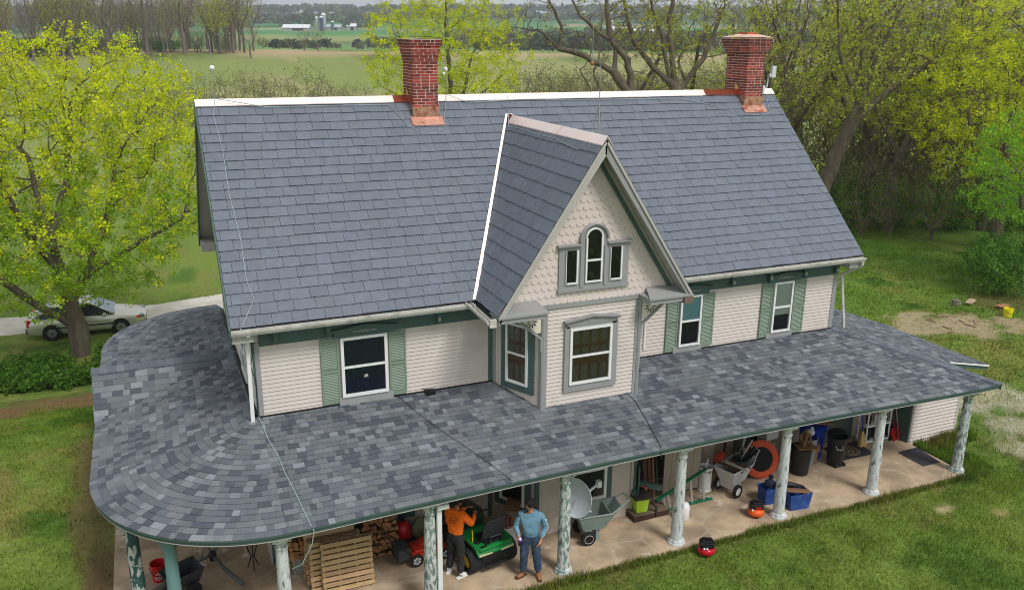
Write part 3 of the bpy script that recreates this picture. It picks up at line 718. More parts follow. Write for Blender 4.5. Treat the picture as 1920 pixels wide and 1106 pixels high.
# lightning rods
def rod(x, y, z0, z1, zball, bm, name='lightning_rod', tripod=False, extra=None):
    mb = MB(); mb.tube([(x, y, z0), (x, y, z1)], .0075, 5)
    if tripod:
        for a in (0.3, 2.4, 4.5): mb.tube([(x, y, z0 + .55), (x + .16 * math.cos(a), y + .16 * math.sin(a), z0 - .12)], .009, 5)
    o = mb.build(name, m_steel, house)
    if zball:
        b = MB(); b.ball((x, y, zball), .055, 14)
        if extra: b.ball(extra, .04, 12)
        b.build('ball', bm, o, smooth=True)
m_ball = tinted('white_glass_ball', (235, 235, 232), rough=.15)
rod(-.02, 3.62, 8.98, 10.25, 9.62, m_ball); rod(5.12, 3.6, 8.98, 10.1, 9.56, m_ball, extra=(5.06, 3.55, 9.46))
rod(6.73, -.9, 8.5, 9.8, None, m_ball, tripod=True); rod(8.97, 3.6, 8.98, 10.6, 9.67, tinted('amber_ball', (150, 95, 45), rough=.3)); rod(6.53, 3.2, 8.56, 8.98, None, m_ball)
def slopept(x, y, h=.03): return (x, y, EZ + RS * (y - EY) + h)
mb = MB(); mb.tube([(-.02, 3.62, 9.0), slopept(-.1, 3.3), slopept(-.03, 2.6), slopept(-.05, 1.8), slopept(.02, 1.0), slopept(.0, .3), slopept(.08, .0), slopept(-.1, -.25), (-.3, -.5, 5.1)], .0075, 5)
mb.tube([(0, 3.5, 9.0), slopept(1, 3.42, .06), slopept(2.6, 3.42, .06), slopept(3.7, 3.42, .05), slopept(4.0, 3.0), slopept(4.25, 2.82), slopept(4.6, 2.8), slopept(4.85, 2.9), slopept(4.95, 3.2), (5.12, 3.55, 9.0), slopept(5.6, 3.42, .06), slopept(7, 3.46, .06), slopept(9, 3.42, .06), slopept(11.5, 3.4, .06), slopept(12.6, 3.2), slopept(13.2, 2.9), slopept(13.6, 2.85), slopept(14.1, 3.0), slopept(14.35, 3.5)], .008, 5)
gp = lambda y, dx: (GX - dx, y, GZ - dx * GS + .03)
mb.tube([(6.53, yb1, 8.6), gp(yb1 - .4, .16), gp(yb1 - 1, .15), gp(1.2, .17), gp(.3, .16), gp(-.4, .2), gp(-.9, .22), gp(-1.1, .12), (6.7, -.9, 8.5)], .0075, 5)
mb.build('conductor', m_cable, house)
# ================================================================== PORCH
PS = (ZB - ZP) / PE; PL = math.hypot(PE, ZB - ZP); PH = 2.95      # PH: radius of left side eave
pn_ = PE / PL
mb = MB()
def rr(v): return PE * (1 - v / PL)
def zz(r): return ZB - PS * r
HK = 2.58 / 3.07
def sag(x, r): return .12 * math.sin(PI * min(max((x - .3) / 15.6, 0), 1)) * (max(r, 0) / PE) ** 1.5
Pfront = lambda u, v, h: Vector((u, -rr(v) - h * .25, zz(rr(v)) + h + sag(u, rr(v))))
P_curved[Pfront] = False
tiles(mb, Pfront, PL, .138, .08, .25, .014, c_(0), lambda v: W + HK * rr(v), shing_col, gap=.002, lap=.004)
def arc_tiles(cx, cy, a0, a1):
    v = 0
    while v < PL - .02:
        v1 = min(v + .138, PL); r0, r1 = rr(v), max(rr(v1), .001); a = a0 - rnd(0, .2) / r0
        while a < a1:
            wd = rnd(.09, .27) / max(r0, .25); b = min(a + wd, a1); aa = max(a, a0)
            if b > aa:
                t = .014 * rnd(.8, 1.25); c = shing_col(); n = max(1, int((b - aa) * r0 / .12) if r0 > .3 else int((b - aa) / .3) + 1)
                for j in range(n):
                    p, q = aa + (b - aa) * j / n, aa + (b - aa) * (j + 1) / n
                    X = lambda r, a, h: (cx + (r + h * .25) * math.cos(a), cy + (r + h * .25) * math.sin(a), zz(r) + h)
                    mb.add([X(r0, p, t), X(r0, q, t), X(r1, q, .004), X(r1, p, .004), X(r0, p, -.01), X(r0, q, -.01)], [(0, 1, 2, 3), (4, 5, 1, 0), (4, 0, 3), (1, 5, 2)], c)
            a += wd
        v = v1
arc_tiles(0, 0, PI, 1.5 * PI)
Pleft = lambda u, v, h: Vector((-rr(v) - h * .25, -u, zz(rr(v)) + h))
tiles(mb, Pleft, PL, .138, .08, .25, .014, c_(-D), c_(0), shing_col, gap=.002, lap=.004)
arc_tiles(0, D, PI / 2, PI)
# right hand slope, running out over the wing
RXE = 18.42
RL = math.hypot(RXE - W, .302 * (RXE - W)); rx = lambda v: RXE - (RXE - W) * v / RL
def rz_(x): return ZB - .302 * (x - W) if x < W + 2.58 else ZP - .207 * (x - W - 2.58)
Pright = lambda u, v, h: Vector((rx(v) + h * .28, u, rz_(rx(v)) + h))
def rlo(v):
    x = rx(v); return -1.4 if x > W + 2.58 + .03 else -(x - W) / HK
def rhi(v):
    x = rx(v); return float(np.interp(x, [14.2, 17.2, 17.9, 18.42], [4.6, 4.3, 3.5, 2.1]))
tiles(mb, Pright, RL, .138, .08, .25, .014, rlo, rhi, shing_col, gap=.002, lap=.004)
# little gable on the left side
GYL = 3.80; GR = 1.12; gz0 = ZP
for sgn in (-1, 1):
    gl = math.hypot(GR, ZB - gz0)
    if sgn < 0: Pq = lambda u, v, h: Vector((u, GYL - GR * (1 - v / gl), gz0 + (ZB + .02 - gz0) * v / gl + h))
    else: Pq = lambda u, v, h: Vector((-u, GYL + GR * (1 - v / gl), gz0 + (ZB + .02 - gz0) * v / gl + h))
    f1 = lambda v: -PE - .02; f2 = lambda v: min(0, -(PE) * (1 - v / gl) + .15)
    if sgn < 0: tiles(mb, Pq, gl, .147, .1, .36, .011, f1, f2, shing_col, gap=.002, lap=.004)
    else: tiles(mb, Pq, gl, .147, .1, .36, .011, lambda v: -f2(v), lambda v: -f1(v), shing_col, gap=.002, lap=.004)
pr = mb.build('porch_roof', m_shing, house); pr['label'] = 'wraparound porch roof of mottled grey asphalt shingles'
# decking just under the shingles
mb = MB(); q = .02
[mb.poly([(x_, 0, ZB - q), (x_, -PE, ZP - q + sag(x_, PE)), (x_ + 1.42, -PE, ZP - q + sag(x_ + 1.42, PE)), (x_ + 1.42, 0, ZB - q)]) for x_ in [k_ * 1.42 for k_ in range(10)]]
mb.poly([(W, 0, ZB - q), (W, -PE, ZP - q + sag(W, PE)), (W + 2.58, -PE, ZP - q)])
mb.poly([(W, 0, ZB - q), (W + 2.58, -PE, ZP - q), (W + 2.58, 4.2, ZP - q), (W, 4.2, ZB - q)])
mb.poly([(W + 2.5, -1.38, ZP + .02 - q), (RXE - .02, -1.38, 2.10 - q), (RXE - .02, 2.1, 2.10 - q), (17.85, 3.4, 2.22 - q), (W + 2.5, 4.2, ZP + .02 - q)])
mb.poly([(0, 0, ZB - q), (0, D, ZB - q), (-PE, D, ZP - q), (-PE, 0, ZP - q)])
for (cy, a0) in ((0, PI), (D, PI / 2)):
    for i in range(16):
        a, b = a0 + PI / 32 * i, a0 + PI / 32 * (i + 1); mb.poly([(0, cy, ZB - q), (PE * math.cos(a), cy + PE * math.sin(a), ZP - q), (PE * math.cos(b), cy + PE * math.sin(b), ZP - q)])
mb.build('roof_deck', m_deck, pr)
mb = MB()
def caps(a, b, wd, side1, side2, step=.165):
    a = Vector(a); b = Vector(b); l = (b - a).length; d_ = (b - a).normalized(); n = int(l / step)
    for i in range(n):
        p = a + d_ * (i * step); q_ = p + d_ * (step + .05); t = .022 + rnd(0, .006); c = L(*random.choice([(104, 110, 118), (112, 118, 126), (96, 102, 112)]))
        s1 = Vector(side1) * wd; s2 = Vector(side2) * wd; up = Vector((0, 0, t)); lo_ = Vector((0, 0, .006))
        mb.add([p + up, p + s1 + up, q_ + s1 + lo_, q_ + lo_, p + s2 + up, q_ + s2 + lo_, p - Vector((0, 0, .01)), p + s1 - Vector((0, 0, .01)), p + s2 - Vector((0, 0, .01))], [(0, 1, 2, 3), (4, 0, 3, 5), (6, 7, 1, 0), (8, 6, 0, 4), (1, 7, 2), (8, 4, 5)], c)
caps((W + 2.58, -PE, ZP + .012), (W - .0, 0, ZB + .012), .15, Vector((-1, 0, 0)), Vector((0, 1, 0)))
caps((-PE - .03, GYL, ZB + .03), (-.02, GYL, ZB + .03), .17, Vector((0, -.83, -.56)), Vector((0, .83, -.56)), .17)
mb.build('ridge_cap', m_shing, pr)
mb = MB()    # valley line and diverter flashing
mb.beam((-.05, GYL - .03, ZB + .0), (-PE, GYL - 1.1, ZP + .01), .010, .012); mb.build('valley_flashing', m_bcable, pr)
# fascia following the eave
def eave_path(off, z, upto=D + PE):
    r = PE - off; pts = [(W + 2.58 - off, -r, z)]
    pts += [(x, -r, z + sag(x, PE)) for x in np.linspace(16, 0, 24)]
    pts += [(r * math.cos(a), r * math.sin(a), z) for a in [1.5 * PI - PI / 2 * i / 20 for i in range(1, 20)]]
    pts += [(-r, 0, z), (-r, 3.5, z), (-r, D, z)] + [(r * math.cos(a), D + r * math.sin(a), z) for a in [PI - PI / 2 * i / 16 for i in range(1, 17)]]
    return [Vector(p) for p in pts]
def ribbon(mb, A, B, col=None):
    n = len(A); mb.add(list(A) + list(B), [(i, i + 1, n + i + 1, n + i) for i in range(n - 1)], col)
mb = MB(); t0 = eave_path(.0, ZP + .004); t1 = eave_path(0.0, ZP - .03); t2 = eave_path(.03, ZP - .032); t3 = eave_path(.03, ZP - .095); t4 = eave_path(.06, ZP - .105)
ribbon(mb, t0, t1); ribbon(mb, t1, t2); ribbon(mb, t2, t3)
mb.beam((W + 2.58 - .02, -PE, ZP - .06), (W + 2.58 - .02, -1.3, ZP - .06), .03, .14)
mb.build('fascia', m_green, pr)
mb = MB(); ribbon(mb, t3, t4); a_ = eave_path(.02, ZP - .095); b_ = eave_path(.02, ZP - .112); ribbon(mb, a_, b_); ribbon(mb, b_, t4)
mb.build('drip_edge', m_lgrey, pr)
mb = MB(); A = eave_path(.05, ZP - .115); B = eave_path(.55, ZP - .115); ribbon(mb, A, B)
mb.poly([(-.05, -2.6, ZP - .12), (W + 2.2, -2.6, ZP - .12), (W + 2.2, 0.2, ZP - .12), (-.05, .2, ZP - .12)])
mb.poly([(-2.6, -1.2, ZP - .125), (0, -2.6, ZP - .125), (0, D, ZP - .125), (-2.6, D, ZP - .125)])
mb.build('soffit', tinted('porch_ceiling', (150, 140, 128), rough=.8, var=.1), pr)
mb = MB(); A = eave_path(.28, ZP - .12); B = eave_path(.28, ZP - .22); C_ = eave_path(.43, ZP - .22); D_ = eave_path(.43, ZP - .12)
ribbon(mb, A, B); ribbon(mb, B, C_); ribbon(mb, C_, D_); mb.build('beam', m_lgrey, pr)
mb = MB(); mb.beam((W + 2.3, -PE + .36, ZP - .17), (W + 2.3, -1.3, ZP - .17), .14, .09); mb.build('beam', m_lgrey, pr)
# wing rake gutter
mb = MB(); mb.beam((W + 2.60, -1.41, ZP - .085), (RXE + .0, -1.41, 2.02), .11, .03, up=(0, 1, 0)); mb.build('fascia', m_green, pr)
mb = MB(); mb.beam((W + 2.75, -1.44, ZP - .055), (RXE + .03, -1.44, 2.075), .035, .04, up=(0, 1, 0)); mb.build('drip_edge', m_white, pr)
mb = MB(); mb.beam((RXE, -1.4, 2.04), (RXE, 2.1, 2.04), .03, .11); mb.build('fascia', m_green, pr)

# ---- lower walls
m_lwall = tinted('lower_siding', (196, 184, 170), rough=.65, var=.06, scale=2, dirt=L(140, 128, 116), dscale=1.5, dlo=.5, dhi=.9)
LY = -.25
mb = MB()
LSEG = [canted((0, LY), (4.75, LY)), canted((4.75, LY), (5.33, -1.38)), canted((5.33, -1.38), (7.68, -1.38)), canted((7.68, -1.38), (8.25, LY)), canted((8.25, LY), (16.26, LY))]
for (A, du, n, l) in LSEG:
    siding_rows(mb, A, du, n, .1, 2.3, c_(.03), c_(l - .03))
    mb.prism([A + Vector((0, 0, -.1)), A + du * l + Vector((0, 0, -.1)), A + du * l + Vector((0, 0, 2.32)), A + Vector((0, 0, 2.32))], -n * .06)
siding_rows(mb, (0, D, 0), (0, -1, 0), (-1, 0, 0), .1, 2.4, c_(.02), c_(D - LY - .02)); mb.box(0.001, LY + .07, -.1, .1, D, 2.4)
lw = mb.build('wall', m_lwall, house); lw['label'] = 'ground floor wall with a bay under the porch roof'
mb = MB()
siding_rows(mb, (16.28, -1.12, 0), (1, 0, 0), (0, -1, 0), .04, 2.3, c_(.05), lambda z: min(1.62, 16.78 + (ZP - .06 - z) / .207 - 16.28), e=.10, lip=.045)
mb.prism([(16.29, -1.12, 0), (17.95, -1.12, 0), (17.95, -1.12, 2.1), (16.29, -1.12, 2.38)], (0, .1, 0)); mb.box(17.85, -1.1, 0, 17.95, 4, 1.98)
siding_rows(mb, (17.95, -1.1, 0), (0, 1, 0), (1, 0, 0), .04, 2.0, c_(.05), c_(5), e=.09)
wg = mb.build('wall', m_siding, house); wg['label'] = 'front wall of the low wing beside the porch'
mb = MB(); mb.box(17.88, -1.155, 0, 17.98, -1.121, 2.1); mb.box(16.27, -1.15, 0, 16.33, -1.121, 2.3); mb.box(0, LY - .03, .1, .09, LY - .001, 2.3); mb.box(-.03, LY - .03, .1, -.001, LY + .08, 2.3)
mb.build('corner_board', m_lgrey, wg, split=True)
mb = MB()
mb.box(16.24, -1.12, .1, 16.268, LY - .01, 2.3); mb.box(4.66, LY - .04, .1, 4.74, LY - .001, 2.3)
for p in ((5.33, -1.38), (7.68, -1.38)): mb.tube([(p[0] - .02 if p[0] < 6 else p[0] + .02, p[1] - .02, .1), (p[0] - .02 if p[0] < 6 else p[0] + .02, p[1] - .02, 2.3)], .045, 6)
mb.box(-.0, LY - .05, .1, .05, LY - .031, 2.3)
mb.build('corner_board', m_green, lw, split=True)
mb = MB()
for p in ((5.33, -1.38), (7.68, -1.38)):
    sg = 1 if p[0] < 6 else -1; mb.box(min(p[0] + sg * .03, p[0] + sg * .09), -1.43, .1, max(p[0] + sg * .03, p[0] + sg * .09), -1.381, 2.3)
mb.build('corner_board', m_lgrey, lw, split=True)
surround_m[0] = m_green
A, du, n, l = LSEG[0]
r, P = window(A, du, n, 1.42, 2.48, .62, 2.0, [(1.3, 1.415, .5, 2.2), (2.485, 2.55, .5, 2.2), (1.415, 2.485, .5, .615)], style='plain', fr=.06, lab='porch window above the pallets and firewood')
mb = MB(); mb.box(2.62, LY - .06, .52, 2.97, LY - .024, 2.1); mb.build('shutter', tinted('old_green_shutter', (58, 88, 78), rough=.6), house)
A, du, n, l = LSEG[1]
r, P = window(A, du, n, .30, .98, .7, 2.1, [(.16, .295, .55, 2.25), (.985, 1.12, .55, 2.25), (.295, .985, .55, .695)], style='plain', fr=.05, lab='porch window of the bay, left side, in green trim')
A, du, n, l = LSEG[2]
r, P = window(A, du, n, .75, 1.62, .72, 2.15, [(.60, .745, .55, 2.25), (1.625, 1.76, .55, 2.25), (.745, 1.625, .55, .715)], style='plain', fr=.06, lab='porch window in the front of the bay')
surround_m[0] = m_green
A, du, n, l = LSEG[4]
m_door = tinted('grey_green_door', (78, 90, 86), rough=.5, var=.08)
def door(x0, x1, lab):
    mb = MB(); mb.box(x0, LY - .05, .1, x1, LY - .025, 2.15); dd = mb.build('door', m_door, house); dd['label'] = lab
    mb = MB(); mb.box(x0 - .1, LY - .07, .1, x0 - .002, LY - .023, 2.25); mb.box(x1 + .002, LY - .07, .1, x1 + .1, LY - .023, 2.25); mb.build('door_frame', m_green, dd)
    mb = MB(); mb.ball((x1 - .08, LY - .08, 1.05), .035, 10); mb.build('handle', m_steel, dd)
door(14.25, 15.0, 'dark door behind the doormat'); door(11.35, 12.3, 'dark doorway behind the trampoline')
mb = MB(); mb.box(10.7, LY - .05, .1, 11.23, LY - .024, 2.2); mb.build('panel', tinted('pale_panel', (150, 140, 125)), lw)
mb = MB()
for x in (9.95, 10.2, 10.95): mb.tube([(x, LY - .08, .1), (x, LY - .08, 2.3)], .018, 6)
mb.build('pipe', m_black, lw, split=True)

# ---- columns
m_colA = mat('column_peeling', L(124, 148, 142), rough=.75, var=.25, scale=12, bump=.5, bscale=30, stretch=(1.6, 1.6, .55), dirt=L(190, 194, 190), dscale=12, dlo=.45, dhi=.53, col2=L(120, 124, 120), c2scale=7, c2lo=.5, c2hi=.56)
m_colB = mat('column_white', L(158, 166, 164), rough=.8, var=.25, scale=14, bump=.5, bscale=30, stretch=(1.8, 1.8, .5), dirt=L(200, 203, 202), dscale=11, dlo=.36, dhi=.46, col2=L(92, 94, 92), c2scale=10, c2lo=.5, c2hi=.56)
m_colC = mat('column_teal', L(104, 138, 138), rough=.7, var=.06, scale=5, bump=.2, bscale=30)
m_colD = mat('column_dark_peeling', L(50, 82, 80), rough=.7, var=.1, scale=6, bump=.4, bscale=30, stretch=(1.5, 1.5, .7), dirt=L(176, 178, 174), dscale=6, dlo=.52, dhi=.55)
CH = 2.14
def column(x, y, m_, lab, teal=False):
    mb = MB(); zt = CH - .02 + sag(x, PE)
    mb.lathe([(.128, .0), (.128, .02), (.122, .5), (.118, 1.0), (.108, 1.5), (.098, zt - .1)], 24)
    c = mb.build('porch_column', m_, house, smooth=40); c.location = (x, y, .1); c['label'] = lab
    b = MB(); b.lathe([(.19, -.02), (.195, .015), (.185, .04), (.17, .045), (.168, .06), (.16, .085), (.14, .095), (.125, .1)], 24); b.build('base', m_, c, smooth=40)
    k = MB(); k.lathe([(.1, zt - .24), (.115, zt - .235), (.118, zt - .215), (.102, zt - .2), (.102, zt - .12), (.13, zt - .08), (.14, zt - .06)], 24); k.box(-.155, -.155, zt - .06, .155, .155, zt - .0); k.build('capital', m_, c, smooth=35)
    return c
xs = [16.19, 13.41, 10.68, 7.98, 5.31, 2.55, -.08]
labs = ['weathered grey and green column at the right corner of the porch', 'white flaking column beside the shelf unit', 'white flaking column beside the blue tote', 'grey white flaking column by the ladder', 'green and white flaking column by the dish', 'flaking column with a white pipe beside it', 'flaking column left of the pallets']
for x, mt, lb in zip(xs, (m_colA, m_colB, m_colB, m_colB, m_colA, m_colA, m_colB), labs): column(x, -2.707, mt, lb)
column(-2.42, -1.34, m_colD, 'dark green column with peeling white paint at the rounded corner')
column(-1.83, -2.02, m_colC, 'smooth teal column at the rounded corner')
mb = MB(); mb.box(2.66, -2.83, .1, 2.75, -2.76, 2.3); mb.box(2.655, -2.9, 2.16, 2.87, -2.74, 2.25); mb.build('downspout', m_white, house, bevel=.008)
# cables on porch roof
mb = MB()
def prp(x, y, h=.02): return (x, y, ZB + PS * y + h + sag(x, -y)) if x >= 0 else (x, y, ZB - PS * math.hypot(x, y) + h)
mb.tube([(-.04, -.06, 3.9), (-.03, -.05, 3.25), prp(.02, -.3), prp(.05, -.7), prp(.15, -1.2), prp(.2, -1.7), prp(.28, -2.2), prp(.33, -2.6), prp(.38, -2.95), (.42, -3.1, 2.42), (.38, -3.12, 2.2), (.2, -3.05, 1.8), (.05, -2.9, 1.65)], .009, 5)
mb.build('conductor', m_cable, pr)
mb = MB(); mb.tube([prp(2.75, -.05), prp(2.95, -.6), prp(3.2, -1.2), prp(3.5, -1.8), prp(3.75, -2.3), prp(4.05, -3.05)], .005, 5)
mb.tube([(7.5, -1.2, 3.0), prp(7.55, -1.5), prp(7.4, -2.3), prp(7.25, -3.0), (7.2, -3.1, 2.4)], .007, 5); mb.build('cable', m_bcable, pr)
# ---- porch floor
m_slab = mat('porch_stone', L(196, 172, 142), rough=.85, var=.26, scale=2.6, bump=.3, bscale=25, col2=L(158, 138, 116), c2scale=1.1, c2lo=.4, c2hi=.62, dirt=L(200, 188, 168), dscale=3.0, dlo=.62, dhi=.68)
def stone(M):
    n = M.node_tree; N = n.nodes; K = n.links.new; P = N['Principled BSDF']; src = P.inputs['Base Color'].links[0].from_socket
    t = N.new('ShaderNodeTexCoord'); no = N.new('ShaderNodeTexNoise'); no.inputs['Scale'].default_value = 1.6
    K(t.outputs['Object'], no.inputs['Vector']); ad = N.new('ShaderNodeMix'); ad.data_type = 'RGBA'; ad.blend_type = 'ADD'; ad.inputs[0].default_value = .35
    K(t.outputs['Object'], ad.inputs[6]); K(no.outputs[1], ad.inputs[7]); v = N.new('ShaderNodeTexVoronoi'); v.feature = 'DISTANCE_TO_EDGE'; v.inputs['Scale'].default_value = .8; K(ad.outputs[2], v.inputs['Vector'])
    r = N.new('ShaderNodeMapRange'); r.inputs[1].default_value = .0; r.inputs[2].default_value = .035; r.inputs[3].default_value = .5; r.inputs[4].default_value = 0; K(v.outputs[0], r.inputs[0])
    x = N.new('ShaderNodeMix'); x.data_type = 'RGBA'; K(r.outputs[0], x.inputs[0]); K(src, x.inputs[6]); x.inputs[7].default_value = (*L(192, 178, 156), 1); K(x.outputs[2], P.inputs['Base Color'])
stone(m_slab)
mb = MB(); pts = [(16.28, -2.93), (10.5, -2.93), (5, -2.95), (0, -2.95)] + [(2.95 * math.cos(a), 2.95 * math.sin(a)) for a in [1.5 * PI - PI / 2 * i / 12 for i in range(1, 12)]] + [(-2.95, 0), (-2.95, 10), (.3, 10), (.3, LY), (16.28, LY)]
mb.prism([(x, y, .1) for x, y in reversed(pts)], (0, 0, -.35)); slab = tag(mb.build('porch_floor', m_slab), kind='structure')
# ================================================================== TERRAIN
def ss(x): x = np.clip(x, 0, 1); return x * x * (3 - 2 * x)
def H(x, y):
    x = np.asarray(x, float); y = np.asarray(y, float); s = .395 * x + .919 * y; c = .919 * x - .395 * y
    near = 2.0 * ss((y - 6) / 12) * ss((14 - x) / 12); far = 2.0 * ss((s - 60) / 60)
    z = -np.maximum(near, far) + 6.5 * ss((s - 150) / 120) * (1 - .0 * c) - 4.5 * ss((s - 300) / 180)
    z = z + 19 * ss((s - 560) / 520) + 27 * ss((s - 1000) / 700) + 3 * np.sin(c / 260 + 1) * ss((s - 600) / 500)
    return z
def hz(x, y): return float(H(x, y))
_rs = np.random.RandomState(3)
_lat = _rs.rand(256, 256)
def vnoise(x, y, s):
    x = np.asarray(x) * s + 100.3; y = np.asarray(y) * s + 57.7; xi = np.floor(x).astype(int); yi = np.floor(y).astype(int); fx = ss(x - xi); fy = ss(y - yi)
    g = lambda a, b: _lat[a % 256, b % 256]
    return (g(xi, yi) * (1 - fx) + g(xi + 1, yi) * fx) * (1 - fy) + (g(xi, yi + 1) * (1 - fx) + g(xi + 1, yi + 1) * fx) * fy
def fbm(x, y, s): return (vnoise(x, y, s) * .5 + vnoise(x, y, s * 2.1) * .25 + vnoise(x, y, s * 4.3) * .15 + vnoise(x, y, s * 9.1) * .1)
def ell(x, y, cx, cy, rx, ry, a=0, soft=.25, nz=.5):
    ca, sa = math.cos(a), math.sin(a); u = ((x - cx) * ca + (y - cy) * sa) / rx; v = (-(x - cx) * sa + (y - cy) * ca) / ry
    r = np.sqrt(u * u + v * v) + (fbm(x, y, 1.3) - .5) * nz * 2; return 1 - ss((r - (1 - soft)) / (2 * soft))
def ground_col(x, y):
    x = np.asarray(x, float); y = np.asarray(y, float); s = .395 * x + .919 * y; c = .919 * x - .395 * y
    A = lambda *k: np.array(L(*k))[None, :]
    f = lambda v: v[:, None]
    g = A(96, 118, 50) * f(1 - ss((fbm(x, y, .35) - .36) / .3)) + A(110, 126, 58) * f(ss((fbm(x, y, .35) - .36) / .3))
    d = ss((fbm(x + 40, y, .9) - .54) / .16); g = g * f(1 - .45 * d) + A(122, 110, 66) * f(.45 * d)
    d = ss((fbm(x - 40, y + 9, .6) - .6) / .1); g = g * f(1 - d) + A(78, 104, 42) * f(d)
    nr_ = ((x > -10) & (x < 33) & (y > -6) & (y < 24)); g = g * f(np.where(nr_, .66 + .68 * (.5 * vnoise(x, y, 2.3) + .5 * vnoise(x + 9, y, 5.7)), .9 + .2 * vnoise(x, y, .03)))
    def lay(mk, col):
        nonlocal g; g = g * f(1 - mk) + A(*col) * f(mk * np.where(nr_, .85 + .3 * vnoise(x, y, 5), .92 + .16 * vnoise(c * .3, s, .05)))
    # lusher mown stripe behind the house on the right
    st = ss((s - 12) / 10) * (x > 16) * (s < 60); lay(.5 * st * (.6 + .4 * np.sin(c * 1.1)), (88, 124, 46))
    # bare earth
    lay(.7 * ell(x, y, -3.4, 3.2, .45, 4.2, .06), (112, 92, 66)); lay(.85 * ell(x, y, -3.15, -.6, .45, 2.4, 0), (104, 86, 62))
    lay(.85 * ell(x, y, -6.5, 13.6, 4.5, 1.5, .1, soft=.5, nz=1.0), (112, 84, 62)); lay(.5 * ell(x, y, -6.2, 5, 1.2, 2.4, .3), (126, 108, 70))
    lay(.85 * ell(x, y, 25.8, 5.7, 2.7, 1.25, -.25, nz=.9), (156, 140, 114)); lay(.5 * ell(x, y, 22.2, 4.2, 1.6, .9, .2, nz=.9), (142, 124, 80)); lay(.4 * ell(x, y, 24, 2.6, 3, 1.0, .2), (126, 120, 66)); lay(.35 * ell(x, y, 20, 9, 3, 2, .2), (128, 116, 66))
    lay(.9 * ell(x, y, 14.57, -3.86, .28, .12, 0, nz=.15), (176, 160, 126)); lay(.7 * ell(x, y, 15.6, -4.4, .2, .15, 0), (150, 132, 92)); lay(.6 * ell(x, y, 15.1, -3.1, .2, .1, 0), (140, 124, 84)); lay(.5 * ell(x, y, 17.1, -1.4, .4, .3, 0), (120, 104, 72))
    lay(.8 * ell(x, y, 20.5, 14.5, 1.4, 1.0, 0), (110, 88, 72)); lay(.6 * ell(x, y, 30.5, 6.8, 1.6, 1.6, 0), (96, 76, 56))
    for (a, b, r) in ((21.5, .3, 1.4), (19.9, -1.2, .9), (18.9, -2.5, .75), (19.0, -3.6, .8), (20.9, 1.5, 1.1)): lay(.75 * ell(x, y, a, b, r * 1.15, r * .8, -.8, soft=.5, nz=1.7), (176, 168, 152))
    lay(.25 * ell(x, y, 10, -3.02, 7, .16, 0, nz=.3), (112, 98, 72))
    # far fields
    fb = lambda a, b, w: ss((s - a) / w) * (1 - ss((s - b) / w))
    n_ = (fbm(x, y, .02) - .5) * 14
    lay(.8 * ((s > 55) & (s < 240)), (134, 144, 82)); lay(.9 * fb(246, 285, 8) , (176, 156, 122)); lay(.8 * fb(300 , 520, 10), (128, 146, 84)); lay(.6 * fb(120, 235, 20) * ss((fbm(x, y, .03) - .45) / .1), (160, 150, 108))
    lay(.9 * fb(520, 660, 15), (104, 140, 76)); lay(.9 * fb(700, 780, 10), (140, 150, 92)); lay(.9 * fb(780, 1010, 10), (74, 136, 72)); lay(.7 * fb(860, 900, 6) * (c < 0), (176, 160, 128)); lay(.9 * fb(1010, 1180, 10), (70, 128, 78)); lay(.8 * fb(960, 1080, 10) * (c > 60), (168, 148, 116)); lay(.8 * fb(1180, 1500, 10), (92, 122, 82)); lay(.8 * ((s > 1500)), (88, 104, 78))
    return np.clip(g, 0, 1)
def axis(a, b, st, lo, hi):
    m_ = list(np.arange(a, b, st)); k = b; d = st
    while k < hi: m_.append(k); d = min(d * 1.12, 40); k += d
    k = a; d = st; pre = []
    while k > lo: d = min(d * 1.12, 40); k -= d; pre.append(k)
    return np.array(sorted(pre) + m_)
gx = axis(-10, 33, .22, -1500, 2100); gy = axis(-6, 24, .22, -120, 2000)
X, Y = np.meshgrid(gx, gy, indexing='ij'); Z = H(X, Y) - .0
V = np.stack([X, Y, Z], -1).reshape(-1, 3); ny = len(gy); I, J = np.meshgrid(np.arange(len(gx) - 1), np.arange(ny - 1), indexing='ij'); I = I.ravel(); J = J.ravel()
Fq = np.stack([I * ny + J, (I + 1) * ny + J, (I + 1) * ny + J + 1, I * ny + J + 1], 1)
m_ground = mat('ground_cover', (1, 1, 1), rough=.95, var=.22, scale=7, attr=True, bump=.6, bscale=18, spec=.1)
me = npmesh('ground', V, Fq, m_ground, smooth=True)
ca = me.color_attributes.new('Col', 'FLOAT_COLOR', 'POINT'); gc = ground_col(V[:, 0], V[:, 1]); ca.data.foreach_set('color', np.concatenate([gc, np.ones((len(gc), 1))], 1).astype(np.float32).ravel())
tag(link('ground', me), kind='structure')
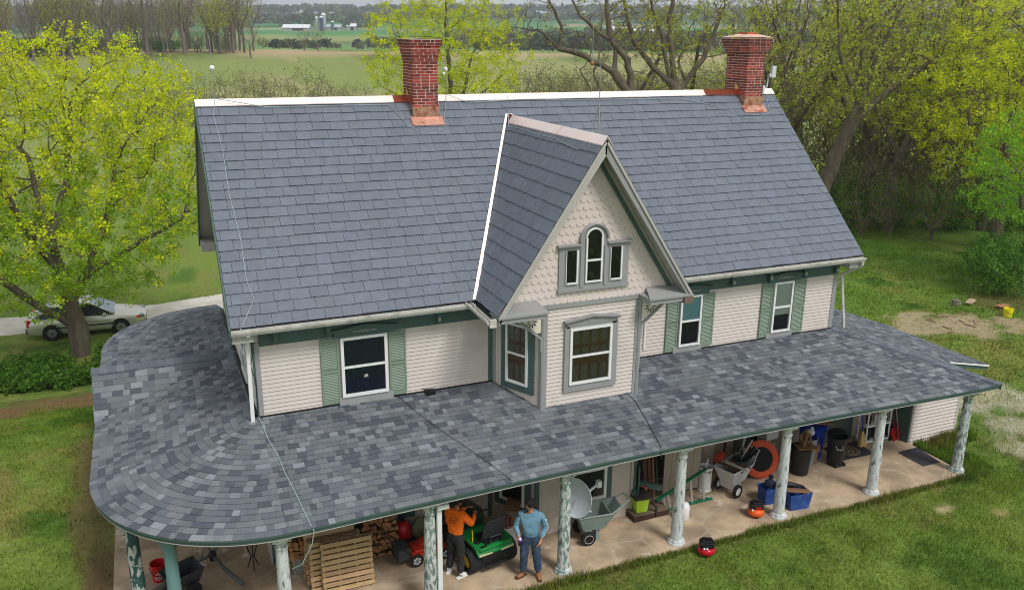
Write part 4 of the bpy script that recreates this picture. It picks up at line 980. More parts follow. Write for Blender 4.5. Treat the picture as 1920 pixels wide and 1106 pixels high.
# gravel driveway behind the maple: sheet following the ground
def strip(name, pts, wd, m_, dz, kind='structure', seed=1):
    r_ = np.random.RandomState(seed); P_ = np.array(pts, float); t = np.linspace(0, len(P_) - 1, 120); xs_ = np.interp(t, range(len(P_)), P_[:, 0]); ys_ = np.interp(t, range(len(P_)), P_[:, 1])
    dx = np.gradient(xs_); dy = np.gradient(ys_); l_ = np.hypot(dx, dy); nx, ny_ = -dy / l_, dx / l_; rows = []
    cols = np.linspace(-1, 1, 9)
    for c_i in cols:
        jit = (fbm(xs_, ys_ + c_i * 9, .8) - .5) * .5 * (abs(c_i) > .9); w_ = wd / 2 * c_i + jit; x_, y_ = xs_ + nx * w_, ys_ + ny_ * w_; rows.append(np.stack([x_, y_, H(x_, y_) + dz - .03 * (abs(c_i) > .95)], 1))
    V_ = np.concatenate(rows); n_ = 120; F_ = [(a * n_ + b, a * n_ + b + 1, (a + 1) * n_ + b + 1, (a + 1) * n_ + b) for a in range(8) for b in range(n_ - 1)]
    return tag(link(name, npmesh(name, V_, np.array(F_), m_, smooth=True)), kind=kind)
m_gravel = mat('pale_gravel', L(205, 200, 190), rough=.95, var=.16, scale=30, bump=.8, bscale=60, col2=L(188, 182, 170), c2scale=.8, c2lo=.45, c2hi=.6)
strip('driveway', [(-60, 27), (-30, 26), (-8, 25.2), (-3.8, 24.6), (.8, 25.2), (8, 27.5), (20, 34), (30, 44)], 2.6, m_gravel, .035)
# ---- grass blades in one mesh
def blades(name, regions, m_, seed=5):
    r_ = np.random.RandomState(seed); Vs = []; Cs = []; nb_ = 0
    for (fn, n, h0, h1, wd) in regions:
        x, y = fn(r_, n); z = H(x, y); c = ground_col(x, y); dens = np.clip((c[:, 1] - c[:, 0] * .82) * 30, .08, 1); k = r_.rand(len(x)) < dens; x, y, z, c = x[k], y[k], z[k], c[k]; n = len(x)
        a = r_.rand(n) * 2 * PI; h = (h0 + (h1 - h0) * r_.rand(n)) * (.25 + 1.5 * fbm(x, y, 1.6)); lean = .5 * h * r_.rand(n); b = r_.rand(n) * 2 * PI; w_ = wd * (.6 + .8 * r_.rand(n))
        p0 = np.stack([x - np.cos(a) * w_, y - np.sin(a) * w_, z - .01], 1); p1 = np.stack([x + np.cos(a) * w_, y + np.sin(a) * w_, z - .01], 1); p2 = np.stack([x + np.cos(b) * lean, y + np.sin(b) * lean, z + h], 1)
        Vs.append(np.stack([p0, p1, p2], 1).reshape(-1, 3)); g = (.7 + .95 * r_.rand(n))[:, None]; tint = np.array([[1.0, 1.06, .8]]) + r_.randn(n, 1) * .08 * np.array([[1, .3, 0]]); Cs.append(np.clip(c * g * tint, 0, 1)); nb_ += n
    V_ = np.concatenate(Vs); return npmesh(name, V_, np.arange(nb_ * 3).reshape(-1, 3), m_, col=np.concatenate(Cs))
m_grass = leafmat('grass_blade', (1.08, 1.08, 1.0), .3)
def rect(x0, x1, y0, y1): return lambda r_, n: (x0 + (x1 - x0) * r_.rand(n), y0 + (y1 - y0) * r_.rand(n))
def edge(r_, n): x = -1 + 18 * r_.rand(n); k = (.35 + .65 * vnoise(x, x * 0, 1.2)); return x, -2.98 - np.abs(r_.randn(n)) * .10 * k + .03
def clear(x0, x1, y0, y1):
    def fn(r_, n):
        x = x0 + (x1 - x0) * r_.rand(n); y = y0 + (y1 - y0) * r_.rand(n)
        bad = ((x > -3.0) & (x < 16.4) & (y > -2.97)) | ((x > 16) & (x < 18.2) & (y > -1.15) & (y < 4)); return x[~bad], y[~bad]
    return fn
tag(link('grass', blades('grass', [(clear(1.5, 20, -7.5, -2.9), 110000, .03, .075, .008), (clear(16.3, 22, -4, 3), 26000, .03, .08, .010), (clear(-8, -2.9, -2, 14), 60000, .03, .08, .011),
    (clear(18, 36, 0, 22), 90000, .04, .10, .017), (edge, 9000, .07, .2, .010), (clear(16.35, 17.3, -2.9, -1.1), 5000, .08, .26, .012), (clear(17, 18.3, -1.6, -1.15), 2500, .1, .35, .012)], m_grass)), kind='stuff', label='short green lawn grass around the porch')
# ================================================================== THINGS UNDER THE PORCH
FZ = .1
def lv(name, lab, cat, x, y, rz=0, z=FZ, group=None, sc=None): return thing(name, lab, cat, (x, y, z), rz, group, sc)
def bucket(name, lab, x, y, z, r, h, m_, rim=None, rz=0):
    t = thing(name, lab, 'bucket', (x, y, z), rz)
    b = MB(); b.lathe([(.001, .0), (r * .82, 0), (r * .86, .02), (r, h * .8), (r * 1.05, h * .8), (r * 1.06, h * .86), (r * 1.02, h * .87), (r * 1.05, h), (r * .97, h), (r * .82, .03), (.001, .03)], 28); b.build('shell', m_, t, smooth=40)
    k = MB(); k.tube([(r * 1.07 * math.cos(a), r * 1.07 * math.sin(a) * 1, h * .8 - abs(math.sin(a)) * h * .35) for a in [PI + PI * i / 14 for i in range(15)]], .006, 5); k.build('handle', m_black, t)
    return t
b = bucket('bucket', 'red plastic bucket with white lettering beside the teal column', -2.12, .05, FZ, .15, .37, m_red)
# lettering curved onto the bucket, facing the camera
for i, (tx, sz, dz) in enumerate((('THE', .045, .075), ('HOME', .085, .02), ('DEPOT', .06, -.045))):
    pass
def curved_text(txt, size, m_, parent, r, zc, ang, tilt=0, du=0, bold=0, name='lettering'):
    o = text_mesh(txt, size, m_, name, parent, Matrix.Identity(4), .0008, bold)
    bm = bmesh.new(); bm.from_mesh(o.data); bmesh.ops.subdivide_edges(bm, edges=[e for e in bm.edges if e.calc_length() > size * .2], cuts=2)
    ct, st = math.cos(tilt), math.sin(tilt)
    for v in bm.verts:
        u = v.co.x * ct - (v.co.y + du) * st; w_ = v.co.x * st + (v.co.y + du) * ct; a = ang + u / r; R_ = r + .002 + v.co.z
        v.co = (R_ * math.cos(a), R_ * math.sin(a), zc + w_)
    bm.to_mesh(o.data); bm.free(); return o
m_wt = tinted('white_ink', (225, 215, 212), rough=.6)
ab = math.radians(-88)
for tx, sz, du in (('THE', .042, .055), ('HOME', .08, .0), ('DEPOT', .05, -.058)): curved_text(tx, sz, m_wt, b, .146, .16, ab, .72, du, .001)
# black dump cart
t = lv('garden_cart', 'black dump cart with one visible wheel behind the teal column', 'cart', -1.70, -.56, .35, sc=.78)
mb = MB(); mb.add([(-.35, -.25, .3), (.3, -.25, .3), (.3, .25, .3), (-.35, .25, .3), (-.45, -.33, .62), (.42, -.33, .66), (.42, .33, .66), (-.45, .33, .62)], [(0, 3, 2, 1), (0, 1, 5, 4), (1, 2, 6, 5), (2, 3, 7, 6), (3, 0, 4, 7)])
mb.tube([(-.45, -.33, .62), (.42, -.33, .66), (.42, .33, .66), (-.45, .33, .62)], .018, 6, closed=True); mb.box(-.3, -.1, .2, .3, .1, .3); mb.build('tray', tinted('dark_grey_tray', (52, 54, 58), rough=.6), t)
def wheel(par, c, r, wd, m_hub, ax=(0, 1, 0), spokes=0):
    k = MB(); k.lathe([(r * .62, -wd / 2), (r * .94, -wd / 2), (r, -wd * .3), (r, wd * .3), (r * .94, wd / 2), (r * .62, wd / 2)], 24, c, ax); o = k.build('wheel', m_rubber, par, smooth=40)
    h = MB(); h.lathe([(.001, -wd * .36), (r * .3, -wd * .38), (r * .63, -wd * .3), (r * .63, wd * .3), (r * .3, wd * .38), (.001, wd * .36)], 20, c, ax); h.build('hub', m_hub, o, smooth=30)
    if spokes:
        s = MB(); A_ = Vector(ax).to_track_quat('Z', 'Y').to_matrix()
        for sg in (-1, 1):
            for i in range(spokes):
                a = 2 * PI * i / spokes; p = Vector(c) + A_ @ Vector((math.cos(a) * r * .6, math.sin(a) * r * .6, sg * wd * .36)); s.beam(Vector(c) + A_ @ Vector((0, 0, sg * wd * .4)), p, r * .1, .01)
        s.build('spokes', m_black, o)
    return o
wheel(t, (.1, -.37, .2), .2, .08, m_dark); wheel(t, (.1, .37, .2), .2, .08, m_dark)
mb = MB(); mb.tube([(-.3, -.2, .6), (-.42, -.1, .78), (-.42, .1, .78), (-.3, .2, .6)], .012, 6); mb.build('handle', m_black, t)
# weathered beams
m_old = tinted('old_timber', (112, 104, 90), rough=.9, var=.35, scale=9, bump=.5, dirt=L(160, 160, 150), dscale=6, dlo=.55, dhi=.62)
for (a, b_, lb) in (((-2.72, -.95, .2), (-1.85, -.28, .24), 'weathered grey round post lying behind the corner columns'), ((-2.5, -1.2, .16), (-1.8, -.55, .18), 'pale split timber lying nearest the corner columns')):
    mb = MB(); a = Vector(a); b_ = Vector(b_); o_ = a.copy(); mb.tube([(0, 0, 0), (b_ - a) * .5 + Vector((.02, 0, .01)), b_ - a], [.075, .08, .07], 9); o = mb.build('timber', m_old); o.location = a; tag(o, lb, 'timber')
# grey tube stand
m_gtube = tinted('grey_tube', (88, 92, 96), rough=.45, var=.1)
t = lv('tube_stand', 'grey tubular stand with three legs lying open on the floor', 'stand', -1.12, -.02, sc=1.12)
for p, r in ((((0, 0, .3), (.15, -.25, .16), (.42, -.72, .06)), .035), (((0, 0, .3), (.25, .4, .5), (.4, .75, .75)), .035), (((0, 0, .3), (-.25, .2, .12), (-.4, .1, .05)), .035)):
    mb = MB(); mb.tube(p, r, 10); mb.build('leg', m_gtube, t, smooth=True)
mb = MB(); mb.tube([(0, 0, .3), (-.2, .35, .9), (-.28, .5, 1.2)], .018, 8); mb.build('pole', m_gtube, t, smooth=True)
mb = MB(); mb.ball((0, 0, .3), .075, 12); mb.box(-.05, -.05, .2, .05, .05, .3); mb.build('hub', m_black, t)
# white tubular frame
m_offw = tinted('offwhite_tube', (205, 196, 180), rough=.5, var=.08, dirt=L(150, 120, 90), dscale=9, dlo=.6, dhi=.7)
t = lv('swing', 'off white tubular swing frame standing on the terrace', 'swing', -1.32, .2)
mb = MB(); mb.tube([(0, 0, 0), (0, .1, .9), (.05, .15, 1.2)], .03, 8); mb.build('leg', m_offw, t, smooth=True)
mb = MB(); mb.tube([(.85, .0, 0), (.82, .1, .9), (.8, .15, 1.2)], .03, 8); mb.build('leg', m_offw, t, smooth=True)
mb = MB(); mb.tube([(0, .02, .35), (.1, .04, .5), (.25, .06, .58), (.82, .06, .62)], .022, 8); mb.build('brace', m_offw, t, smooth=True)
for x in (0, .85): mb = MB(); mb.ball((x, 0, .03), .05, 8); mb.box(x - .08, -.03, 0, x + .08, .03, .04); mb.build('foot', m_offw, t)
# black plant stand
t = lv('plant_stand', 'black iron plant stand between the swing frame and the pallets', 'stand', -.38, -.25)
for a in (0.5, 2.6, 4.7): mb = MB(); mb.tube([(.12 * math.cos(a), .12 * math.sin(a), 0), (.03 * math.cos(a), .03 * math.sin(a), .25), (.17 * math.cos(a), .17 * math.sin(a), .62)], .012, 6); mb.build('leg', m_black, t)
mb = MB(); mb.lathe([(.001, .62), (.2, .62), (.2, .66), (.001, .66)], 16); mb.build('top', m_black, t)
# concrete blocks
m_conc = tinted('concrete', (150, 148, 145), rough=.95, var=.12, scale=12, bump=.4)
def block(x, y, rz, lb, z=FZ):
    t = lv('concrete_block', lb, 'block', x, y, rz, z=z); mb = MB()
    mb.box(-.1, -.1, 0, .1, .1, .03); mb.box(-.1, -.1, .37, .1, .1, .4); mb.box(-.1, -.1, .03, -.07, .1, .37); mb.box(.07, -.1, .03, .1, .1, .37); mb.box(-.07, -.1, .18, .07, .1, .22)
    mb.box(-.09, -.092, .02, .09, -.085, .38); mb.build('shell', m_conc, t, bevel=.005); return t
block(.42, -.75, .1, 'grey concrete block on end left of the pallets'); block(2.36, -.62, -.2, 'grey concrete block holding up the firewood, lower one'); block(2.36, -.60, -.1, 'grey concrete block holding up the firewood, upper one', z=FZ + .402)
# pallets
def pallet():
    t = thing('pallet', '', 'pallet', (0, 0, 0), 0, 'wooden pallets standing in a row')
    Wd, Hd = .98, 1.0
    for i in range(9):
        mb = MB(); z = i * (Hd - .09) / 8; g = rnd(.85, 1.4); mb.cur = (g, g * rnd(.94, 1.02), g * rnd(.85, 1)); mb.box(rnd(-.008, .008), -.018, z, Wd + rnd(-.008, .008), 0, z + .078 + rnd(0, .008)); mb.build('board', m_wood, t)
    for x in (.02, .31, .64, .93): mb = MB(); g = rnd(.7, 1.0); mb.cur = (g, g, g); mb.box(x, 0.001, 0, x + .04, .095, Hd); mb.build('stringer', m_wood, t)
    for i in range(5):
        mb = MB(); z = i * (Hd - .09) / 4; g = rnd(.4, .7); mb.cur = (g, g * .98, g * .9); mb.box(0, .096, z, Wd, .112, z + .09); mb.build('board', m_wood, t)  # back boards coloured darker, standing in for shade seen through the gaps
    return t
pallet0 = pallet(); pallet0['label'] = 'wooden pallet standing at the front of the row'
def pose_p(o, x, y, z, lean, rz): o.location = (x, y, z); o.rotation_euler = (-lean, 0, rz)
pose_p(pallet0, .74, -1.68, FZ + .03, .13, -.02)
for i, (dx, dz, sc_) in enumerate(((-.20, .0, 1.0), (-.16, .02, .98), (-.24, .06, 1.04), (-.22, .1, 1.05), (-.26, .13, 1.06))):
    o = dup(pallet0, (0, 0, 0), label='wooden pallet, %s behind the front one' % ('second|third|fourth|fifth|sixth'.split('|')[i]), sc=(1, 1, sc_)); pose_p(o, .74 + dx, -1.68 + .135 * (i + 1), FZ + .02, .13, -.02 + rnd(-.02, .02))
# firewood
m_log = tinted('split_log', (128, 92, 62), rough=.9, var=.35, scale=9, attr=True, bump=.4)
def log_mesh(i):
    mb = MB(); n = random.choice([3, 4, 5]); r = rnd(.05, .075); ang = sorted(rnd(0, 2 * PI / n * .5) + 2 * PI * k / n for k in range(n)); pts = [(r * math.cos(a) * rnd(.8, 1.15), 0, r * math.sin(a) * rnd(.8, 1.15)) for a in ang]
    g = rnd(.5, .9); mb.cur = (g, g, g); n0 = len(mb.f); mb.prism(pts, (0, .40, 0)); e = rnd(1.2, 1.9)
    mb.c[n0] = (e, e * 1.0, e * .9); mb.c[n0 + 1] = (e, e, e * .9); return mb.mesh('log', m_log)
logs = [log_mesh(i) for i in range(12)]
def log(x, y, z, lab, rx=0, rz=0): 
    o = link('firewood_log', random.choice(logs), loc=(x, y, z), rot=(rx, rnd(0, 6.3), rz + rnd(-.12, .12))); tag(o, lab, 'log', 'split firewood logs in the pile')
LG1 = 'split firewood log in the heap right of the pallets'; LG2 = 'split firewood log in the heap left of the pallets'
for row in range(9):
    nn = 7 - max(0, row - 6)
    for k in range(nn):
        x = 1.72 + k * .105 + (.05 if row % 2 else 0) + rnd(-.015, .015)
        if row >= 5: x += .02
        log(x, -.98 + .045 * row * .6 + rnd(-.03, .03) + (.1 if row < 2 else 0), FZ + .06 + row * .105, LG1, 0, -.15)
for k in range(9): log(1.75 + .09 * k, -.80 + rnd(-.05, .05), 1.14 + rnd(-.02, .08), LG1, .9 + rnd(-.2, .3), rnd(-.4, .4))
for row in range(8):
    for k in range(3): log(.28 + k * .1 + rnd(-.02, .02), -1.0 + rnd(-.03, .03) + .3 * (row < 4), FZ + .06 + row * .105, LG2, 0, .1)
# ---- push mower
def push_mower(x, y, rz, lab, mr):
    t = lv('lawn_mower', lab, 'lawn mower', x, y, rz)
    mb = MB(); mb.prism([(-.38, -.24, .1), (.30, -.26, .1), (.42, -.12, .1), (.42, .12, .1), (.30, .26, .1), (-.38, .24, .1)], (0, 0, .14)); mb.prism([(-.3, -.19, .24), (.24, -.2, .24), (.33, -.1, .24), (.33, .1, .24), (.24, .2, .24), (-.3, .19, .24)], (0, 0, .05)); mb.build('deck', mr, t, bevel=.02)
    mb = MB(); mb.lathe([(.15, .29), (.16, .33), (.15, .38), (.10, .41), (.001, .42)], 18); mb.build('engine_cover', mr, t, smooth=40)
    mb = MB(); mb.box(-.1, -.15, .28, .22, .15, .33); mb.cbox((.2, 0, .36), (.12, .16, .1)); mb.build('engine', tinted('engine_grey', (90, 90, 92), rough=.4, metal=.5), t, bevel=.01)
    for cx in (-.30, .33):
        for cy in (-.29, .29): wheel(t, (cx, cy, .12 if cx > 0 else .14), .12 if cx > 0 else .14, .05, tinted('wheel_grey', (185, 185, 185), rough=.5), spokes=6)
    mb = MB(); mb.tube([(-.34, -.2, .2), (-.75, -.2, .62), (-.98, -.2, .92), (-1.0, 0, .95), (-.98, .2, .92), (-.75, .2, .62), (-.34, .2, .2)], .012, 6); mb.build('handle', m_black, t)
    mb = MB(); mb.box(-.66, -.2, .12, -.38, .2, .4); mb.build('bag', tinted('dark_bag', (58, 60, 62), rough=.9), t, bevel=.04)
    mb = MB(); mb.cbox((.1, -.262, .17), (.12, .004, .06)); mb.build('sticker', tinted('yellow_sticker', (220, 200, 60)), t)
    return t
m_mred = tinted('mower_red', (205, 58, 30), rough=.35, var=.06)
push_mower(2.92, -1.16, .1, 'red orange push mower with grey wheels beside the white pipe', m_mred)
# tiller, sack, petrol can
t = lv('snow_blower', 'red machine with black chute against the wall behind the mower', 'snow blower', 2.62, -.55, .2)
mb = MB(); mb.lathe([(.001, .06), (.17, .06), (.19, .2), (.17, .42), (.1, .52), (.001, .54)], 14); mb.build('housing', m_red, t, smooth=50)
mb = MB(); mb.tube([(0, 0, .5), (-.05, 0, .68), (-.12, -.02, .82)], [.05, .035, .03], 8); mb.build('chute', m_black, t, smooth=True)
wheel(t, (-.1, -.2, .1), .1, .05, m_black); wheel(t, (.1, -.2, .1), .1, .05, m_black)
t = lv('sack', 'pale olive sack slumped between the red machine and the red can', 'sack', 2.98, -.55)
mb = MB(); mb.ball((0, 0, .24), .17, 14, (1, .8, 1.4)); mb.ball((.02, 0, .46), .08, 10, (1.3, .8, .8)); mb.build('bag', tinted('olive_cloth', (128, 128, 98), rough=.95, var=.15, bump=.6), t, smooth=True)
t = lv('fuel_can', 'red fuel can with a black and yellow spout by the wall', 'fuel can', 3.32, -.55)
mb = MB(); mb.box(-.14, -.1, 0, .14, .1, .45); mb.box(-.1, -.02, .45, .1, .02, .52); mb.build('tank', m_red, t, bevel=.03)
mb = MB(); mb.tube([(0, 0, .5), (0, 0, .62), (.0, -.03, .78)], [.03, .016, .012], 8); mb.build('spout', m_black, t); mb = MB(); mb.lathe([(.035, .5), (.035, .55), (.02, .56)], 10); mb.build('collar', tinted('yellow_plastic', (225, 200, 40)), t)
# ---- riding mower
t = lv('riding_mower', 'green and yellow riding mower seen from behind, between the two men', 'riding mower', 3.98, -1.78, math.radians(10))
mg = tinted('tractor_green', (24, 128, 58), rough=.28, var=.05); mgd = tinted('tractor_dark_green', (38, 60, 44), rough=.35); my = tinted('tractor_yellow', (215, 190, 40), rough=.4)
mb = MB()      # rear fender deck, front of tractor is +y
mb.prism([(-.43, -.34, .55), (-.36, -.46, .55), (.36, -.46, .55), (.43, -.34, .55), (.43, .22, .55), (.30, .34, .55), (-.30, .34, .55), (-.43, .22, .55)], (0, 0, .08)); mb.prism([(-.41, -.44, .43), (.41, -.44, .43), (.43, -.36, .55), (-.43, -.36, .55)], (0, -.02, .05))
mb.build('fender', mg, t, bevel=.03)
mb = MB(); mb.prism([(-.40, -.475, .47), (-.1, -.478, .47), (-.1, -.478, .50), (-.40, -.475, .53)], (0, -.006, 0)); mb.prism([(.1, -.478, .47), (.40, -.475, .47), (.40, -.475, .53), (.1, -.478, .50)], (0, -.006, 0)); mb.build('trim', tinted('pale_decal', (190, 195, 150)), t)
mb = MB(); mb.box(-.3, -.42, .18, .3, -.3, .44); mb.box(-.34, -.36, .32, .34, .9, .4); mb.beam((-.25, -.46, .2), (.25, -.46, .2), .06, .05); mb.build('chassis', m_black, t, bevel=.01)
for sx in (-1, 1): wheel(t, (sx * .42, -.16, .25), .255, .24, my, ax=(1, 0, 0))
for sx in (-1, 1): wheel(t, (sx * .36, 1.02, .18), .18, .15, my, ax=(1, 0, 0))
mb = MB(); mb.prism([(-.45, .25, .14), (.45, .25, .14), (.5, .5, .14), (.35, .8, .14), (-.35, .8, .14), (-.5, .5, .14)], (0, 0, .16)); mb.build('mowing_deck', my, t, bevel=.02)
mb = MB(); mb.prism([(-.24, .0, .64), (.24, .0, .64), (.26, -.3, .66), (-.26, -.3, .66)], (0, 0, .07)); mb.build('seat', m_black, t, bevel=.025)
mb = MB(); mb.prism([(-.24, -.28, .72), (.24, -.28, .72), (.27, -.36, 1.0), (.2, -.40, 1.19), (-.2, -.40, 1.19), (-.27, -.36, 1.0)], (0, -.07, .01)); mb.build('backrest', tinted('seat_black', (42, 44, 46), rough=.55, dirt=L(120, 120, 118), dscale=40, dlo=.66, dhi=.7), t, bevel=.03)
mb = MB(); mb.box(-.2, -.38, .63, .2, -.2, .70); mb.tube([(-.15, -.44, .68), (-.12, -.42, .8), (.12, -.42, .8), (.15, -.44, .68)], .02, 6); mb.build('seat_frame', m_black, t)
mb = MB(); mb.lathe([(.001, 0), (.06, 0), (.06, .045), (.001, .05)], 14, (-.30, -.22, .63)); mb.build('fuel_cap', m_black, t)
mb = MB(); mb.box(-.34, -.44, .632, -.2, -.38, .636); mb.box(.2, -.1, .632, .36, .1, .68); mb.build('control_panel', m_black, t)
mb = MB(); n_ = 9
for i in range(7):
    yy = .42 + i * .12; 
hood = [[(x, y, z * (1 - .10 * ((y - .4) / .8) ** 2)) for (x, z) in ((-.24, .42), (-.26, .75), (-.2, .92), (-.08, .98), (.08, .98), (.2, .92), (.26, .75), (.24, .42))] for y in (.42, .6, .85, 1.1, 1.22)]
vs = [p for r_ in hood for p in r_]; fs = [(i * 8 + j, i * 8 + j + 1, (i + 1) * 8 + j + 1, (i + 1) * 8 + j) for i in range(4) for j in range(7)] + [tuple(range(7, -1, -1)), tuple(range(32, 40))]
mb.add(vs, fs); mb.build('hood', mgd, t, smooth=50)
mb = MB(); mb.tube([(0, .42, .85), (0, .25, .98)], .03, 8); c_sw = Vector((0, .22, 1.0)); mb.tube([c_sw + Matrix.Rotation(-.6, 3, 'X') @ Vector((.18 * math.cos(a), .18 * math.sin(a), 0)) for a in [2 * PI * i / 20 for i in range(20)]], .016, 6, closed=True); mb.tube([c_sw + Vector((-.17, 0, 0)), c_sw, c_sw + Vector((.17, 0, 0))], .014, 6); mb.build('steering_wheel', m_black, t)
mb = MB(); mb.tube([(-.36, -.15, .6), (-.34, -.1, .86)], .012, 6); mb.build('lever', tinted('yellow_plastic', (225, 200, 40)), t)
# bag and board near the man in blue
t = lv('paper_bag', 'white bag with tied top on the floor behind the man in blue', 'bag', 4.72, -1.3, .3)
mb = MB(); mb.add([(-.17, -.1, 0), (.17, -.1, 0), (.17, .1, 0), (-.17, .1, 0), (-.13, -.06, .3), (.15, -.06, .33), (.13, .06, .3), (-.15, .06, .32)], [(0, 3, 2, 1), (0, 1, 5, 4), (1, 2, 6, 5), (2, 3, 7, 6), (3, 0, 4, 7), (4, 5, 6, 7)]); mb.build('bag', tinted('dirty_white', (176, 172, 168), rough=.9, var=.15, bump=.5), t)
mb = MB(); mb.tube([(-.05, 0, .3), (-.07, 0, .5), (.0, .0, .62)], .025, 6); mb.tube([(.06, 0, .3), (.05, 0, .52)], .03, 6); mb.build('contents', tinted('brick_tube', (120, 62, 52)), t)
t = lv('side_table', 'brown board topped stand below the bay window', 'table', 4.98, -.98, .95)
mb = MB(); mb.box(-.4, -.16, .66, .4, .16, .69); mb.build('top', tinted('brown_board', (128, 98, 66), rough=.8, var=.2, stretch=(1, 6, 1)), t)
for sx in (-.34, .34):
    for sy in (-.12, .12): mb = MB(); mb.box(sx - .02, sy - .02, 0, sx + .02, sy + .02, .66); mb.build('leg', m_old, t)
# ---- utility cart with wheels
def cart(x, y, rz, lab, m_, hub):
    t = lv('utility_cart', lab, 'cart', x, y, rz)
    mb = MB(); rim = [(-.42, -.28), (.30, -.30), (.55, -.2), (.55, .2), (.30, .30), (-.42, .28)]; bot = [(-.28, -.18), (.16, -.2), (.24, -.12), (.24, .12), (.16, .2), (-.28, .18)]
    zt = [.66, .68, .76, .76, .68, .66]; n = 6
    vs = [(x_, y_, z_) for (x_, y_), z_ in zip(rim, zt)] + [(x_, y_, .3) for x_, y_ in bot] + [(x_ * .95, y_ * .93, z_) for (x_, y_), z_ in zip(rim, zt)] + [(x_ * .92, y_ * .9, .33) for x_, y_ in bot]
    fs = [(i, n + i, n + (i + 1) % n, (i + 1) % n) for i in range(n)] + [(n + 0, n + 5, n + 4, n + 3, n + 2, n + 1)] + [(2 * n + (i + 1) % n, 3 * n + (i + 1) % n, 3 * n + i, 2 * n + i) for i in range(n)] + [tuple(3 * n + i for i in range(n))] + [(i, (i + 1) % n, 2 * n + (i + 1) % n, 2 * n + i) for i in range(n)]
    mb.add(vs, [f[::-1] for f in fs]); mb.build('tub', m_, t)
    mb = MB(); mb.tube([(x_, y_, z_ + .005) for (x_, y_), z_ in zip(rim, zt)], .02, 6, closed=True); mb.build('rim', m_, t)
    mb = MB(); mb.tube([(.54, -.19, .76), (.74, -.15, .86), (.76, 0, .87), (.74, .15, .86), (.54, .19, .76)], .018, 6); mb.build('handle', m_, t)
    mb = MB(); mb.box(.02, -.14, 0, .1, -.05, .31); mb.box(.02, .05, 0, .1, .14, .31); mb.build('leg', m_, t)
    mb = MB(); mb.tube([(-.2, -.26, .15), (-.2, .26, .15)], .02, 8); mb.box(-.25, -.2, .15, -.1, .2, .31); mb.build('axle', m_, t)
    for sy in (-1, 1): wheel(t, (-.2, sy * .27, .16), .16, .07, hub)
    return t
m_cartg = tinted('sage_plastic', (128, 144, 138), rough=.5, var=.05)
t = cart(6.42, -1.88, -.12, 'sage green utility cart with the satellite dish leaning over it', m_cartg, m_dark)
mb = MB(); mb.prism([(.2, -.25, .4), (.2, .25, .4), (.28, .25, .68), (.28, -.25, .68)], (.015, 0, 0)); mb.build('divider', m_cartg, t)
for sy in (-1, 1): mb = MB(); mb.tube([(-.2 + .095 * math.cos(a), sy * .31, .16 + .095 * math.sin(a)) for a in [2 * PI * i / 18 for i in range(18)]], .007, 5, closed=True); mb.build('wheel_ring', m_lgrey, t)
t = lv('satellite_dish', 'white oval satellite dish beside the green column', 'satellite dish', 5.80, -2.28, 0, z=1.42)
nv = Vector((-.80, -.58, .12)).normalized(); Rq = nv.to_track_quat('Z', 'Y').to_matrix().to_4x4()
mb = MB(); mb.M = Rq @ Matrix.Diagonal((.36, .42, 1, 1)); mb.lathe([(.001, .0), (.35, .01), (.7, .035), (.95, .07), (1.0, .085), (1.02, .08), (1.0, .07), (.95, .055), (.7, .02), (.35, -.005), (.001, -.015)], 36)
mb.build('reflector', tinted('dish_white', (205, 212, 220), rough=.45, var=.04, dirt=L(170, 175, 180), dscale=5, dlo=.6, dhi=.75), t, smooth=60)
mb = MB(); mb.tube([(.06, .06, -.06), (.35, .22, -.1), (.62, .3, -.02)], .03, 8); mb.cbox((.66, .3, .0), (.1, .1, .14)); mb.tube([(.05, .05, -.06), (.3, .1, -.45), (.5, .3, -.62)], .025, 8); mb.build('arm', m_white, t)
mb = MB(); mb.tube([(.1, .1, .1), (.14, .0, -.3), (.3, .2, -.75)], .008, 5); mb.build('cable', m_bcable, t)
# ---- platform, lime bin, lid, gutter offcut
t = lv('wooden_step', 'low dark brown wooden step under the lime green bin', 'step', 7.98, -1.52, .0); mb = MB(); mb.box(-.45, -.22, 0, .45, .22, .13); mb.build('step', tinted('dark_brown_wood', (66, 48, 38), rough=.85, var=.3, scale=5, stretch=(1, 8, 8)), t); mb = MB(); mb.box(-.45, -.22, .131, .45, .22, .155); mb.build('top', tinted('worn_top', (112, 98, 80), rough=.9, var=.2), t)
t = lv('storage_bin', 'lime green bin with a brown lid on the wooden step', 'bin', 7.78, -1.56, -.1, z=.256); mb = MB(); mb.add([(-.13, -.1, 0), (.13, -.1, 0), (.13, .1, 0), (-.13, .1, 0), (-.16, -.13, .32), (.16, -.13, .32), (.16, .13, .32), (-.16, .13, .32)], [(0, 3, 2, 1), (0, 1, 5, 4), (1, 2, 6, 5), (2, 3, 7, 6), (3, 0, 4, 7), (4, 5, 6, 7)]); mb.build('tub', tinted('lime_plastic', (168, 205, 48), rough=.4), t, bevel=.015)
mb = MB(); mb.box(-.2, -.15, .33, .24, .16, .37); mb.tube([(.2, -.15, .34), (.32, -.16, .1), (.34, -.16, -.1)], .03, 6); mb.build('lid', tinted('dark_lid', (62, 54, 48), rough=.8), t, bevel=.008)
t = lv('gutter_offcut', 'bent dark green gutter piece lying over the bin', 'gutter piece', 7.95, -1.4, 0, z=.68); mb = MB(); mb.beam((-.32, -.12, -.02), (-.12, .15, .1), .1, .12); mb.beam((-.12, .15, .1), (.42, -.1, -.02), .1, .12); mb.build('channel', m_green, t)
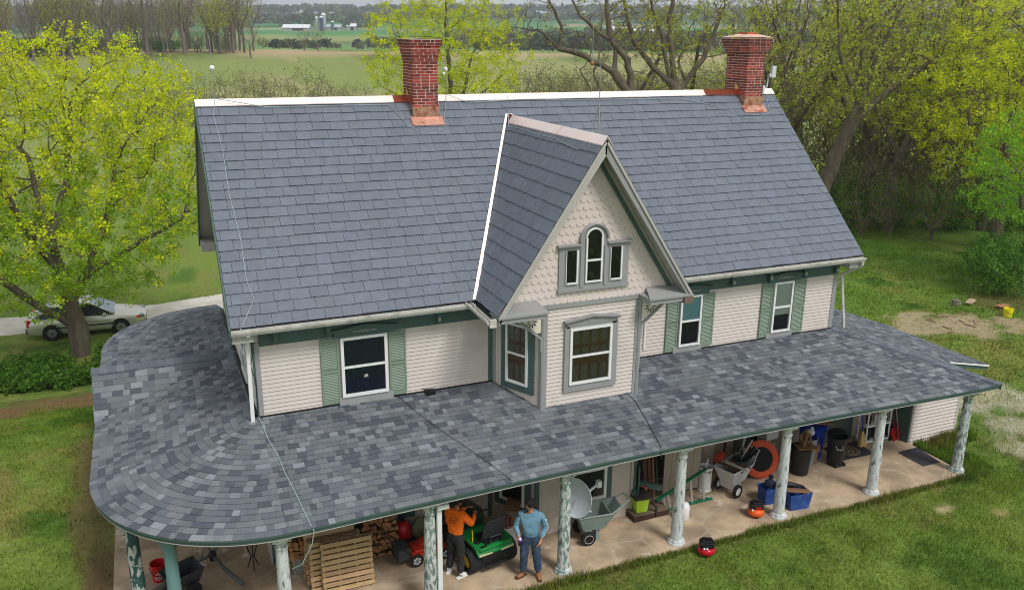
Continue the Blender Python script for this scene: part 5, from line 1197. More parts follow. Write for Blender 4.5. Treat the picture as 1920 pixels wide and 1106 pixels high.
t = lv('tool_tray', 'black and red tray inside the bent green gutter piece', 'tray', 7.85, -1.42, .5, z=.65); mb = MB(); mb.box(-.14, -.09, 0, .14, .09, .07); mb.build('tray', m_black, t); mb = MB(); mb.box(.06, -.1, .02, .12, .1, .08); mb.build('handle', tinted('salmon_plastic', (200, 100, 80)), t)
# storage shed cupboard
t = lv('storage_cupboard', 'beige resin cupboard with its right door shut, behind the ladder', 'cupboard', 8.95, -.78, -.05)
m_resin = tinted('beige_resin', (160, 148, 132), rough=.6, var=.05)
mb = MB(); mb.box(-.85, -.02, 0, -.82, .5, 2.1); mb.box(.72, -.25, 0, .75, .5, 2.1); mb.box(-.82, .46, 0, .72, .5, 2.1); mb.box(-.85, -.25, 2.1, .75, .5, 2.13); mb.build('carcass', m_resin, t)
mb = MB()
for k in range(5): mb.box(-.23 + k * .19, -.28, .08, -.045 + k * .19, -.25, 2.08)
d_ = mb.build('door', m_resin, t, bevel=.006); d_['label'] = 'closed pale grooved door'
mb = MB(); mb.box(-.2, -.29, 1.15, -.17, -.281, 1.3); mb.build('handle', m_black, d_)
mb = MB(); mb.box(-.8, .4, .1, .7, .44, 2.05); mb.build('interior', tinted('shade_panel', (84, 80, 72)), t)
for i, (x, h, c_i, wd_) in enumerate(((-.62, 1.7, (92, 62, 44), .1), (-.5, 1.8, (104, 66, 46), .08), (-.4, 1.75, (150, 110, 78), .05), (-.3, 1.6, (66, 88, 76), .04))):
    o = thing('plank', ['wide brown plank', 'reddish brown plank', 'thin pale strip', 'thin green strip'][i] + ' leaning inside the open cupboard', 'plank', (8.95 + x, -.85, FZ)); mb = MB(); mb.beam((0, -.1, 0), (.03, .28, h), wd_, .02, up=(0, 1, 0)); mb.build('board', tinted('plank%s' % 'abcd'[i], c_i, rough=.8, var=.2), o)
t = lv('storm_window', 'dark framed window sash leaning at the bay corner', 'sash', 7.86, -1.25, 1.2); mb = MB(); mb.box(-.3, 0, 0, -.25, .03, 1.2); mb.box(.2, 0, 0, .25, .03, 1.2); mb.box(-.25, 0, 1.14, .2, .03, 1.2); mb.box(-.25, 0, 0, .2, .03, .06); mb.build('frame', m_green, t); mb = MB(); mb.box(-.25, .012, .06, .2, .018, 1.14); mb.build('pane', tinted('dull_pane', (96, 108, 110), rough=.3), t)
# ladder on its side
t = lv('step_ladder', 'green fibreglass step ladder with aluminium rungs lying on its side', 'ladder', 8.3, -1.6, .02)
mlg = tinted('ladder_green', (20, 110, 78), rough=.45); malu = tinted('aluminium', (190, 190, 190), rough=.35, metal=.6)
mb = MB(); mb.beam((-.15, .02, .03), (1.42, .02, .03), .03, .08, up=(0, 1, 0)); mb.build('rail', mlg, t); mb = MB(); mb.beam((-.1, .05, .30), (1.25, .08, .80), .03, .08, up=(0, 1, 0)); mb.build('rail', mlg, t)
for i, x in enumerate((.08, .2, .46, .8, 1.12)): mb = MB(); mb.beam((x + .08, .03, .04), (x, .06, .33 + x * .37), .05, .025, up=(0, 1, 0)); mb.build('rung', malu, t)
mb = MB(); mb.tube([(1.1, .05, .16), (1.38, .02, .05)], .012, 5); mb.build('brace', malu, t)
# propane tank, white bucket
t = lv('gas_bottle', 'small white gas bottle hidden by the grey white column', 'gas bottle', 8.62, -2.02); mb = MB(); mb.lathe([(.001, .01), (.1, .01), (.13, .06), (.13, .32), (.1, .4), (.03, .43), (.001, .43)], 20); mb.build('tank', m_white, t, smooth=50); mb = MB(); mb.lathe([(.03, .42), (.03, .48), (.001, .48)], 10); mb.tube([(.06 * math.cos(a), .06 * math.sin(a), .5) for a in [i * .5 for i in range(8)]], .012, 5); mb.build('valve', m_steel, t)
t = lv('water_drum', 'white drum with hose beside the beige cupboard', 'drum', 9.82, -1.12); mb = MB(); mb.lathe([(.001, 0), (.17, 0), (.17, .04), (.15, .06), (.15, .55), (.165, .56), (.165, .62), (.15, .62), (.15, .5), (.001, .48)], 22); mb.build('shell', m_white, t, smooth=40); mb = MB(); mb.tube([(.0, 0, .5), (.02, 0, .72), (.02, -.03, .8)], .018, 6); mb.build('tap', m_white, t)
mb = MB(); mb.tube([(9.75, -1.35, .13), (10.0, -1.3, .13), (10.05, -1.2, .3), (9.95, -1.0, .7), (9.9, -.6, 1.3), (10.1, -.5, 1.5), (10.35, -.6, 1.2), (10.4, -.7, .8)], .014, 6); tag(mb.build('hose', tinted('olive_hose', (140, 128, 60))), 'olive garden hose looped above the white drum', 'hose')
# grey cart with tools
m_cartw = tinted('pale_grey_plastic', (188, 188, 190), rough=.5, var=.05)
t = cart(10.42, -1.40, .3, 'pale grey utility cart heaped with tools and boards', m_cartw, m_white)
def board(x, y, z, l, wd_, th, rz, tilt, c_i, lab, nm='board'):
    o = thing(nm, lab, nm.replace('_', ' '), (x, y, z), rz); mb = MB(); mb.cbox((0, 0, 0), (l, wd_, th), rot=Ry(tilt)); mb.build('plank', tinted('brd%d%d%d' % c_i, c_i, rough=.8, var=.2, scale=6, stretch=(1, 6, 1)), o)
board(10.22, -1.5, .80, .6, .09, .02, -.8, .25, (92, 66, 48), 'brown board in the grey cart, left'); board(10.32, -1.56, .84, .5, .1, .02, -.9, .2, (176, 170, 160), 'white painted board across the grey cart', 'painted_board'); board(10.46, -1.5, .83, .55, .08, .02, -.7, .2, (88, 62, 44), 'brown board in the grey cart, right')
t = lv('tool_bucket', 'dark grey bucket of tools in the grey cart', 'bucket', 10.58, -1.36, 0, z=.62); mb = MB(); mb.lathe([(.001, 0), (.14, 0), (.18, .26), (.17, .26), (.13, .03), (.001, .03)], 18); mb.build('shell', tinted('charcoal', (60, 62, 66), rough=.7), t, smooth=40)
mb = MB()
for i in range(14): a = rnd(0, 6.3); mb.tube([(0, 0, .1), (.22 * math.cos(a), .2 * math.sin(a), rnd(.3, .5))], rnd(.008, .02), 5)
mb.build('tools', m_black, t); mb = MB(); mb.tube([(0, 0, .2), (.4, .1, .62)], .025, 8); mb.build('tool', m_steel, t)
t = lv('chainsaw_case', 'orange red plastic case at the back of the grey cart', 'case', 10.22, -1.05, .5, z=.74); mb = MB(); mb.prism([(-.22, -.09, 0), (.2, -.09, .02), (.22, .09, .02), (-.1, .1, 0)], (0, 0, .14)); mb.build('case', tinted('orange_red', (205, 72, 40), rough=.4), t, bevel=.03)
t = lv('folding_chair', 'folded black chair frames piled on the grey cart', 'folding chair', 10.8, -1.28, .4, z=.74); mb = MB()
for i in range(7): mb.beam((rnd(-.3, 0), rnd(-.15, .15), rnd(0, .1)), (rnd(.1, .4), rnd(-.15, .15), rnd(.15, .4)), .03, .03)
mb.build('frame', m_black, t)
mb = MB(); mb.beam((-.1, .1, .1), (.25, .1, .8), .05, .02); mb.build('strut', m_lgrey, t)
# trampoline
t = lv('trampoline', 'small trampoline with orange rim stood against the wall', 'trampoline', 11.42, -1.12, 0, z=.58)
nv = Vector((-.2, -.93, .30)).normalized(); Rq = nv.to_track_quat('Z', 'Y').to_matrix().to_4x4()
mb = MB(); mb.M = Rq; mb.lathe([(.30, .02), (.33, .035), (.42, .035), (.465, .01), (.465, -.02), (.3, -.01)], 48); mb.build('rim', tinted('orange_pad', (196, 78, 44), rough=.7, var=.12, scale=14), t, smooth=40)
mb = MB(); mb.M = Rq; mb.lathe([(.001, .012), (.31, .015)], 40); mb.build('mat', tinted('mat_black', (14, 14, 15), rough=.8), t)
mb = MB(); mb.M = Rq
for i in range(6): a = i * PI / 3; mb.tube([(.42 * math.cos(a), .42 * math.sin(a), -.02), (.42 * math.cos(a), .42 * math.sin(a), -.2)], .012, 6)
mb.build('leg', m_black, t)
# stuff behind the trampoline
t = lv('white_box', 'white polystyrene box above the trampoline', 'box', 12.0, -.62, .1, z=.1); mb = MB(); mb.box(-.18, -.15, .0, .18, .15, .72); mb.build('stand', m_old, t); mb = MB(); mb.box(-.2, -.16, .721, .2, .16, .95); mb.build('box', tinted('foam_white', (190, 190, 192)), t, bevel=.01)
t = lv('leaning_tools', 'grey handled tools leaning behind the trampoline', 'garden tools', 11.75, -.55, 0); 
for x, c in ((0, m_lgrey), (.12, m_bcable), (.28, m_lgrey)): mb = MB(); mb.tube([(x, -.15, 0), (x + .05, .2, 1.5)], .018, 6); mb.build('handle', c, t)
# bins
def can(x, y, lab, m_, r=.25, h=.72, z=FZ):
    t = lv('trash_can', lab, 'trash can', x, y, 0, z=z); mb = MB(); mb.lathe([(.001, .0), (r * .8, 0), (r * .82, .02), (r * .97, h * .93), (r * 1.04, h * .94), (r * 1.05, h), (r * .97, h), (r * .78, .04), (.001, .04)], 26); mb.build('shell', m_, t, smooth=40); return t
m_can = tinted('can_black', (30, 31, 33), rough=.45, var=.1)
can(12.48, -1.32, 'black trash can heaped with cardboard', m_can, h=.70)
for i, (dx, dy, c_i, lb) in enumerate(((-.1, -.05, (110, 82, 58), 'bundle of brown cardboard strips in the black can'), (.1, .05, (132, 98, 66), 'flat cardboard carton lying on the black can'))):
    o = thing('cardboard', lb, 'cardboard', (12.48 + dx, -1.32 + dy, .8)); mb = MB()
    if i: mb.cbox((-.05, -.12, .02), (.48, .3, .03), rot=Rz(-.3))
    else:
        for k in range(10): mb.cbox((rnd(-.05, .28), rnd(-.1, .15), .2 + rnd(-.03, .06)), (rnd(.03, .1), .015, .36), rot=Rx(rnd(-.4, .3)) @ Ry(rnd(-.4, .4)))
    mb.build('sheet', tinted('card%d' % i, c_i, rough=.9, var=.15), o)
t = thing('plastic_bag', 'crumpled clear white bag on the cardboard', 'plastic bag', (12.78, -1.22, 1.08)); mb = MB(); mb.ball((0, 0, 0), .12, 14, (1.1, .8, .7)); mb.ball((.06, .02, .06), .06, 10, (1, .6, 1.3)); o = mb.build('bag', tinted('film_white', (205, 208, 212), rough=.3, var=.15, scale=20, bump=1, bscale=20), t, smooth=True)
can(12.95, -1.02, 'grey trash can squeezed between the black can and the blue bin', tinted('can_grey', (140, 146, 150), rough=.5), r=.22, h=.75)
t = lv('recycling_bin', 'royal blue recycling bin behind the trash cans', 'recycling bin', 13.25, -.82, .3); mb = MB(); mb.add([(-.2, -.18, 0), (.2, -.18, 0), (.2, .18, 0), (-.2, .18, 0), (-.25, -.24, .9), (.25, -.24, .9), (.25, .24, .9), (-.25, .24, .9)], [(0, 3, 2, 1), (0, 1, 5, 4), (1, 2, 6, 5), (2, 3, 7, 6), (3, 0, 4, 7)]); mb.build('body', tinted('royal_blue', (22, 50, 165), rough=.4), t); mb = MB(); mb.box(-.27, -.26, .9, .27, .26, .93); mb.build('lid', tinted('royal_blue', (22, 50, 165)), t)
t = thing('cardboard_box', 'torn brown box flaps beside the blue bin', 'cardboard box', (13.05, -1.12, FZ), .2); mb = MB(); mb.prism([(-.05, 0, .05), (.12, -.04, .0), (.17, -.05, .5), (.02, .0, .62)], (0, .02, 0)); mb.prism([(.0, -.05, .4), (.16, -.1, .36), (.13, -.06, .58)], (0, .02, 0)); mb.build('flap', tinted('card_tan', (140, 108, 78), rough=.9, var=.2), t)
o = thing('tabletop_board', 'yellow brown plank resting on the blue bin', 'plank', (13.2, -.72, 1.08), -.55); mb = MB(); mb.cbox((0, 0, 0), (1.1, .22, .03)); mb.build('board', tinted('ochre_plank', (140, 108, 62), rough=.75, var=.15, stretch=(1, 6, 1)), o)
t = can(13.62, -1.3, 'black wheeled trash can with its lid tipped, beside the doormat', m_can, r=.24, h=.78)
mb = MB(); mb.M = Matrix.Translation((.06, .1, .82)) @ Rx(-.25); mb.lathe([(.001, .1), (.18, .07), (.25, .0), (.001, 0)], 22); mb.build('lid', m_can, t, smooth=40)
for sx in (-.13, .13): mb = MB(); mb.lathe([(.001, -.02), (.05, -.02), (.05, .02), (.001, .02)], 12, (sx, -.17, .04), (1, 0, 0)); mb.build('wheel', m_black, t)
mb = MB(); mb.tube([(-.2, -.17, .60), (-.2, -.22, .53), (-.06, -.27, .52), (-.05, -.24, .60)], .012, 6); mb.build('handle', m_lgrey, t)
# compressors
def compressor(x, y, z, rz, lab, mt, lid_col, gauges):
    t = thing('air_compressor', lab, 'air compressor', (x, y, z), rz)
    mb = MB(); mb.lathe([(.001, .03), (.13, .04), (.175, .08), (.185, .12), (.175, .17), (.13, .205), (.001, .21)], 26); mb.build('tank', mt, t, smooth=60)
    mb = MB(); mb.prism([(-.14, -.11, .205), (.14, -.11, .205), (.16, .0, .205), (.13, .12, .205), (-.13, .12, .205), (-.16, 0, .205)], (0, 0, .12)); mb.prism([(-.1, -.08, .325), (.1, -.08, .325), (.1, .09, .325), (-.1, .09, .325)], (0, 0, .035)); mb.build('shroud', m_black, t, bevel=.03)
    mb = MB(); mb.tube([(-.11, 0, .34), (-.1, 0, .4), (.1, 0, .4), (.11, 0, .34)], .016, 8); mb.build('handle', m_black, t)
    mb = MB(); mb.cbox((0.02, -.118, .26), (.14, .01, .04)); mb.build('badge', lid_col, t)
    for a in (0.5, 2.6, 4.7): mb = MB(); mb.lathe([(.02, 0), (.022, .05)], 8, (.12 * math.cos(a), .12 * math.sin(a), 0)); mb.build('foot', m_black, t)
    for sx in gauges: mb = MB(); mb.lathe([(.001, .0), (.02, 0), (.02, .02), (.001, .022)], 12, (sx, -.14, .225), (0, -1, .5)); mb.build('gauge', m_white, t)
    return t
compressor(10.2, -2.52, FZ, -.4, 'orange pancake compressor on the stone floor', m_orange, m_red, (-.12,))
compressor(8.38, -3.22, .0, -.5, 'red pancake compressor standing in the grass', tinted('glossy_red', (185, 10, 30), rough=.15), m_bcable, (-.06, .0))
# blue totes
m_tote = tinted('tote_blue', (38, 72, 140), rough=.5, var=.08, dirt=L(70, 100, 160), dscale=6, dlo=.55, dhi=.7)
def tote(x, y, rz, lab, l=.5, d_=.36):
    t = lv('storage_tote', lab, 'tote', x, y, rz); a, b_ = l / 2, d_ / 2; mb = MB(); mb.add([(-a * .86, -b_ * .86, 0), (a * .86, -b_ * .86, 0), (a * .86, b_ * .86, 0), (-a * .86, b_ * .86, 0), (-a, -b_, .38), (a, -b_, .38), (a, b_, .38), (-a, b_, .38), (-a * .94, -b_ * .92, .38), (a * .94, -b_ * .92, .38), (a * .94, b_ * .92, .38), (-a * .94, b_ * .92, .38), (-a * .82, -b_ * .8, .1), (a * .82, -b_ * .8, .1), (a * .82, b_ * .8, .1), (-a * .82, b_ * .8, .1)],
        [(0, 3, 2, 1), (0, 1, 5, 4), (1, 2, 6, 5), (2, 3, 7, 6), (3, 0, 4, 7), (4, 5, 9, 8), (5, 6, 10, 9), (6, 7, 11, 10), (7, 4, 8, 11), (8, 9, 13, 12), (9, 10, 14, 13), (10, 11, 15, 14), (11, 8, 12, 15), (12, 13, 14, 15)]); mb.build('body', m_tote, t)
    mb = MB(); mb.tube([(-a, -b_, .38), (a, -b_, .38), (a, b_, .38), (-a, b_, .38)], .016, 6, closed=True); mb.build('rim', m_tote, t); return t
tote(11.32, -2.52, -.1, 'blue tote with wood offcuts right of the white column', .56, .4); tote(10.9, -2.12, -.1, 'blue tote half hidden behind the white column', .45, .34)
for k in range(3): o = thing('wood_offcut', 'brown wood offcut across the blue tote, %s' % ['front', 'middle', 'back'][k], 'wood offcut', (11.3, -2.6 + k * .055, .51 + .02 * (k == 1)), -.42); mb = MB(); mb.cbox((0, 0, 0), (.52, .05, .035), rot=Ry(.06)); mb.build('stick', tinted('offcut%s' % 'abc'[k], [(140, 108, 78), (118, 88, 62), (132, 104, 80)][k], rough=.85), o)
o = thing('tool_bag', 'black and blue tool bag lying in the blue totes', 'tool bag', (11.2, -2.36, .5), -.5); mb = MB(); mb.tube([(-.3, 0, .04), (-.05, .02, .09), (.32, 0, .05)], [.05, .075, .04], 10); mb.build('bag', m_black, o, smooth=True); mb = MB(); mb.tube([(-.2, .07, .06), (.1, .08, .09)], .025, 8); mb.build('strap', tinted('royal_blue', (22, 50, 165)), o)
o = thing('rag_bundle', 'dark blue bundle on the half hidden tote', 'bundle', (10.88, -2.1, .5)); mb = MB(); mb.ball((0, 0, .05), .12, 12, (1.1, .9, .9)); mb.ball((.05, .02, .2), .06, 10); mb.build('cloth', tinted('navy_cloth', (24, 28, 52), rough=.9), o, smooth=True)
# mats
m_mat = tinted('charcoal_mat', (54, 54, 58), rough=.95, var=.1, scale=30)
mb = MB(); mb.prism([(15.58, -1.46, .104), (15.60, -2.26, .104), (16.17, -2.26, .104), (16.27, -1.44, .104)], (0, 0, .012)); tag(mb.build('rug', m_mat), 'plain charcoal rug near the end of the porch', 'rug')
t = lv('doormat', 'dark doormat with a round cream and brown pattern', 'doormat', 14.45, -.92, -.03); mb = MB(); mb.box(-.52, -.35, .004, .52, .36, .02); mb.build('mat', m_mat, t)
mb = MB(); mpat = tinted('mat_pattern', (165, 140, 112), rough=.95)
for R_ in (.26, .2): mb.lathe([(R_, .024), (R_ + .022, .024)], 30)
for i in range(11): a = 2 * PI * i / 11; mb.lathe([(.0, .024), (.03, .024)], 7, (.12 * math.cos(a), .12 * math.sin(a), 0))
mb.lathe([(.0, .024), (.05, .024)], 8); mb.build('pattern', mpat, t)
# shelf unit
t = lv('shelf_unit', 'white four tier plastic shelf unit against the end wall', 'shelf unit', 15.5, -.66, .0)
for z in (.05, .5, .95, 1.4):
    mb = MB(); mb.box(-.42, -.17, z, .42, .17, z + .045); mb.build('shelf', m_white, t, bevel=.008)
for sx in (-.39, .39):
    for sy in (-.15, .15): mb = MB(); mb.tube([(sx, sy, 0), (sx, sy, 1.75)], .022, 8); mb.build('post', m_white, t)
def jar(x, y, z, r, h, m_, lab, nm='paint_tin', cat='tin'):
    o = thing(nm, lab, cat, (x, y, z)); mb = MB(); mb.lathe([(.001, 0), (r, 0), (r, h * .75), (r * .55, h * .88), (r * .5, h), (.001, h)] if nm == 'jug' else [(.001, 0), (r, 0), (r, h * .96), (r * 1.03, h), (.001, h)], 16); mb.build('body', m_, o, smooth=40); mb = MB(); mb.lathe([(r * .3, 0), (r * .3, .03), (.001, .03)], 10, (0, 0, h)); mb.build('cap', m_black, o)
jar(15.24, -.68, FZ + .996, .12, .2, m_lgrey, 'grey pail on the upper left of the shelf unit'); jar(15.5, -.7, FZ + .546, .05, .26, m_white, 'white bottle in the middle of the shelf unit', 'jug', 'bottle'); jar(15.6, -.7, FZ + .546, .045, .24, m_white, 'white bottle beside the other, toward the column', 'jug', 'bottle'); jar(15.26, -.68, FZ + .546, .07, .2, m_black, 'black tin on the middle left shelf'); jar(15.75, -.66, FZ + .546, .07, .18, m_bcable, 'dark tin on the middle right shelf'); jar(15.3, -.66, FZ + .096, .08, .25, m_bcable, 'dark jar on the bottom shelf')
for (x, z, sx, c, lb) in ((15.53, .996, .3, (22, 50, 150), 'blue crate on the upper shelf'), (15.82, .996, .18, (20, 40, 120), 'small dark blue box on the upper shelf'), (15.6, .096, .3, (40, 40, 42), 'black box on the bottom shelf')):
    o = thing('crate', lb, 'crate', (x, -.66, FZ + z)); mb = MB(); mb.box(-sx / 2, -.12, 0, sx / 2, .12, .012); mb.box(-sx / 2, -.12, .012, sx / 2, -.11, .2); mb.box(-sx / 2, .11, .012, sx / 2, .12, .2); mb.box(-sx / 2, -.11, .012, -sx / 2 + .01, .11, .2); mb.box(sx / 2 - .01, -.11, .012, sx / 2, .11, .2); mb.box(-sx / 2 + .02, -.1, .02, sx / 2 - .02, .1, .15); mb.build('body', tinted('crate%d' % c[2], c, rough=.5), o)
t = lv('broom', 'straw broom with blue handle leaning left of the shelf unit', 'broom', 14.98, -.84); mb = MB(); mb.add([(-.12, -.05, 0), (.12, -.05, 0), (.12, .05, 0), (-.12, .05, 0), (-.03, .03, .42), (.03, .03, .42), (.03, .08, .42), (-.03, .08, .42)], [(0, 3, 2, 1), (0, 1, 5, 4), (1, 2, 6, 5), (2, 3, 7, 6), (3, 0, 4, 7), (4, 5, 6, 7)]); mb.build('bristles', tinted('straw', (190, 158, 92), rough=.95, var=.2, scale=6, stretch=(12, 12, 1)), t); mb = MB(); mb.tube([(0, .05, .42), (.02, .22, 1.35)], .014, 8); mb.build('handle', tinted('royal_blue', (22, 50, 165)), t)
for i, (x, c, lb) in enumerate(((16.0, m_bcable, 'black snow shovel with red ribs against the wing wall'), (16.12, m_red, 'red snow shovel next to the wing wall'), (16.2, m_red, 'red garden fork at the wing corner'))):
    t = lv('snow_shovel' if i < 2 else 'garden_fork', lb, 'shovel' if i < 2 else 'fork', x, -.72 - .05 * i, .4)
    mb = MB()
    if i < 2:
        mb.add([(-.17, -.1, 0), (.17, -.1, 0), (.18, .0, .32), (-.18, .0, .32), (-.15, .03, .16), (.15, .03, .16)], [(0, 1, 5, 4), (4, 5, 2, 3)]); mb.tube([(-.17, -.1, 0), (.17, -.1, 0), (.18, 0, .32), (-.18, 0, .32)], .012, 5, closed=True)
        for k in range(6): mb.tube([(-.12 + k * .048, -.08, .02), (-.12 + k * .048, .01, .3)], .008, 4)
    else:
        for k in range(4): mb.tube([(-.1 + k * .06, -.1, 0), (-.06 + k * .04, 0, .3), (0, .02, .5)], .010, 5)
    mb.build('blade', c, t); mb = MB(); mb.tube([(0, 0, .3), (.0, .22, 1.35)], .015, 6); mb.build('handle', [m_lgrey, m_red, m_lgrey][i], t)
mb = MB(); mb.beam((0, -.02, 0), (.02, .16, 1.7), .06, .03); o = mb.build('plank', tinted('pale_plank', (120, 104, 90))); o.location = (15.98, -.52, FZ); tag(o, 'tall pale plank behind the snow shovels', 'plank')
# ================================================================== PEOPLE
def skin_vf(verts, edges, radii, root=0, sub=2):
    me = bpy.data.meshes.new('tmp'); me.from_pydata([tuple(v) for v in verts], edges, []); o = bpy.data.objects.new('tmp', me); COL.objects.link(o)
    o.modifiers.new('s', 'SKIN')
    for i, r in enumerate(radii):
        sv = me.skin_vertices[0].data[i]; sv.radius = (r, r) if not hasattr(r, '__len__') else r; sv.use_root = (i == root)
    ss_ = o.modifiers.new('u', 'SUBSURF'); ss_.levels = sub; ss_.render_levels = sub
    nm = bpy.data.meshes.new_from_object(o.evaluated_get(bpy.context.evaluated_depsgraph_get())); bpy.data.objects.remove(o)
    r = ([tuple(v.co) for v in nm.vertices], [tuple(p.vertices) for p in nm.polygons]); bpy.data.meshes.remove(nm); return r
def folds(vs, fs, amp):
    from mathutils import noise
    me = bpy.data.meshes.new('tmp'); me.from_pydata(vs, [], fs); me.update(); out = []
    for v in me.vertices:
        q = Vector((v.co.x * 6, v.co.y * 6, v.co.z * 11 + v.co.x * 7)); k = noise.noise(q) + .5 * noise.noise(q * 2.1); out.append(tuple(v.co + v.normal * amp * (1 - abs(k) * 3.0)))
    bpy.data.meshes.remove(me); return out, fs
def chain(mb, pts, rad, sub=2, col=None):
    mb.add(*skin_vf([Vector(p) for p in pts], [(i, i + 1) for i in range(len(pts) - 1)], rad, 0, sub), col)
def hand(mb, wrist, d, up, side, curl=.5, s=1.0, grip=0):
    """wrist point, d finger direction, up = back of the hand, side = direction of the thumb"""
    wrist = Vector(wrist); d = Vector(d).normalized(); up = Vector(up).normalized(); side = Vector(side).normalized()
    chain(mb, [wrist - d * .02, wrist + d * .04, wrist + d * .085], [(.026 * s, .018 * s), (.038 * s, .016 * s), (.036 * s, .014 * s)])
    for k, (o_, l) in enumerate(((.028, .068), (.010, .078), (-.009, .072), (-.027, .056))):
        b = wrist + d * .08 + side * o_ * s; c = curl + .08 * k; l *= s
        d1 = (d * math.cos(c * .6) - up * math.sin(c * .6)); d2 = (d * math.cos(c * 1.5) - up * math.sin(c * 1.5)); d3 = (d * math.cos(c * 2.2) - up * math.sin(c * 2.2))
        p1 = b + d1 * l * .45; p2 = p1 + d2 * l * .32; p3 = p2 + d3 * l * .28
        chain(mb, [b - d * .02, b, p1, p2, p3], [.009, .0095, .0088, .0082, .007], 1)
    t0 = wrist + d * .025 + side * .028 * s; t1 = t0 + (side * .8 + d * .7).normalized() * .035; t2 = t1 + (d * 1.0 + side * .15 - up * curl * .8).normalized() * .03; t3 = t2 + (d - side * .2 - up * curl).normalized() * .022
    chain(mb, [t0 - side * .015, t0, t1, t2, t3], [.012, .013, .011, .010, .008], 1)
def head_vf(yaw, nod=0.0, s=1.0):
    n, m_ = 24, 18; vs = []; 
    for i in range(m_ + 1):
        ph = PI * i / m_; z = math.cos(ph); r = math.sin(ph)
        for k in range(n):
            a = 2 * PI * k / n; x = r * math.cos(a); y = r * math.sin(a)      # face toward +y
            X_ = x * .075; Y_ = y * .095; Z_ = z * .118
            if z < 0: X_ *= 1 - .32 * (-z) ** 1.3; Y_ *= (1 - .12 * (-z)) if y > 0 else (1 - .42 * (-z))
            f = max(0, y) ** 6
            if f: Y_ -= .006 * f * math.exp(-((z - .12) / .16) ** 2) * (1 if abs(x) > .12 else .3)      # eye sockets
            nose = math.exp(-(x / .14) ** 2) * math.exp(-((z + .14) / .17) ** 2) * (y > .6); Y_ += .022 * nose
            Y_ += .006 * math.exp(-(x / .25) ** 2) * math.exp(-((z + .48) / .08) ** 2) * (y > .5) + .008 * math.exp(-(x / .3) ** 2) * math.exp(-((z + .85) / .14) ** 2) * (y > .2)
            vs.append(Vector((X_, Y_, Z_)) * s)
    fs = [(i * n + k, i * n + (k + 1) % n, (i + 1) * n + (k + 1) % n, (i + 1) * n + k) for i in range(m_) for k in range(n)]
    fs = [f[::-1] for f in fs]; return vs, fs
def hair_vf(kind, s=1.0):
    n, m_ = 28, 12; vs = []
    for i in range(m_ + 1):
        ph = PI * .62 * i / m_; z = math.cos(ph); r = math.sin(ph)
        for k in range(n):
            a = 2 * PI * k / n; x = r * math.cos(a); y = r * math.sin(a); off = .008 if kind == 'short' else .022
            lim = (.52 if kind == 'short' else .42)
            zz_ = z
            if y > .0 and z < lim: zz_ = max(z, lim * min(1, y * 2.2 + .15))
            if abs(x) > .75 and y > .1 and z < .02: zz_ = max(z, .0)
            j = (.003 if kind == 'short' else .010) * (math.sin(a * 9 + i * 2.3) + math.sin(a * 5 - i * 3.1)) * .5
            rz_ = math.sqrt(max(0, 1 - zz_ * zz_)); x2, y2 = rz_ * math.cos(a), rz_ * math.sin(a)
            vs.append(Vector((x2 * (.076 + off + j), y2 * (.096 + off + j), zz_ * (.119 + off + j))) * s)
    fs = [(i * n + k, (i + 1) * n + k, (i + 1) * n + (k + 1) % n, i * n + (k + 1) % n) for i in range(m_) for k in range(n)]; return vs, fs
m_skinA = tinted('skin_tan', (172, 118, 88), rough=.55, var=.05); m_skinB = tinted('skin_fair', (196, 142, 112), rough=.55, var=.05)
m_hair = tinted('black_hair', (20, 17, 16), rough=.75, var=.3, scale=40, bump=.6, bscale=80)
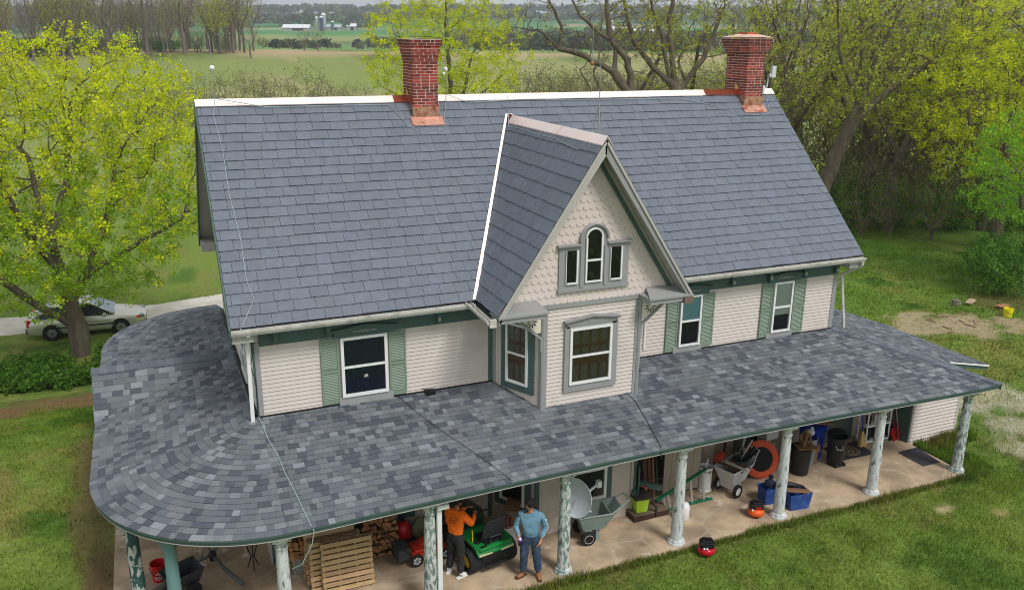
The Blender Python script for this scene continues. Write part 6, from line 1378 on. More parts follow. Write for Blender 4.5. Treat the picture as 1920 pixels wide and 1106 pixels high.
def person(lab, loc, rz, J, skin_m, shirt_m, pant_m, shoe_m, sole_m, hair, headyaw, build=1.0, hands=((), ())):
    t = thing('person', lab, 'person', loc, rz); b = MB(); V3 = Vector
    P = {k: V3(v) for k, v in J.items()}
    names = ['pelvis', 'waist', 'chest', 'neck', 'headb', 'shR', 'elR', 'wrR', 'shL', 'elL', 'wrL', 'hipR', 'knR', 'anR', 'hipL', 'knL', 'anL']
    vs = [P[n] for n in names]; ix = {n: i for i, n in enumerate(names)}
    E_ = [('pelvis', 'waist'), ('waist', 'chest'), ('chest', 'neck'), ('neck', 'headb'), ('chest', 'shR'), ('shR', 'elR'), ('elR', 'wrR'), ('chest', 'shL'), ('shL', 'elL'), ('elL', 'wrL'), ('pelvis', 'hipR'), ('hipR', 'knR'), ('knR', 'anR'), ('pelvis', 'hipL'), ('hipL', 'knL'), ('knL', 'anL')]
    R_ = dict(pelvis=.075, waist=.07, chest=.085, neck=.052, headb=.05, shR=.055, elR=.04, wrR=.025, shL=.055, elL=.04, wrL=.025, hipR=.06, knR=.05, anR=.035, hipL=.06, knL=.05, anL=.035)
    b.add(*skin_vf(vs, [(ix[a], ix[c]) for a, c in E_], [R_[n] for n in names]))
    hc = P['head']; HM = Matrix.Translation(hc) @ Rz(headyaw) @ Rx(-.1)
    k = b.M; b.M = HM; b.add(*head_vf(0)); 
    for sx in (-1, 1): b.ball((sx * .076, -.004, -.005), .026, 10, (.35, .7, 1.15))
    b.M = k
    for hnd in hands: hand(b, *hnd)
    body = b.build('body', skin_m, t, smooth=True)
    h = MB(); h.M = HM; h.add(*hair_vf(hair)); h.build('hair', m_hair, t, smooth=True)
    e = MB(); e.M = HM
    for sx in (-1, 1): e.ball((sx * .029, .083, .012), .010, 8, (1.2, .5, .7)); e.cbox((sx * .03, .09, .033), (.034, .006, .007))
    e.build('eyes', m_dark, t)
    mo = MB(); mo.M = HM; mo.ball((0, .088, -.055), .018, 8, (1.2, .35, .3)); mo.build('mouth', tinted('lip', (140, 78, 66)), t)
    # shirt
    s = MB(); sn = ['hem', 'waist', 'chest', 'collar', 'shR', 'elR', 'cuR', 'shL', 'elL', 'cuL']; P['hem'] = P['pelvis'] + V3((0, 0, -.09)); P['collar'] = P['neck'] + V3((0, 0, -.012))
    for q_ in 'RL': P['cu' + q_] = P['el' + q_].lerp(P['wr' + q_], .93)
    sr = dict(hem=(.165 * build, .125 * build), waist=(.158 * build, .115 * build), chest=(.165 * build, .12 * build), collar=.068, shR=.078 * build, elR=.056 * build, cuR=.037, shL=.078 * build, elL=.056 * build, cuL=.037)
    se = [('hem', 'waist'), ('waist', 'chest'), ('chest', 'collar'), ('chest', 'shR'), ('shR', 'elR'), ('elR', 'cuR'), ('chest', 'shL'), ('shL', 'elL'), ('elL', 'cuL')]; si = {n: i for i, n in enumerate(sn)}
    s.add(*folds(*skin_vf([P[n] for n in sn], [(si[a], si[c]) for a, c in se], [sr[n] for n in sn], 0, 3), .011)); s.build('shirt', shirt_m, t, smooth=True)
    p = MB(); pn2 = ['belt', 'pelvis', 'hipR', 'knR', 'cR', 'hipL', 'knL', 'cL']; P['belt'] = P['pelvis'] + V3((0, 0, .14)); P['cR'] = P['knR'].lerp(P['anR'], .93); P['cL'] = P['knL'].lerp(P['anL'], .93)
    prr = dict(belt=.115, pelvis=.125, hipR=.108, knR=.084, cR=.07, hipL=.108, knL=.084, cL=.07); pe_ = [('belt', 'pelvis'), ('pelvis', 'hipR'), ('hipR', 'knR'), ('knR', 'cR'), ('pelvis', 'hipL'), ('hipL', 'knL'), ('knL', 'cL')]; pi_ = {n: i for i, n in enumerate(pn2)}
    p.add(*folds(*skin_vf([P[n] for n in pn2], [(pi_[a], pi_[c]) for a, c in pe_], [prr[n] for n in pn2], 0, 3), .010)); p.build('trousers', pant_m, t, smooth=True)
    for q_ in 'RL':
        a = P['an' + q_]; d_ = V3(J['toe' + q_]).normalized(); sx = V3((0, 0, 1)).cross(d_)
        f = MB(); f.add(*skin_vf([V3((a.x, a.y, .10)), V3((a.x, a.y, .055)) - d_ * .03, V3((a.x, a.y, .05)) + d_ * .06, V3((a.x, a.y, .038)) + d_ * .16], [(0, 1), (1, 2), (2, 3)], [(.05, .05), (.05, .045), (.05, .042), (.042, .03)], 1)); o = f.build('shoe', shoe_m, t, smooth=True)
        g = MB(); poly = [V3((a.x, a.y, .0)) + d_ * u + sx * w_ for u, w_ in ((-.09, -.035), (-.09, .035), (.05, .05), (.16, .045), (.2, .0), (.16, -.045), (.05, -.045))]; g.prism(poly, (0, 0, .028)); g.build('sole', sole_m, o, bevel=.006)
    return t
# man in orange sweatshirt, seen from behind, reaching for the mower
J = dict(pelvis=(0, 0, .90), waist=(0, .02, 1.08), chest=(0, .04, 1.32), neck=(.0, .07, 1.46), headb=(.0, .09, 1.53), head=(.0, .11, 1.60), shR=(.19, .03, 1.37), elR=(.27, .20, 1.12), wrR=(.17, .44, 1.20), shL=(-.19, .05, 1.37), elL=(-.22, .28, 1.18), wrL=(-.02, .46, 1.28),
         hipR=(.09, 0, .86), knR=(.11, .03, .47), anR=(.12, -.02, .09), hipL=(-.09, 0, .86), knL=(-.12, .05, .47), anL=(-.17, .02, .09), toeR=(.35, 1, 0), toeL=(-.2, 1, 0))
m_or = tinted('hi_vis_orange', (255, 118, 10), rough=.85, var=.06, bump=.5, bscale=9, scale=4)
t = person('man in an orange sweatshirt and black jeans leaning over the riding mower', (3.27, -2.04, FZ), math.radians(-52), J, m_skinA, m_or, tinted('black_denim', (42, 42, 45), rough=.9, var=.15, bump=.4, bscale=12), m_white, m_white, 'short', math.radians(-30),
    hands=(((.17, .44, 1.20), (-.2, .9, .25), (.1, -.2, 1), (-1, 0, .1), .9), ((-.02, .46, 1.28), (.5, .8, .1), (0, -.2, 1), (.8, -.3, .2), .9)))
mk = MB(); mblk = tinted('print_brown', (70, 30, 10), rough=.8)
hexp = [(-.10, -.178 + .02, 1.40), (.06, -.165 + .02, 1.40), (.13, -.14, 1.26)]
mk.tube([(-.13, -.088, 1.41), (.05, -.098, 1.41), (.125, -.088, 1.29)], .004, 4)
o = text_mesh('ROOF\nCREW', .085, mblk, 'back_print', t, Matrix.Translation((0, -.104, 1.27)) @ Rz(0) @ Rx(PI / 2), .001, .002) if False else None
for (cx, cz, r_) in ((-.02, 1.34, .02),): mk.tube([(cx + r_ * math.cos(a), -.099, cz + r_ * math.sin(a)) for a in [i * PI / 3 for i in range(6)]], .003, 4, closed=True)
for i in range(5): z = 1.31 - i * .022; mk.tube([(-.09 + .02 * (i % 2), -.098, z), (-.03, -.101, z + rnd(-.006, .006)), (.03, -.101, z - rnd(0, .01)), (.09 - .015 * (i % 2), -.094, z + rnd(-.01, .0))], .003, 4)
mk.build('back_print', mblk, t)
e = MB(); e.ball((.062, .125, 1.585), .010, 8, (.8, 1, 1.6)); e.build('earbud', m_white, t)
# man in blue
J = dict(pelvis=(0, 0, .90), waist=(0, .01, 1.08), chest=(0, .0, 1.33), neck=(0, .02, 1.47), headb=(0, .03, 1.54), head=(0.01, .045, 1.62), shR=(.19, 0, 1.38), elR=(.29, .0, 1.12), wrR=(.22, .24, 1.02), shL=(-.19, 0, 1.38), elL=(-.29, -.06, 1.10), wrL=(-.20, .10, .88),
         hipR=(.09, 0, .86), knR=(.12, .03, .48), anR=(.14, .0, .09), hipL=(-.09, 0, .86), knL=(-.13, .03, .47), anL=(-.17, .02, .09), toeR=(.8, .7, 0), toeL=(-.2, 1, 0))
m_bl = mat('blue_shirt', L(112, 150, 172), rough=.85, var=.08, scale=5, bump=.5, bscale=9, col2=L(96, 136, 160), c2scale=4, c2lo=.45, c2hi=.6)
t = person('man in a pale blue long sleeved shirt and jeans holding a drink', (4.62, -2.62, FZ), math.radians(155), J, m_skinB, m_bl, mat('blue_denim', L(52, 68, 92), rough=.9, var=.15, scale=4, col2=L(78, 92, 112), c2scale=5, c2lo=.5, c2hi=.65, bump=.4, bscale=12), tinted('tan_leather', (150, 104, 66), rough=.7, var=.12), tinted('brown_sole', (80, 58, 42)), 'full', math.radians(-62),
    hands=(((.22, .24, 1.02), (-.1, 1, .05), (.9, 0, .3), (0, .1, 1), 1.1), ((-.20, .10, .88), (.35, .35, -.9), (-.7, .5, 0), (.3, .8, 0), .45)))
k = MB(); k.M = Matrix.Translation((-.275, -.045, 1.2)); 
mkk = MB(); wv = [(-.265, -.02, 1.30), (-.345, -.075, 1.10), (-.268, .05, .95)]
dv_ = MB()
def onarm(p, q, f, out=.062, back=-.9):      # a point on the outside of the sleeve
    a_ = Vector(p).lerp(Vector(q), f); return a_ + Vector((-.85, .45, 0)).normalized() * out
SH, EL, WRI = J['shL'], J['elL'], J['wrL']
c0 = onarm(SH, EL, .38, .068); axd = (Vector(EL) - Vector(SH)).normalized(); sd_ = Vector((-.85, .45, 0)).cross(axd).normalized()
dv_.prism([c0 + axd * .032, c0 + sd_ * .026, c0 - axd * .032, c0 - sd_ * .026], Vector((-.85, .45, 0)) * .004)
for i, f in enumerate((.62, .74, .86, .98)):
    c0 = onarm(SH, EL, f, .064); dv_.tube([c0 + sd_ * .018 + axd * .012, c0 - sd_ * .002 + axd * .016, c0 - sd_ * .018 + axd * .006, c0 - sd_ * .016 - axd * .01], .0035, 4)
ax2 = (Vector(WRI) - Vector(EL)).normalized()
for i, f in enumerate((.12, .26, .4, .54, .66)):
    c0 = onarm(EL, WRI, f, .055 - .02 * f); dv_.tube([c0 + sd_ * .016, c0 - sd_ * .016 + ax2 * .006], .0035, 4); dv_.tube([c0 - sd_ * .016 + ax2 * .006, c0 - sd_ * .014 - ax2 * .02], .003, 4)
dv_.build('sleeve_print', m_white, t)
t = thing('drink_bottle', 'purple and white drink bottle in the hand of the man in blue', 'bottle', (0, 0, 0)); Mx = Matrix.Translation((4.62, -2.62, FZ)) @ Rz(math.radians(155)); pw = Mx @ Vector((.20, .335, .985)); t.location = pw
mb = MB(); mb.lathe([(.001, -.07), (.032, -.07), (.034, -.02), (.034, .05)], 16); mb.build('body', tinted('dark_bottle', (34, 30, 40), rough=.25), t, smooth=40); mb = MB(); mb.lathe([(.036, .05), (.038, .07), (.02, .095), (.001, .1)], 16); mb.build('cap', tinted('lilac', (200, 180, 215), rough=.4), t, smooth=40); mb = MB(); mb.lathe([(.0355, .0), (.0355, .048)], 16); mb.build('band', tinted('purple', (98, 40, 140), rough=.4), t)
# ================================================================== VEGETATION
def colonize(starts, att, step=.4, di=4.0, dk=.9, iters=90, rs=None, up=.05, maxn=5000):
    """space colonisation; starts: list of polylines, [0] is the trunk, others begin at their own first point"""
    P_ = []; par = []
    for pl in starts:
        pl = [np.array(p, float) for p in pl]; last = -1
        if P_:
            dd = [np.linalg.norm(q - pl[0]) for q in P_]; last = int(np.argmin(dd))
        for i, p in enumerate(pl):
            if i == 0:
                if not P_: P_.append(p); par.append(-1); last = 0
                continue
            a = P_[last]; l = np.linalg.norm(p - a); n = max(1, int(l / step))
            for k in range(1, n + 1): P_.append(a + (p - a) * k / n + rs.randn(3) * .02); par.append(last); last = len(P_) - 1
    P_ = np.array(P_); att = np.array(att); d = np.full(len(att), 1e9); ni = np.zeros(len(att), int)
    def upd(new, base):
        nonlocal d, ni
        if not len(att): return
        D_ = np.linalg.norm(att[:, None, :] - new[None], axis=2); j = D_.argmin(1); v = D_[np.arange(len(att)), j]; k = v < d; d[k] = v[k]; ni[k] = base + j[k]
    upd(P_, 0)
    for it in range(iters):
        keep = d > dk; att, d, ni = att[keep], d[keep], ni[keep]
        if not len(att) or len(P_) > maxn: break
        act = d < di
        if not act.any(): break
        v = att[act] - P_[ni[act]]; v /= np.linalg.norm(v, axis=1, keepdims=True); acc = np.zeros_like(P_); np.add.at(acc, ni[act], v); ids = np.unique(ni[act]); a = acc[ids]; nrm_ = np.linalg.norm(a, axis=1, keepdims=True); a = a / np.maximum(nrm_, 1e-6) + rs.randn(len(ids), 3) * .22 + np.array([0, 0, up]); a /= np.linalg.norm(a, axis=1, keepdims=True)
        new = P_[ids] + a * step; base = len(P_); P_ = np.concatenate([P_, new]); par += list(ids); upd(new, base)
    return P_, np.array(par)
def radii(P_, par, r_tip, r0, e=2.3):
    n = len(P_); A = np.zeros(n); cnt = np.zeros(n, int)
    for i in range(n - 1, 0, -1):
        if A[i] == 0: A[i] = r_tip ** e
        A[par[i]] += A[i]
    R_ = A ** (1 / e); return R_ * (r0 / R_[0]) ** np.clip(np.log(np.maximum(R_, 1e-6) / r_tip) / np.log(R_[0] / r_tip), 0, 1)
def wood_mesh(name, P_, par, R_, m_, twigs=None):
    a = np.arange(1, len(P_)); A = P_[par[a]]; B = P_[a]; ra = np.minimum(R_[par[a]], R_[a] * 1.35); rb = R_[a]
    if twigs is not None: A = np.concatenate([A, twigs[0]]); B = np.concatenate([B, twigs[1]]); ra = np.concatenate([ra, twigs[2]]); rb = np.concatenate([rb, twigs[2] * .5])
    d = B - A; l = np.linalg.norm(d, axis=1, keepdims=True); d = d / np.maximum(l, 1e-6); B = B + d * rb[:, None] * .4
    h = np.where(np.abs(d[:, 2:3]) < .9, np.array([[0, 0, 1.]]), np.array([[1., 0, 0]])); u = np.cross(d, h); u /= np.linalg.norm(u, axis=1, keepdims=True); w_ = np.cross(d, u)
    Vs = []; Fs = []; b = 0
    for lo_, hi_, ns in ((0, .03, 3), (.03, .09, 5), (.09, 9, 9)):
        k = (ra >= lo_) & (ra < hi_)
        if not k.any(): continue
        n = k.sum(); ang = np.arange(ns) * 2 * PI / ns; c = np.cos(ang)[None, :, None]; s = np.sin(ang)[None, :, None]
        ring = lambda P, r: P[k][:, None] + (u[k][:, None] * c + w_[k][:, None] * s) * r[k][:, None, None]
        v = np.concatenate([ring(A, ra), ring(B, rb)], 1).reshape(-1, 3); i0 = np.arange(n)[:, None] * 2 * ns; j = np.arange(ns)[None]
        f = np.stack([i0 + j, i0 + (j + 1) % ns, i0 + ns + (j + 1) % ns, i0 + ns + j], 2).reshape(-1, 4) + b; Vs.append(v); Fs.append(f); b += len(v)
    return npmesh(name, np.concatenate(Vs), np.concatenate(Fs), m_, smooth=True)
def leaves_mesh(name, C_, size, m_, cols, rs, flat=.35, asp=1.0):
    n = len(C_); nr = rs.randn(n, 3) * np.array([1, 1, .8]) + np.array([0, 0, flat * 2]); nr /= np.linalg.norm(nr, axis=1, keepdims=True); t = rs.randn(n, 3); u = np.cross(nr, t); u /= np.linalg.norm(u, axis=1, keepdims=True); w_ = np.cross(nr, u); s = size * (.6 + .8 * rs.rand(n, 1))
    V_ = np.stack([C_ - u * s, C_ - w_ * s * asp * .7 + nr * s * .15, C_ + u * s, C_ + w_ * s * asp * .7 + nr * s * .15], 1).reshape(-1, 3); return npmesh(name, V_, np.arange(4 * n).reshape(-1, 4), m_, col=cols)
m_bark = mat('bark', L(112, 100, 88), rough=.95, var=.3, scale=8, bump=.6, stretch=(1, 1, .25), dirt=L(128, 120, 108), dscale=3, dlo=.55, dhi=.7)
m_bark2 = mat('dark_bark', L(98, 86, 74), rough=.95, var=.3, scale=8, bump=.6, stretch=(1, 1, .25), dirt=L(108, 104, 84), dscale=3, dlo=.5, dhi=.65)
m_twig = mat('thin_twig', L(120, 104, 94), rough=.95, var=.2)
m_leaf = leafmat('spring_leaf', (1, 1, 1), .42)
def ellipsoid(rs, n, c, r, lowcut=-1, inner=.25, lump=0):
    out = []
    while len(out) < n:
        p = rs.randn(3); p /= np.linalg.norm(p); rad = (inner + (1 - inner) * rs.rand()) ** .6
        if lump: rad *= 1 - lump * .5 * (1 + math.sin(p[0] * 5 + c[0]) * math.sin(p[1] * 5 + 1) * math.cos(p[2] * 4))
        q = p * rad
        if q[2] < lowcut: continue
        out.append(np.array(c) + q * np.array(r))
    return out
YG = [(186, 192, 40), (194, 198, 44), (172, 186, 40), (180, 190, 40)]
def grow(seed, trunk, env, r0, n_att, step=.4, dk=.8, clumps=3, per=9, cr=.16, size=.07, pal=YG, tipmax=.02, twig=.35, leafp=1.0, bark=None, up=.05, flat=.35, gb=1.0, top=None, hcol=None, maxn=5000, rtip=.008, tw_n=2):
    rs = np.random.RandomState(seed); att = []
    for (c, r, f, lc) in env: att += ellipsoid(rs, int(n_att * f), c, r, lc, lump=.25)
    P_, par = colonize(trunk, att, step, dk=dk, rs=rs, up=up, maxn=maxn, iters=100); R_ = radii(P_, par, rtip, r0)
    thin = np.where(R_ < tipmax)[0]; thin = thin[thin > 0]
    # twigs
    base = np.repeat(thin, tw_n); dirs = P_[base] - P_[par[base]]; dirs /= np.linalg.norm(dirs, axis=1, keepdims=True); tw = dirs + rs.randn(len(base), 3) * .75 + np.array([0, 0, .15]); tw /= np.linalg.norm(tw, axis=1, keepdims=True); ln = twig * (.4 + .9 * rs.rand(len(base), 1)); tips = P_[base] + tw * ln
    wm = wood_mesh('wood', P_, par, R_, bark or m_bark, (P_[base], tips, np.full(len(base), rtip * .6)))
    k = rs.rand(len(tips)) < leafp; tt = tips[k]; bb = P_[base][k]; cl_ = np.repeat(np.arange(len(tt)), clumps); f = rs.rand(len(cl_), 1) ** .6; cc = bb[cl_] * (1 - f) + tt[cl_] * f + rs.randn(len(cl_), 3) * cr * .5
    li = np.repeat(np.arange(len(cc)), per); C_ = cc[li] + rs.randn(len(li), 3) * cr * .45
    pa = np.array([L(*c) for c in pal]); cc_col = pa[rs.randint(0, len(pa), len(cc))] * (.8 + .4 * rs.rand(len(cc), 1))
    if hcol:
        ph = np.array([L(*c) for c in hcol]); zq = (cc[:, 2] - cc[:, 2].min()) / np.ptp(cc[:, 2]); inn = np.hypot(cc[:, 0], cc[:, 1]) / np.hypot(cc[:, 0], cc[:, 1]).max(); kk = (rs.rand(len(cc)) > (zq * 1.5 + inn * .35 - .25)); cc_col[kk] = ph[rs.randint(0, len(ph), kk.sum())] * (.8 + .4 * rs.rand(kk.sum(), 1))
    cols = cc_col[li] * (.85 + .3 * rs.rand(len(li), 1)) * gb
    lm = leaves_mesh('leaves', C_, size, m_leaf, np.clip(cols, 0, 1), rs, flat) if len(C_) else None
    return wm, lm
def plant(name, lab, cat, wm, lm, loc, rz=0, sc=1, group=None):
    t = thing(name, lab, cat, loc, rz, group); t.scale = sc if hasattr(sc, '__len__') else (sc,) * 3
    link('trunk' if cat == 'tree' else 'stems', wm, t)
    if lm: link('crown' if cat == 'tree' else 'foliage', lm, t)
    return t
# --- big maple on the left
wm, lm = grow(11, [[(0, 0, -.3), (.05, 0, 1.0), (-.1, .1, 1.9)], [(-.1, .1, 1.9), (-.25, .2, 3.0), (-.5, 0, 4.6), (-.7, .2, 7.0)], [(-.1, .1, 1.9), (.5, .3, 2.8), (1.4, .4, 4.6), (2.0, .6, 6.6)], [(.05, 0, 1.0), (-.9, -.3, 1.9), (-2.2, -.4, 3.2), (-3.6, -.3, 5.0)], [(-.25, .2, 3.0), (-.9, -.9, 4.6), (-1.4, -1.6, 6.4)], [(.5, .3, 2.8), (2.0, 0.2, 3.6), (4.0, .1, 4.6)], [(-.5, 0, 4.2), (.3, .8, 6), (.6, 1.4, 8)]],
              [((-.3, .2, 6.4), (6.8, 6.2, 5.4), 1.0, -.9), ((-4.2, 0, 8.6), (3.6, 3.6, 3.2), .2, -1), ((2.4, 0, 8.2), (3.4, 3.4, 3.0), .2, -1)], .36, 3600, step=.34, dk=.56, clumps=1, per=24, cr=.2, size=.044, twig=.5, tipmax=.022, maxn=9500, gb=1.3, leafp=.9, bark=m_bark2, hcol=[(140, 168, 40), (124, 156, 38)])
maple = plant('maple_tree', 'yellow green maple in new leaf with forked trunk beside the parked car', 'tree', wm, lm, (-4.74, 20.16, hz(-4.74, 20.16)), 0, (1.08, 1.08, 1.12))
# --- maple behind the ridge
wm, lm = grow(12, [[(0, 0, -.3), (0, 0, 2.2), (.2, 0, 3.5)], [(.2, 0, 3.5), (1.5, .5, 6), (2.2, .5, 9)], [(.2, 0, 3.5), (-1.6, .2, 6), (-2.6, 0, 9)], [(0, 0, 3), (.3, -.5, 7), (.0, -.5, 11)], [(1.0, .3, 5), (3.5, 0, 7)], [(-1, .1, 5), (-3.6, 0, 6.6)]],
              [((.2, 0, 9.3), (6.6, 5.2, 6.6), 1, -.8)], .32, 2200, step=.4, dk=.66, clumps=1, per=20, cr=.25, size=.055, twig=.55, maxn=5200, gb=1.3, leafp=.85, bark=m_bark2)
plant('maple_tree', 'rounded yellow green maple behind the ridge between the two chimneys', 'tree', wm, lm, (17.6, 40.6, hz(17.6, 40.6)), 0)
ym = (wm, lm)
# --- leaning, nearly bare tree
tr = [(25.2, 19.6, -.2), (23.4, 20.5, 3.0), (22.2, 21.2, 5.9), (21.3, 21.8, 7.2), (20.3, 22.4, 8.6), (19.1, 23.0, 9.3), (17.9, 23.7, 9.7), (16.9, 24.1, 10.6), (15.6, 24.6, 10.7)]
O3 = np.array([25.2, 19.6, 0]); rel = lambda pl: [tuple(np.array(p) - O3) for p in pl]
wm, lm = grow(21, [rel(tr), rel([(20.3, 22.4, 8.6), (20.4, 22.5, 10.0), (19.4, 22.9, 10.6), (18.8, 23.2, 11.2), (18.1, 23.6, 12.6)]), rel([(21.0, 22, 7.5), (20.9, 22.1, 9.2), (20.1, 22.6, 10.2), (19.9, 22.8, 12.6)]), rel([(17.9, 23.7, 9.7), (18.0, 23.6, 10.8), (17.2, 23.9, 12.2)])],
              [((-6.6, 3.4, 11.4), (4.2, 2.6, 2.8), .7, -.6), ((-4.0, 2.0, 11.6), (3.2, 2.4, 2.6), .5, -.6)], .34, 420, step=.35, dk=.7, clumps=2, per=3, cr=.12, size=.05, leafp=.35, bark=m_bark2, pal=[(150, 152, 60), (170, 168, 80), (130, 130, 60)], tipmax=.03, twig=.6, rtip=.012)
plant('leaning_tree', 'dark leaning tree with a bare forked limb, rising over the ridge', 'tree', wm, lm, (25.2, 19.6, 0))
# --- tree over the middle of the ridge
O4 = np.array([26.6, 25.6, 0]); rel = lambda pl: [tuple(np.array(p) - O4) for p in pl]
wm, lm = grow(22, [rel([(26.6, 25.6, -.3), (26.5, 25.6, 5.1), (26.2, 25.8, 7.6)]), rel([(26.2, 25.8, 7.4), (25.2, 26.5, 8.6), (24.2, 27.1, 10.0), (23.8, 27.3, 11.4), (23.3, 27.6, 13.6)]), rel([(25.9, 26.0, 8.0), (25.4, 26.3, 10.6), (24.5, 26.9, 13.2)]), rel([(26.2, 25.8, 7.6), (25.8, 26.2, 11.1), (26.2, 25.9, 14)]), rel([(26.4, 25.7, 6.4), (25.3, 26.4, 7.6), (24.0, 27.2, 8.2)]), rel([(26.3, 25.8, 7.2), (27.6, 25.2, 9.2), (28.6, 25, 12)])],
              [((-.8, .6, 12), (5.2, 4, 4.4), 1, -.75)], .42, 700, step=.4, dk=.75, clumps=2, per=4, cr=.16, size=.06, leafp=.6, bark=m_bark2, pal=[(168, 172, 60), (150, 156, 56), (186, 184, 84)], tipmax=.03, twig=.6, rtip=.011)
plant('walnut_tree', 'budding tree with thick upright limbs left of the right chimney', 'tree', wm, lm, (26.6, 25.6, 0))
# --- woodland prototypes
SP = [(176, 186, 66), (160, 174, 62), (190, 194, 84), (138, 158, 60)]
protos = []
for sd, pal_, lp, dens, bk in ((31, SP, .42, 7, m_bark2), (32, SP[:3] + [(186, 180, 60)], .55, 8, m_bark2), (33, [(140, 132, 84), (120, 116, 70), (150, 140, 96)], .25, 3, m_bark)):
    rs_ = np.random.RandomState(sd); br = [[(0, 0, -.3), (.15, .1, 2.5), (rs_.randn() * .4, .3, 5.0)]]; top_ = np.array(br[0][-1])
    for k in range(5): a = k * 1.26 + rs_.rand(); r_ = 1.4 + rs_.rand(); st_ = np.array([.15, .1, 2.5 + .5 * k]) if k < 3 else top_; br.append([tuple(st_), tuple(st_ + [math.cos(a) * r_, math.sin(a) * r_, 2.4]), tuple(st_ + [math.cos(a + .3) * r_ * 1.9, math.sin(a + .3) * r_ * 1.9, 5.5])])
    wm_, lm_ = grow(sd, br, [((0, 0, 10.0), (5.2, 5.2, 6.6), 1, -.85)], .36, 1300, step=.45, dk=.85, clumps=1, per=dens * 2, cr=.22, size=.05, gb=1.3, leafp=lp, pal=pal_, bark=bk, tipmax=.028, twig=.7, maxn=3600, rtip=.013, tw_n=3)
    protos.append((wm_, lm_))
spots = [(1, 38.5, 29.0, 0.4, 1.05), (0, 34.8, 26.5, 2.0, .95), (0, 42.0, 24.6, 3.1, 1.1), (1, 37.6, 22.4, 4.4, .92), (2, 40.8, 33.5, 1.2, 1.05), (0, 47.5, 27.5, 5.2, 1.15), (1, 46.0, 20.8, .9, 1.05), (2, 44.8, 37.0, 2.6, 1.1), (0, 52.0, 33.0, 3.9, 1.15), (1, 51.5, 23.8, 1.7, 1.1), (0, 33.5, 33.8, 4.9, .95), (2, 30.5, 37.6, .2, .9), (1, 57.5, 28.5, 2.9, 1.15), (2, 49.5, 42.5, 5.6, 1.1), (0, 56.0, 40.5, .7, 1.2), (1, 41.5, 17.2, 3.4, .9), (2, 36.4, 19.0, 2.2, .85), (0, 47.4, 15.8, 5.0, 1.0)]
wl = ['sparsely leafed woodland tree', 'yellow budding woodland tree', 'almost bare brown woodland tree']; used = {}
for i, (k, x, y, rz, sc) in enumerate(spots):
    lab = wl[k] + ' in the grove right of the house'
    if k not in used: used[k] = plant('woodland_tree', lab, 'tree', *protos[k], (x, y, hz(x, y)), rz, sc, group='trees of the grove right of the house')
    else: dup(used[k], (x, y, hz(x, y)), rz, lab, sc)
# big leaning dark trunk at the grove edge
O5 = np.array([31.4, 19.1, 0]); rel = lambda pl: [tuple(np.array(p) - O5) for p in pl]
wm, lm = grow(41, [rel([(31.0, 19.4, -.3), (31.4, 19.1, 2.4), (31.8, 18.7, 4.5), (32.4, 18.2, 7.0)]), rel([(32.4, 18.2, 7.0), (32.7, 17.9, 9.1), (33.3, 17.3, 11.6)]), rel([(32.2, 18.4, 6.2), (34, 17.6, 8.0), (36, 16.8, 9.6)]), rel([(31.6, 18.9, 3.6), (29.8, 20, 4.6), (28.6, 20.6, 6.2)]), rel([(32.4, 18.2, 7), (31.4, 19, 9.6), (31, 19.2, 12.5)])],
              [((2.2, -1.2, 9.6), (5.2, 4.4, 4.8), 1, -.85)], .36, 900, step=.42, dk=.8, clumps=2, per=5, cr=.22, size=.068, leafp=.7, bark=m_bark2, pal=SP, tipmax=.03, twig=.6, rtip=.011)
plant('leaning_tree', 'large dark leaning trunk at the near edge of the grove', 'tree', wm, lm, (31.4, 19.1, 0))
# yellow maple hanging over the lawn; bright green tree at the frame's edge
yt = plant('maple_tree', 'yellow leafed maple hanging low over the lawn at the edge of the grove', 'tree', *ym, (38.0, 13.6, 0), 2.1, (.98, .98, .80))
wm, lm = grow(51, [[(0, 0, -.3), (0, 0, 2.5)], [(0, 0, 2.5), (-1.4, .5, 4.6), (-2.5, .6, 6)], [(0, 0, 2.5), (.8, -.5, 5), (1.2, -1, 8)], [(0, 0, 2), (-1.5, -.8, 3.8), (-2.6, -.6, 4.6)]], [((-.3, 0, 6.0), (3.9, 4.2, 3.7), 1, -.9)], .25, 1300, step=.36, dk=.62, clumps=2, per=11, cr=.22, size=.06, twig=.4, leafp=.75, pal=[(132, 176, 52), (146, 188, 62), (122, 166, 50)], maxn=4200, gb=1.15)
plant('lime_tree', 'bright lime green tree at the right edge of the photo', 'tree', wm, lm, (33.4, 8.6, 0), .5, .84)
# --- shrubs
def bush(seed, r, h, n, pal, per=10, size=.06, cr=.14, leafp=1.0, bark=None, gb=1.0, stems=6):
    rs_ = np.random.RandomState(seed); tr = [[(0, 0, -.1), (0, 0, .12)]] + [[(0, 0, .1), (math.cos(a) * r * .3, math.sin(a) * r * .3, h * .35)] for a in [k * 2 * PI / stems for k in range(stems)]]
    return grow(seed, tr, [((0, 0, h * .45), (r, r, h * .55), 1, -.7)], .05, n, step=max(.12, r * .12), dk=max(.16, r * .2), clumps=2, per=per, cr=cr, size=size, pal=pal, leafp=leafp, tipmax=.03, twig=.25, bark=bark or m_bark2, maxn=2200, rtip=.006, gb=gb)
DG = [(74, 112, 42), (92, 132, 50), (62, 98, 38), (112, 150, 62)]; MG = [(78, 118, 40), (92, 134, 46), (64, 100, 36), (110, 148, 60)]
b1 = bush(61, 2.3, 3.2, 620, DG, per=9, size=.06, cr=.34, leafp=.85, gb=1.35); b2 = bush(62, .95, .62, 420, MG, per=11, size=.045, cr=.12); b3 = bush(63, 1.5, 2.6, 300, [(138, 136, 76), (126, 134, 66), (116, 128, 64)], per=3, size=.03, cr=.2, leafp=.5, bark=m_bark)
G1 = 'dark bushes below the grove'; first = None
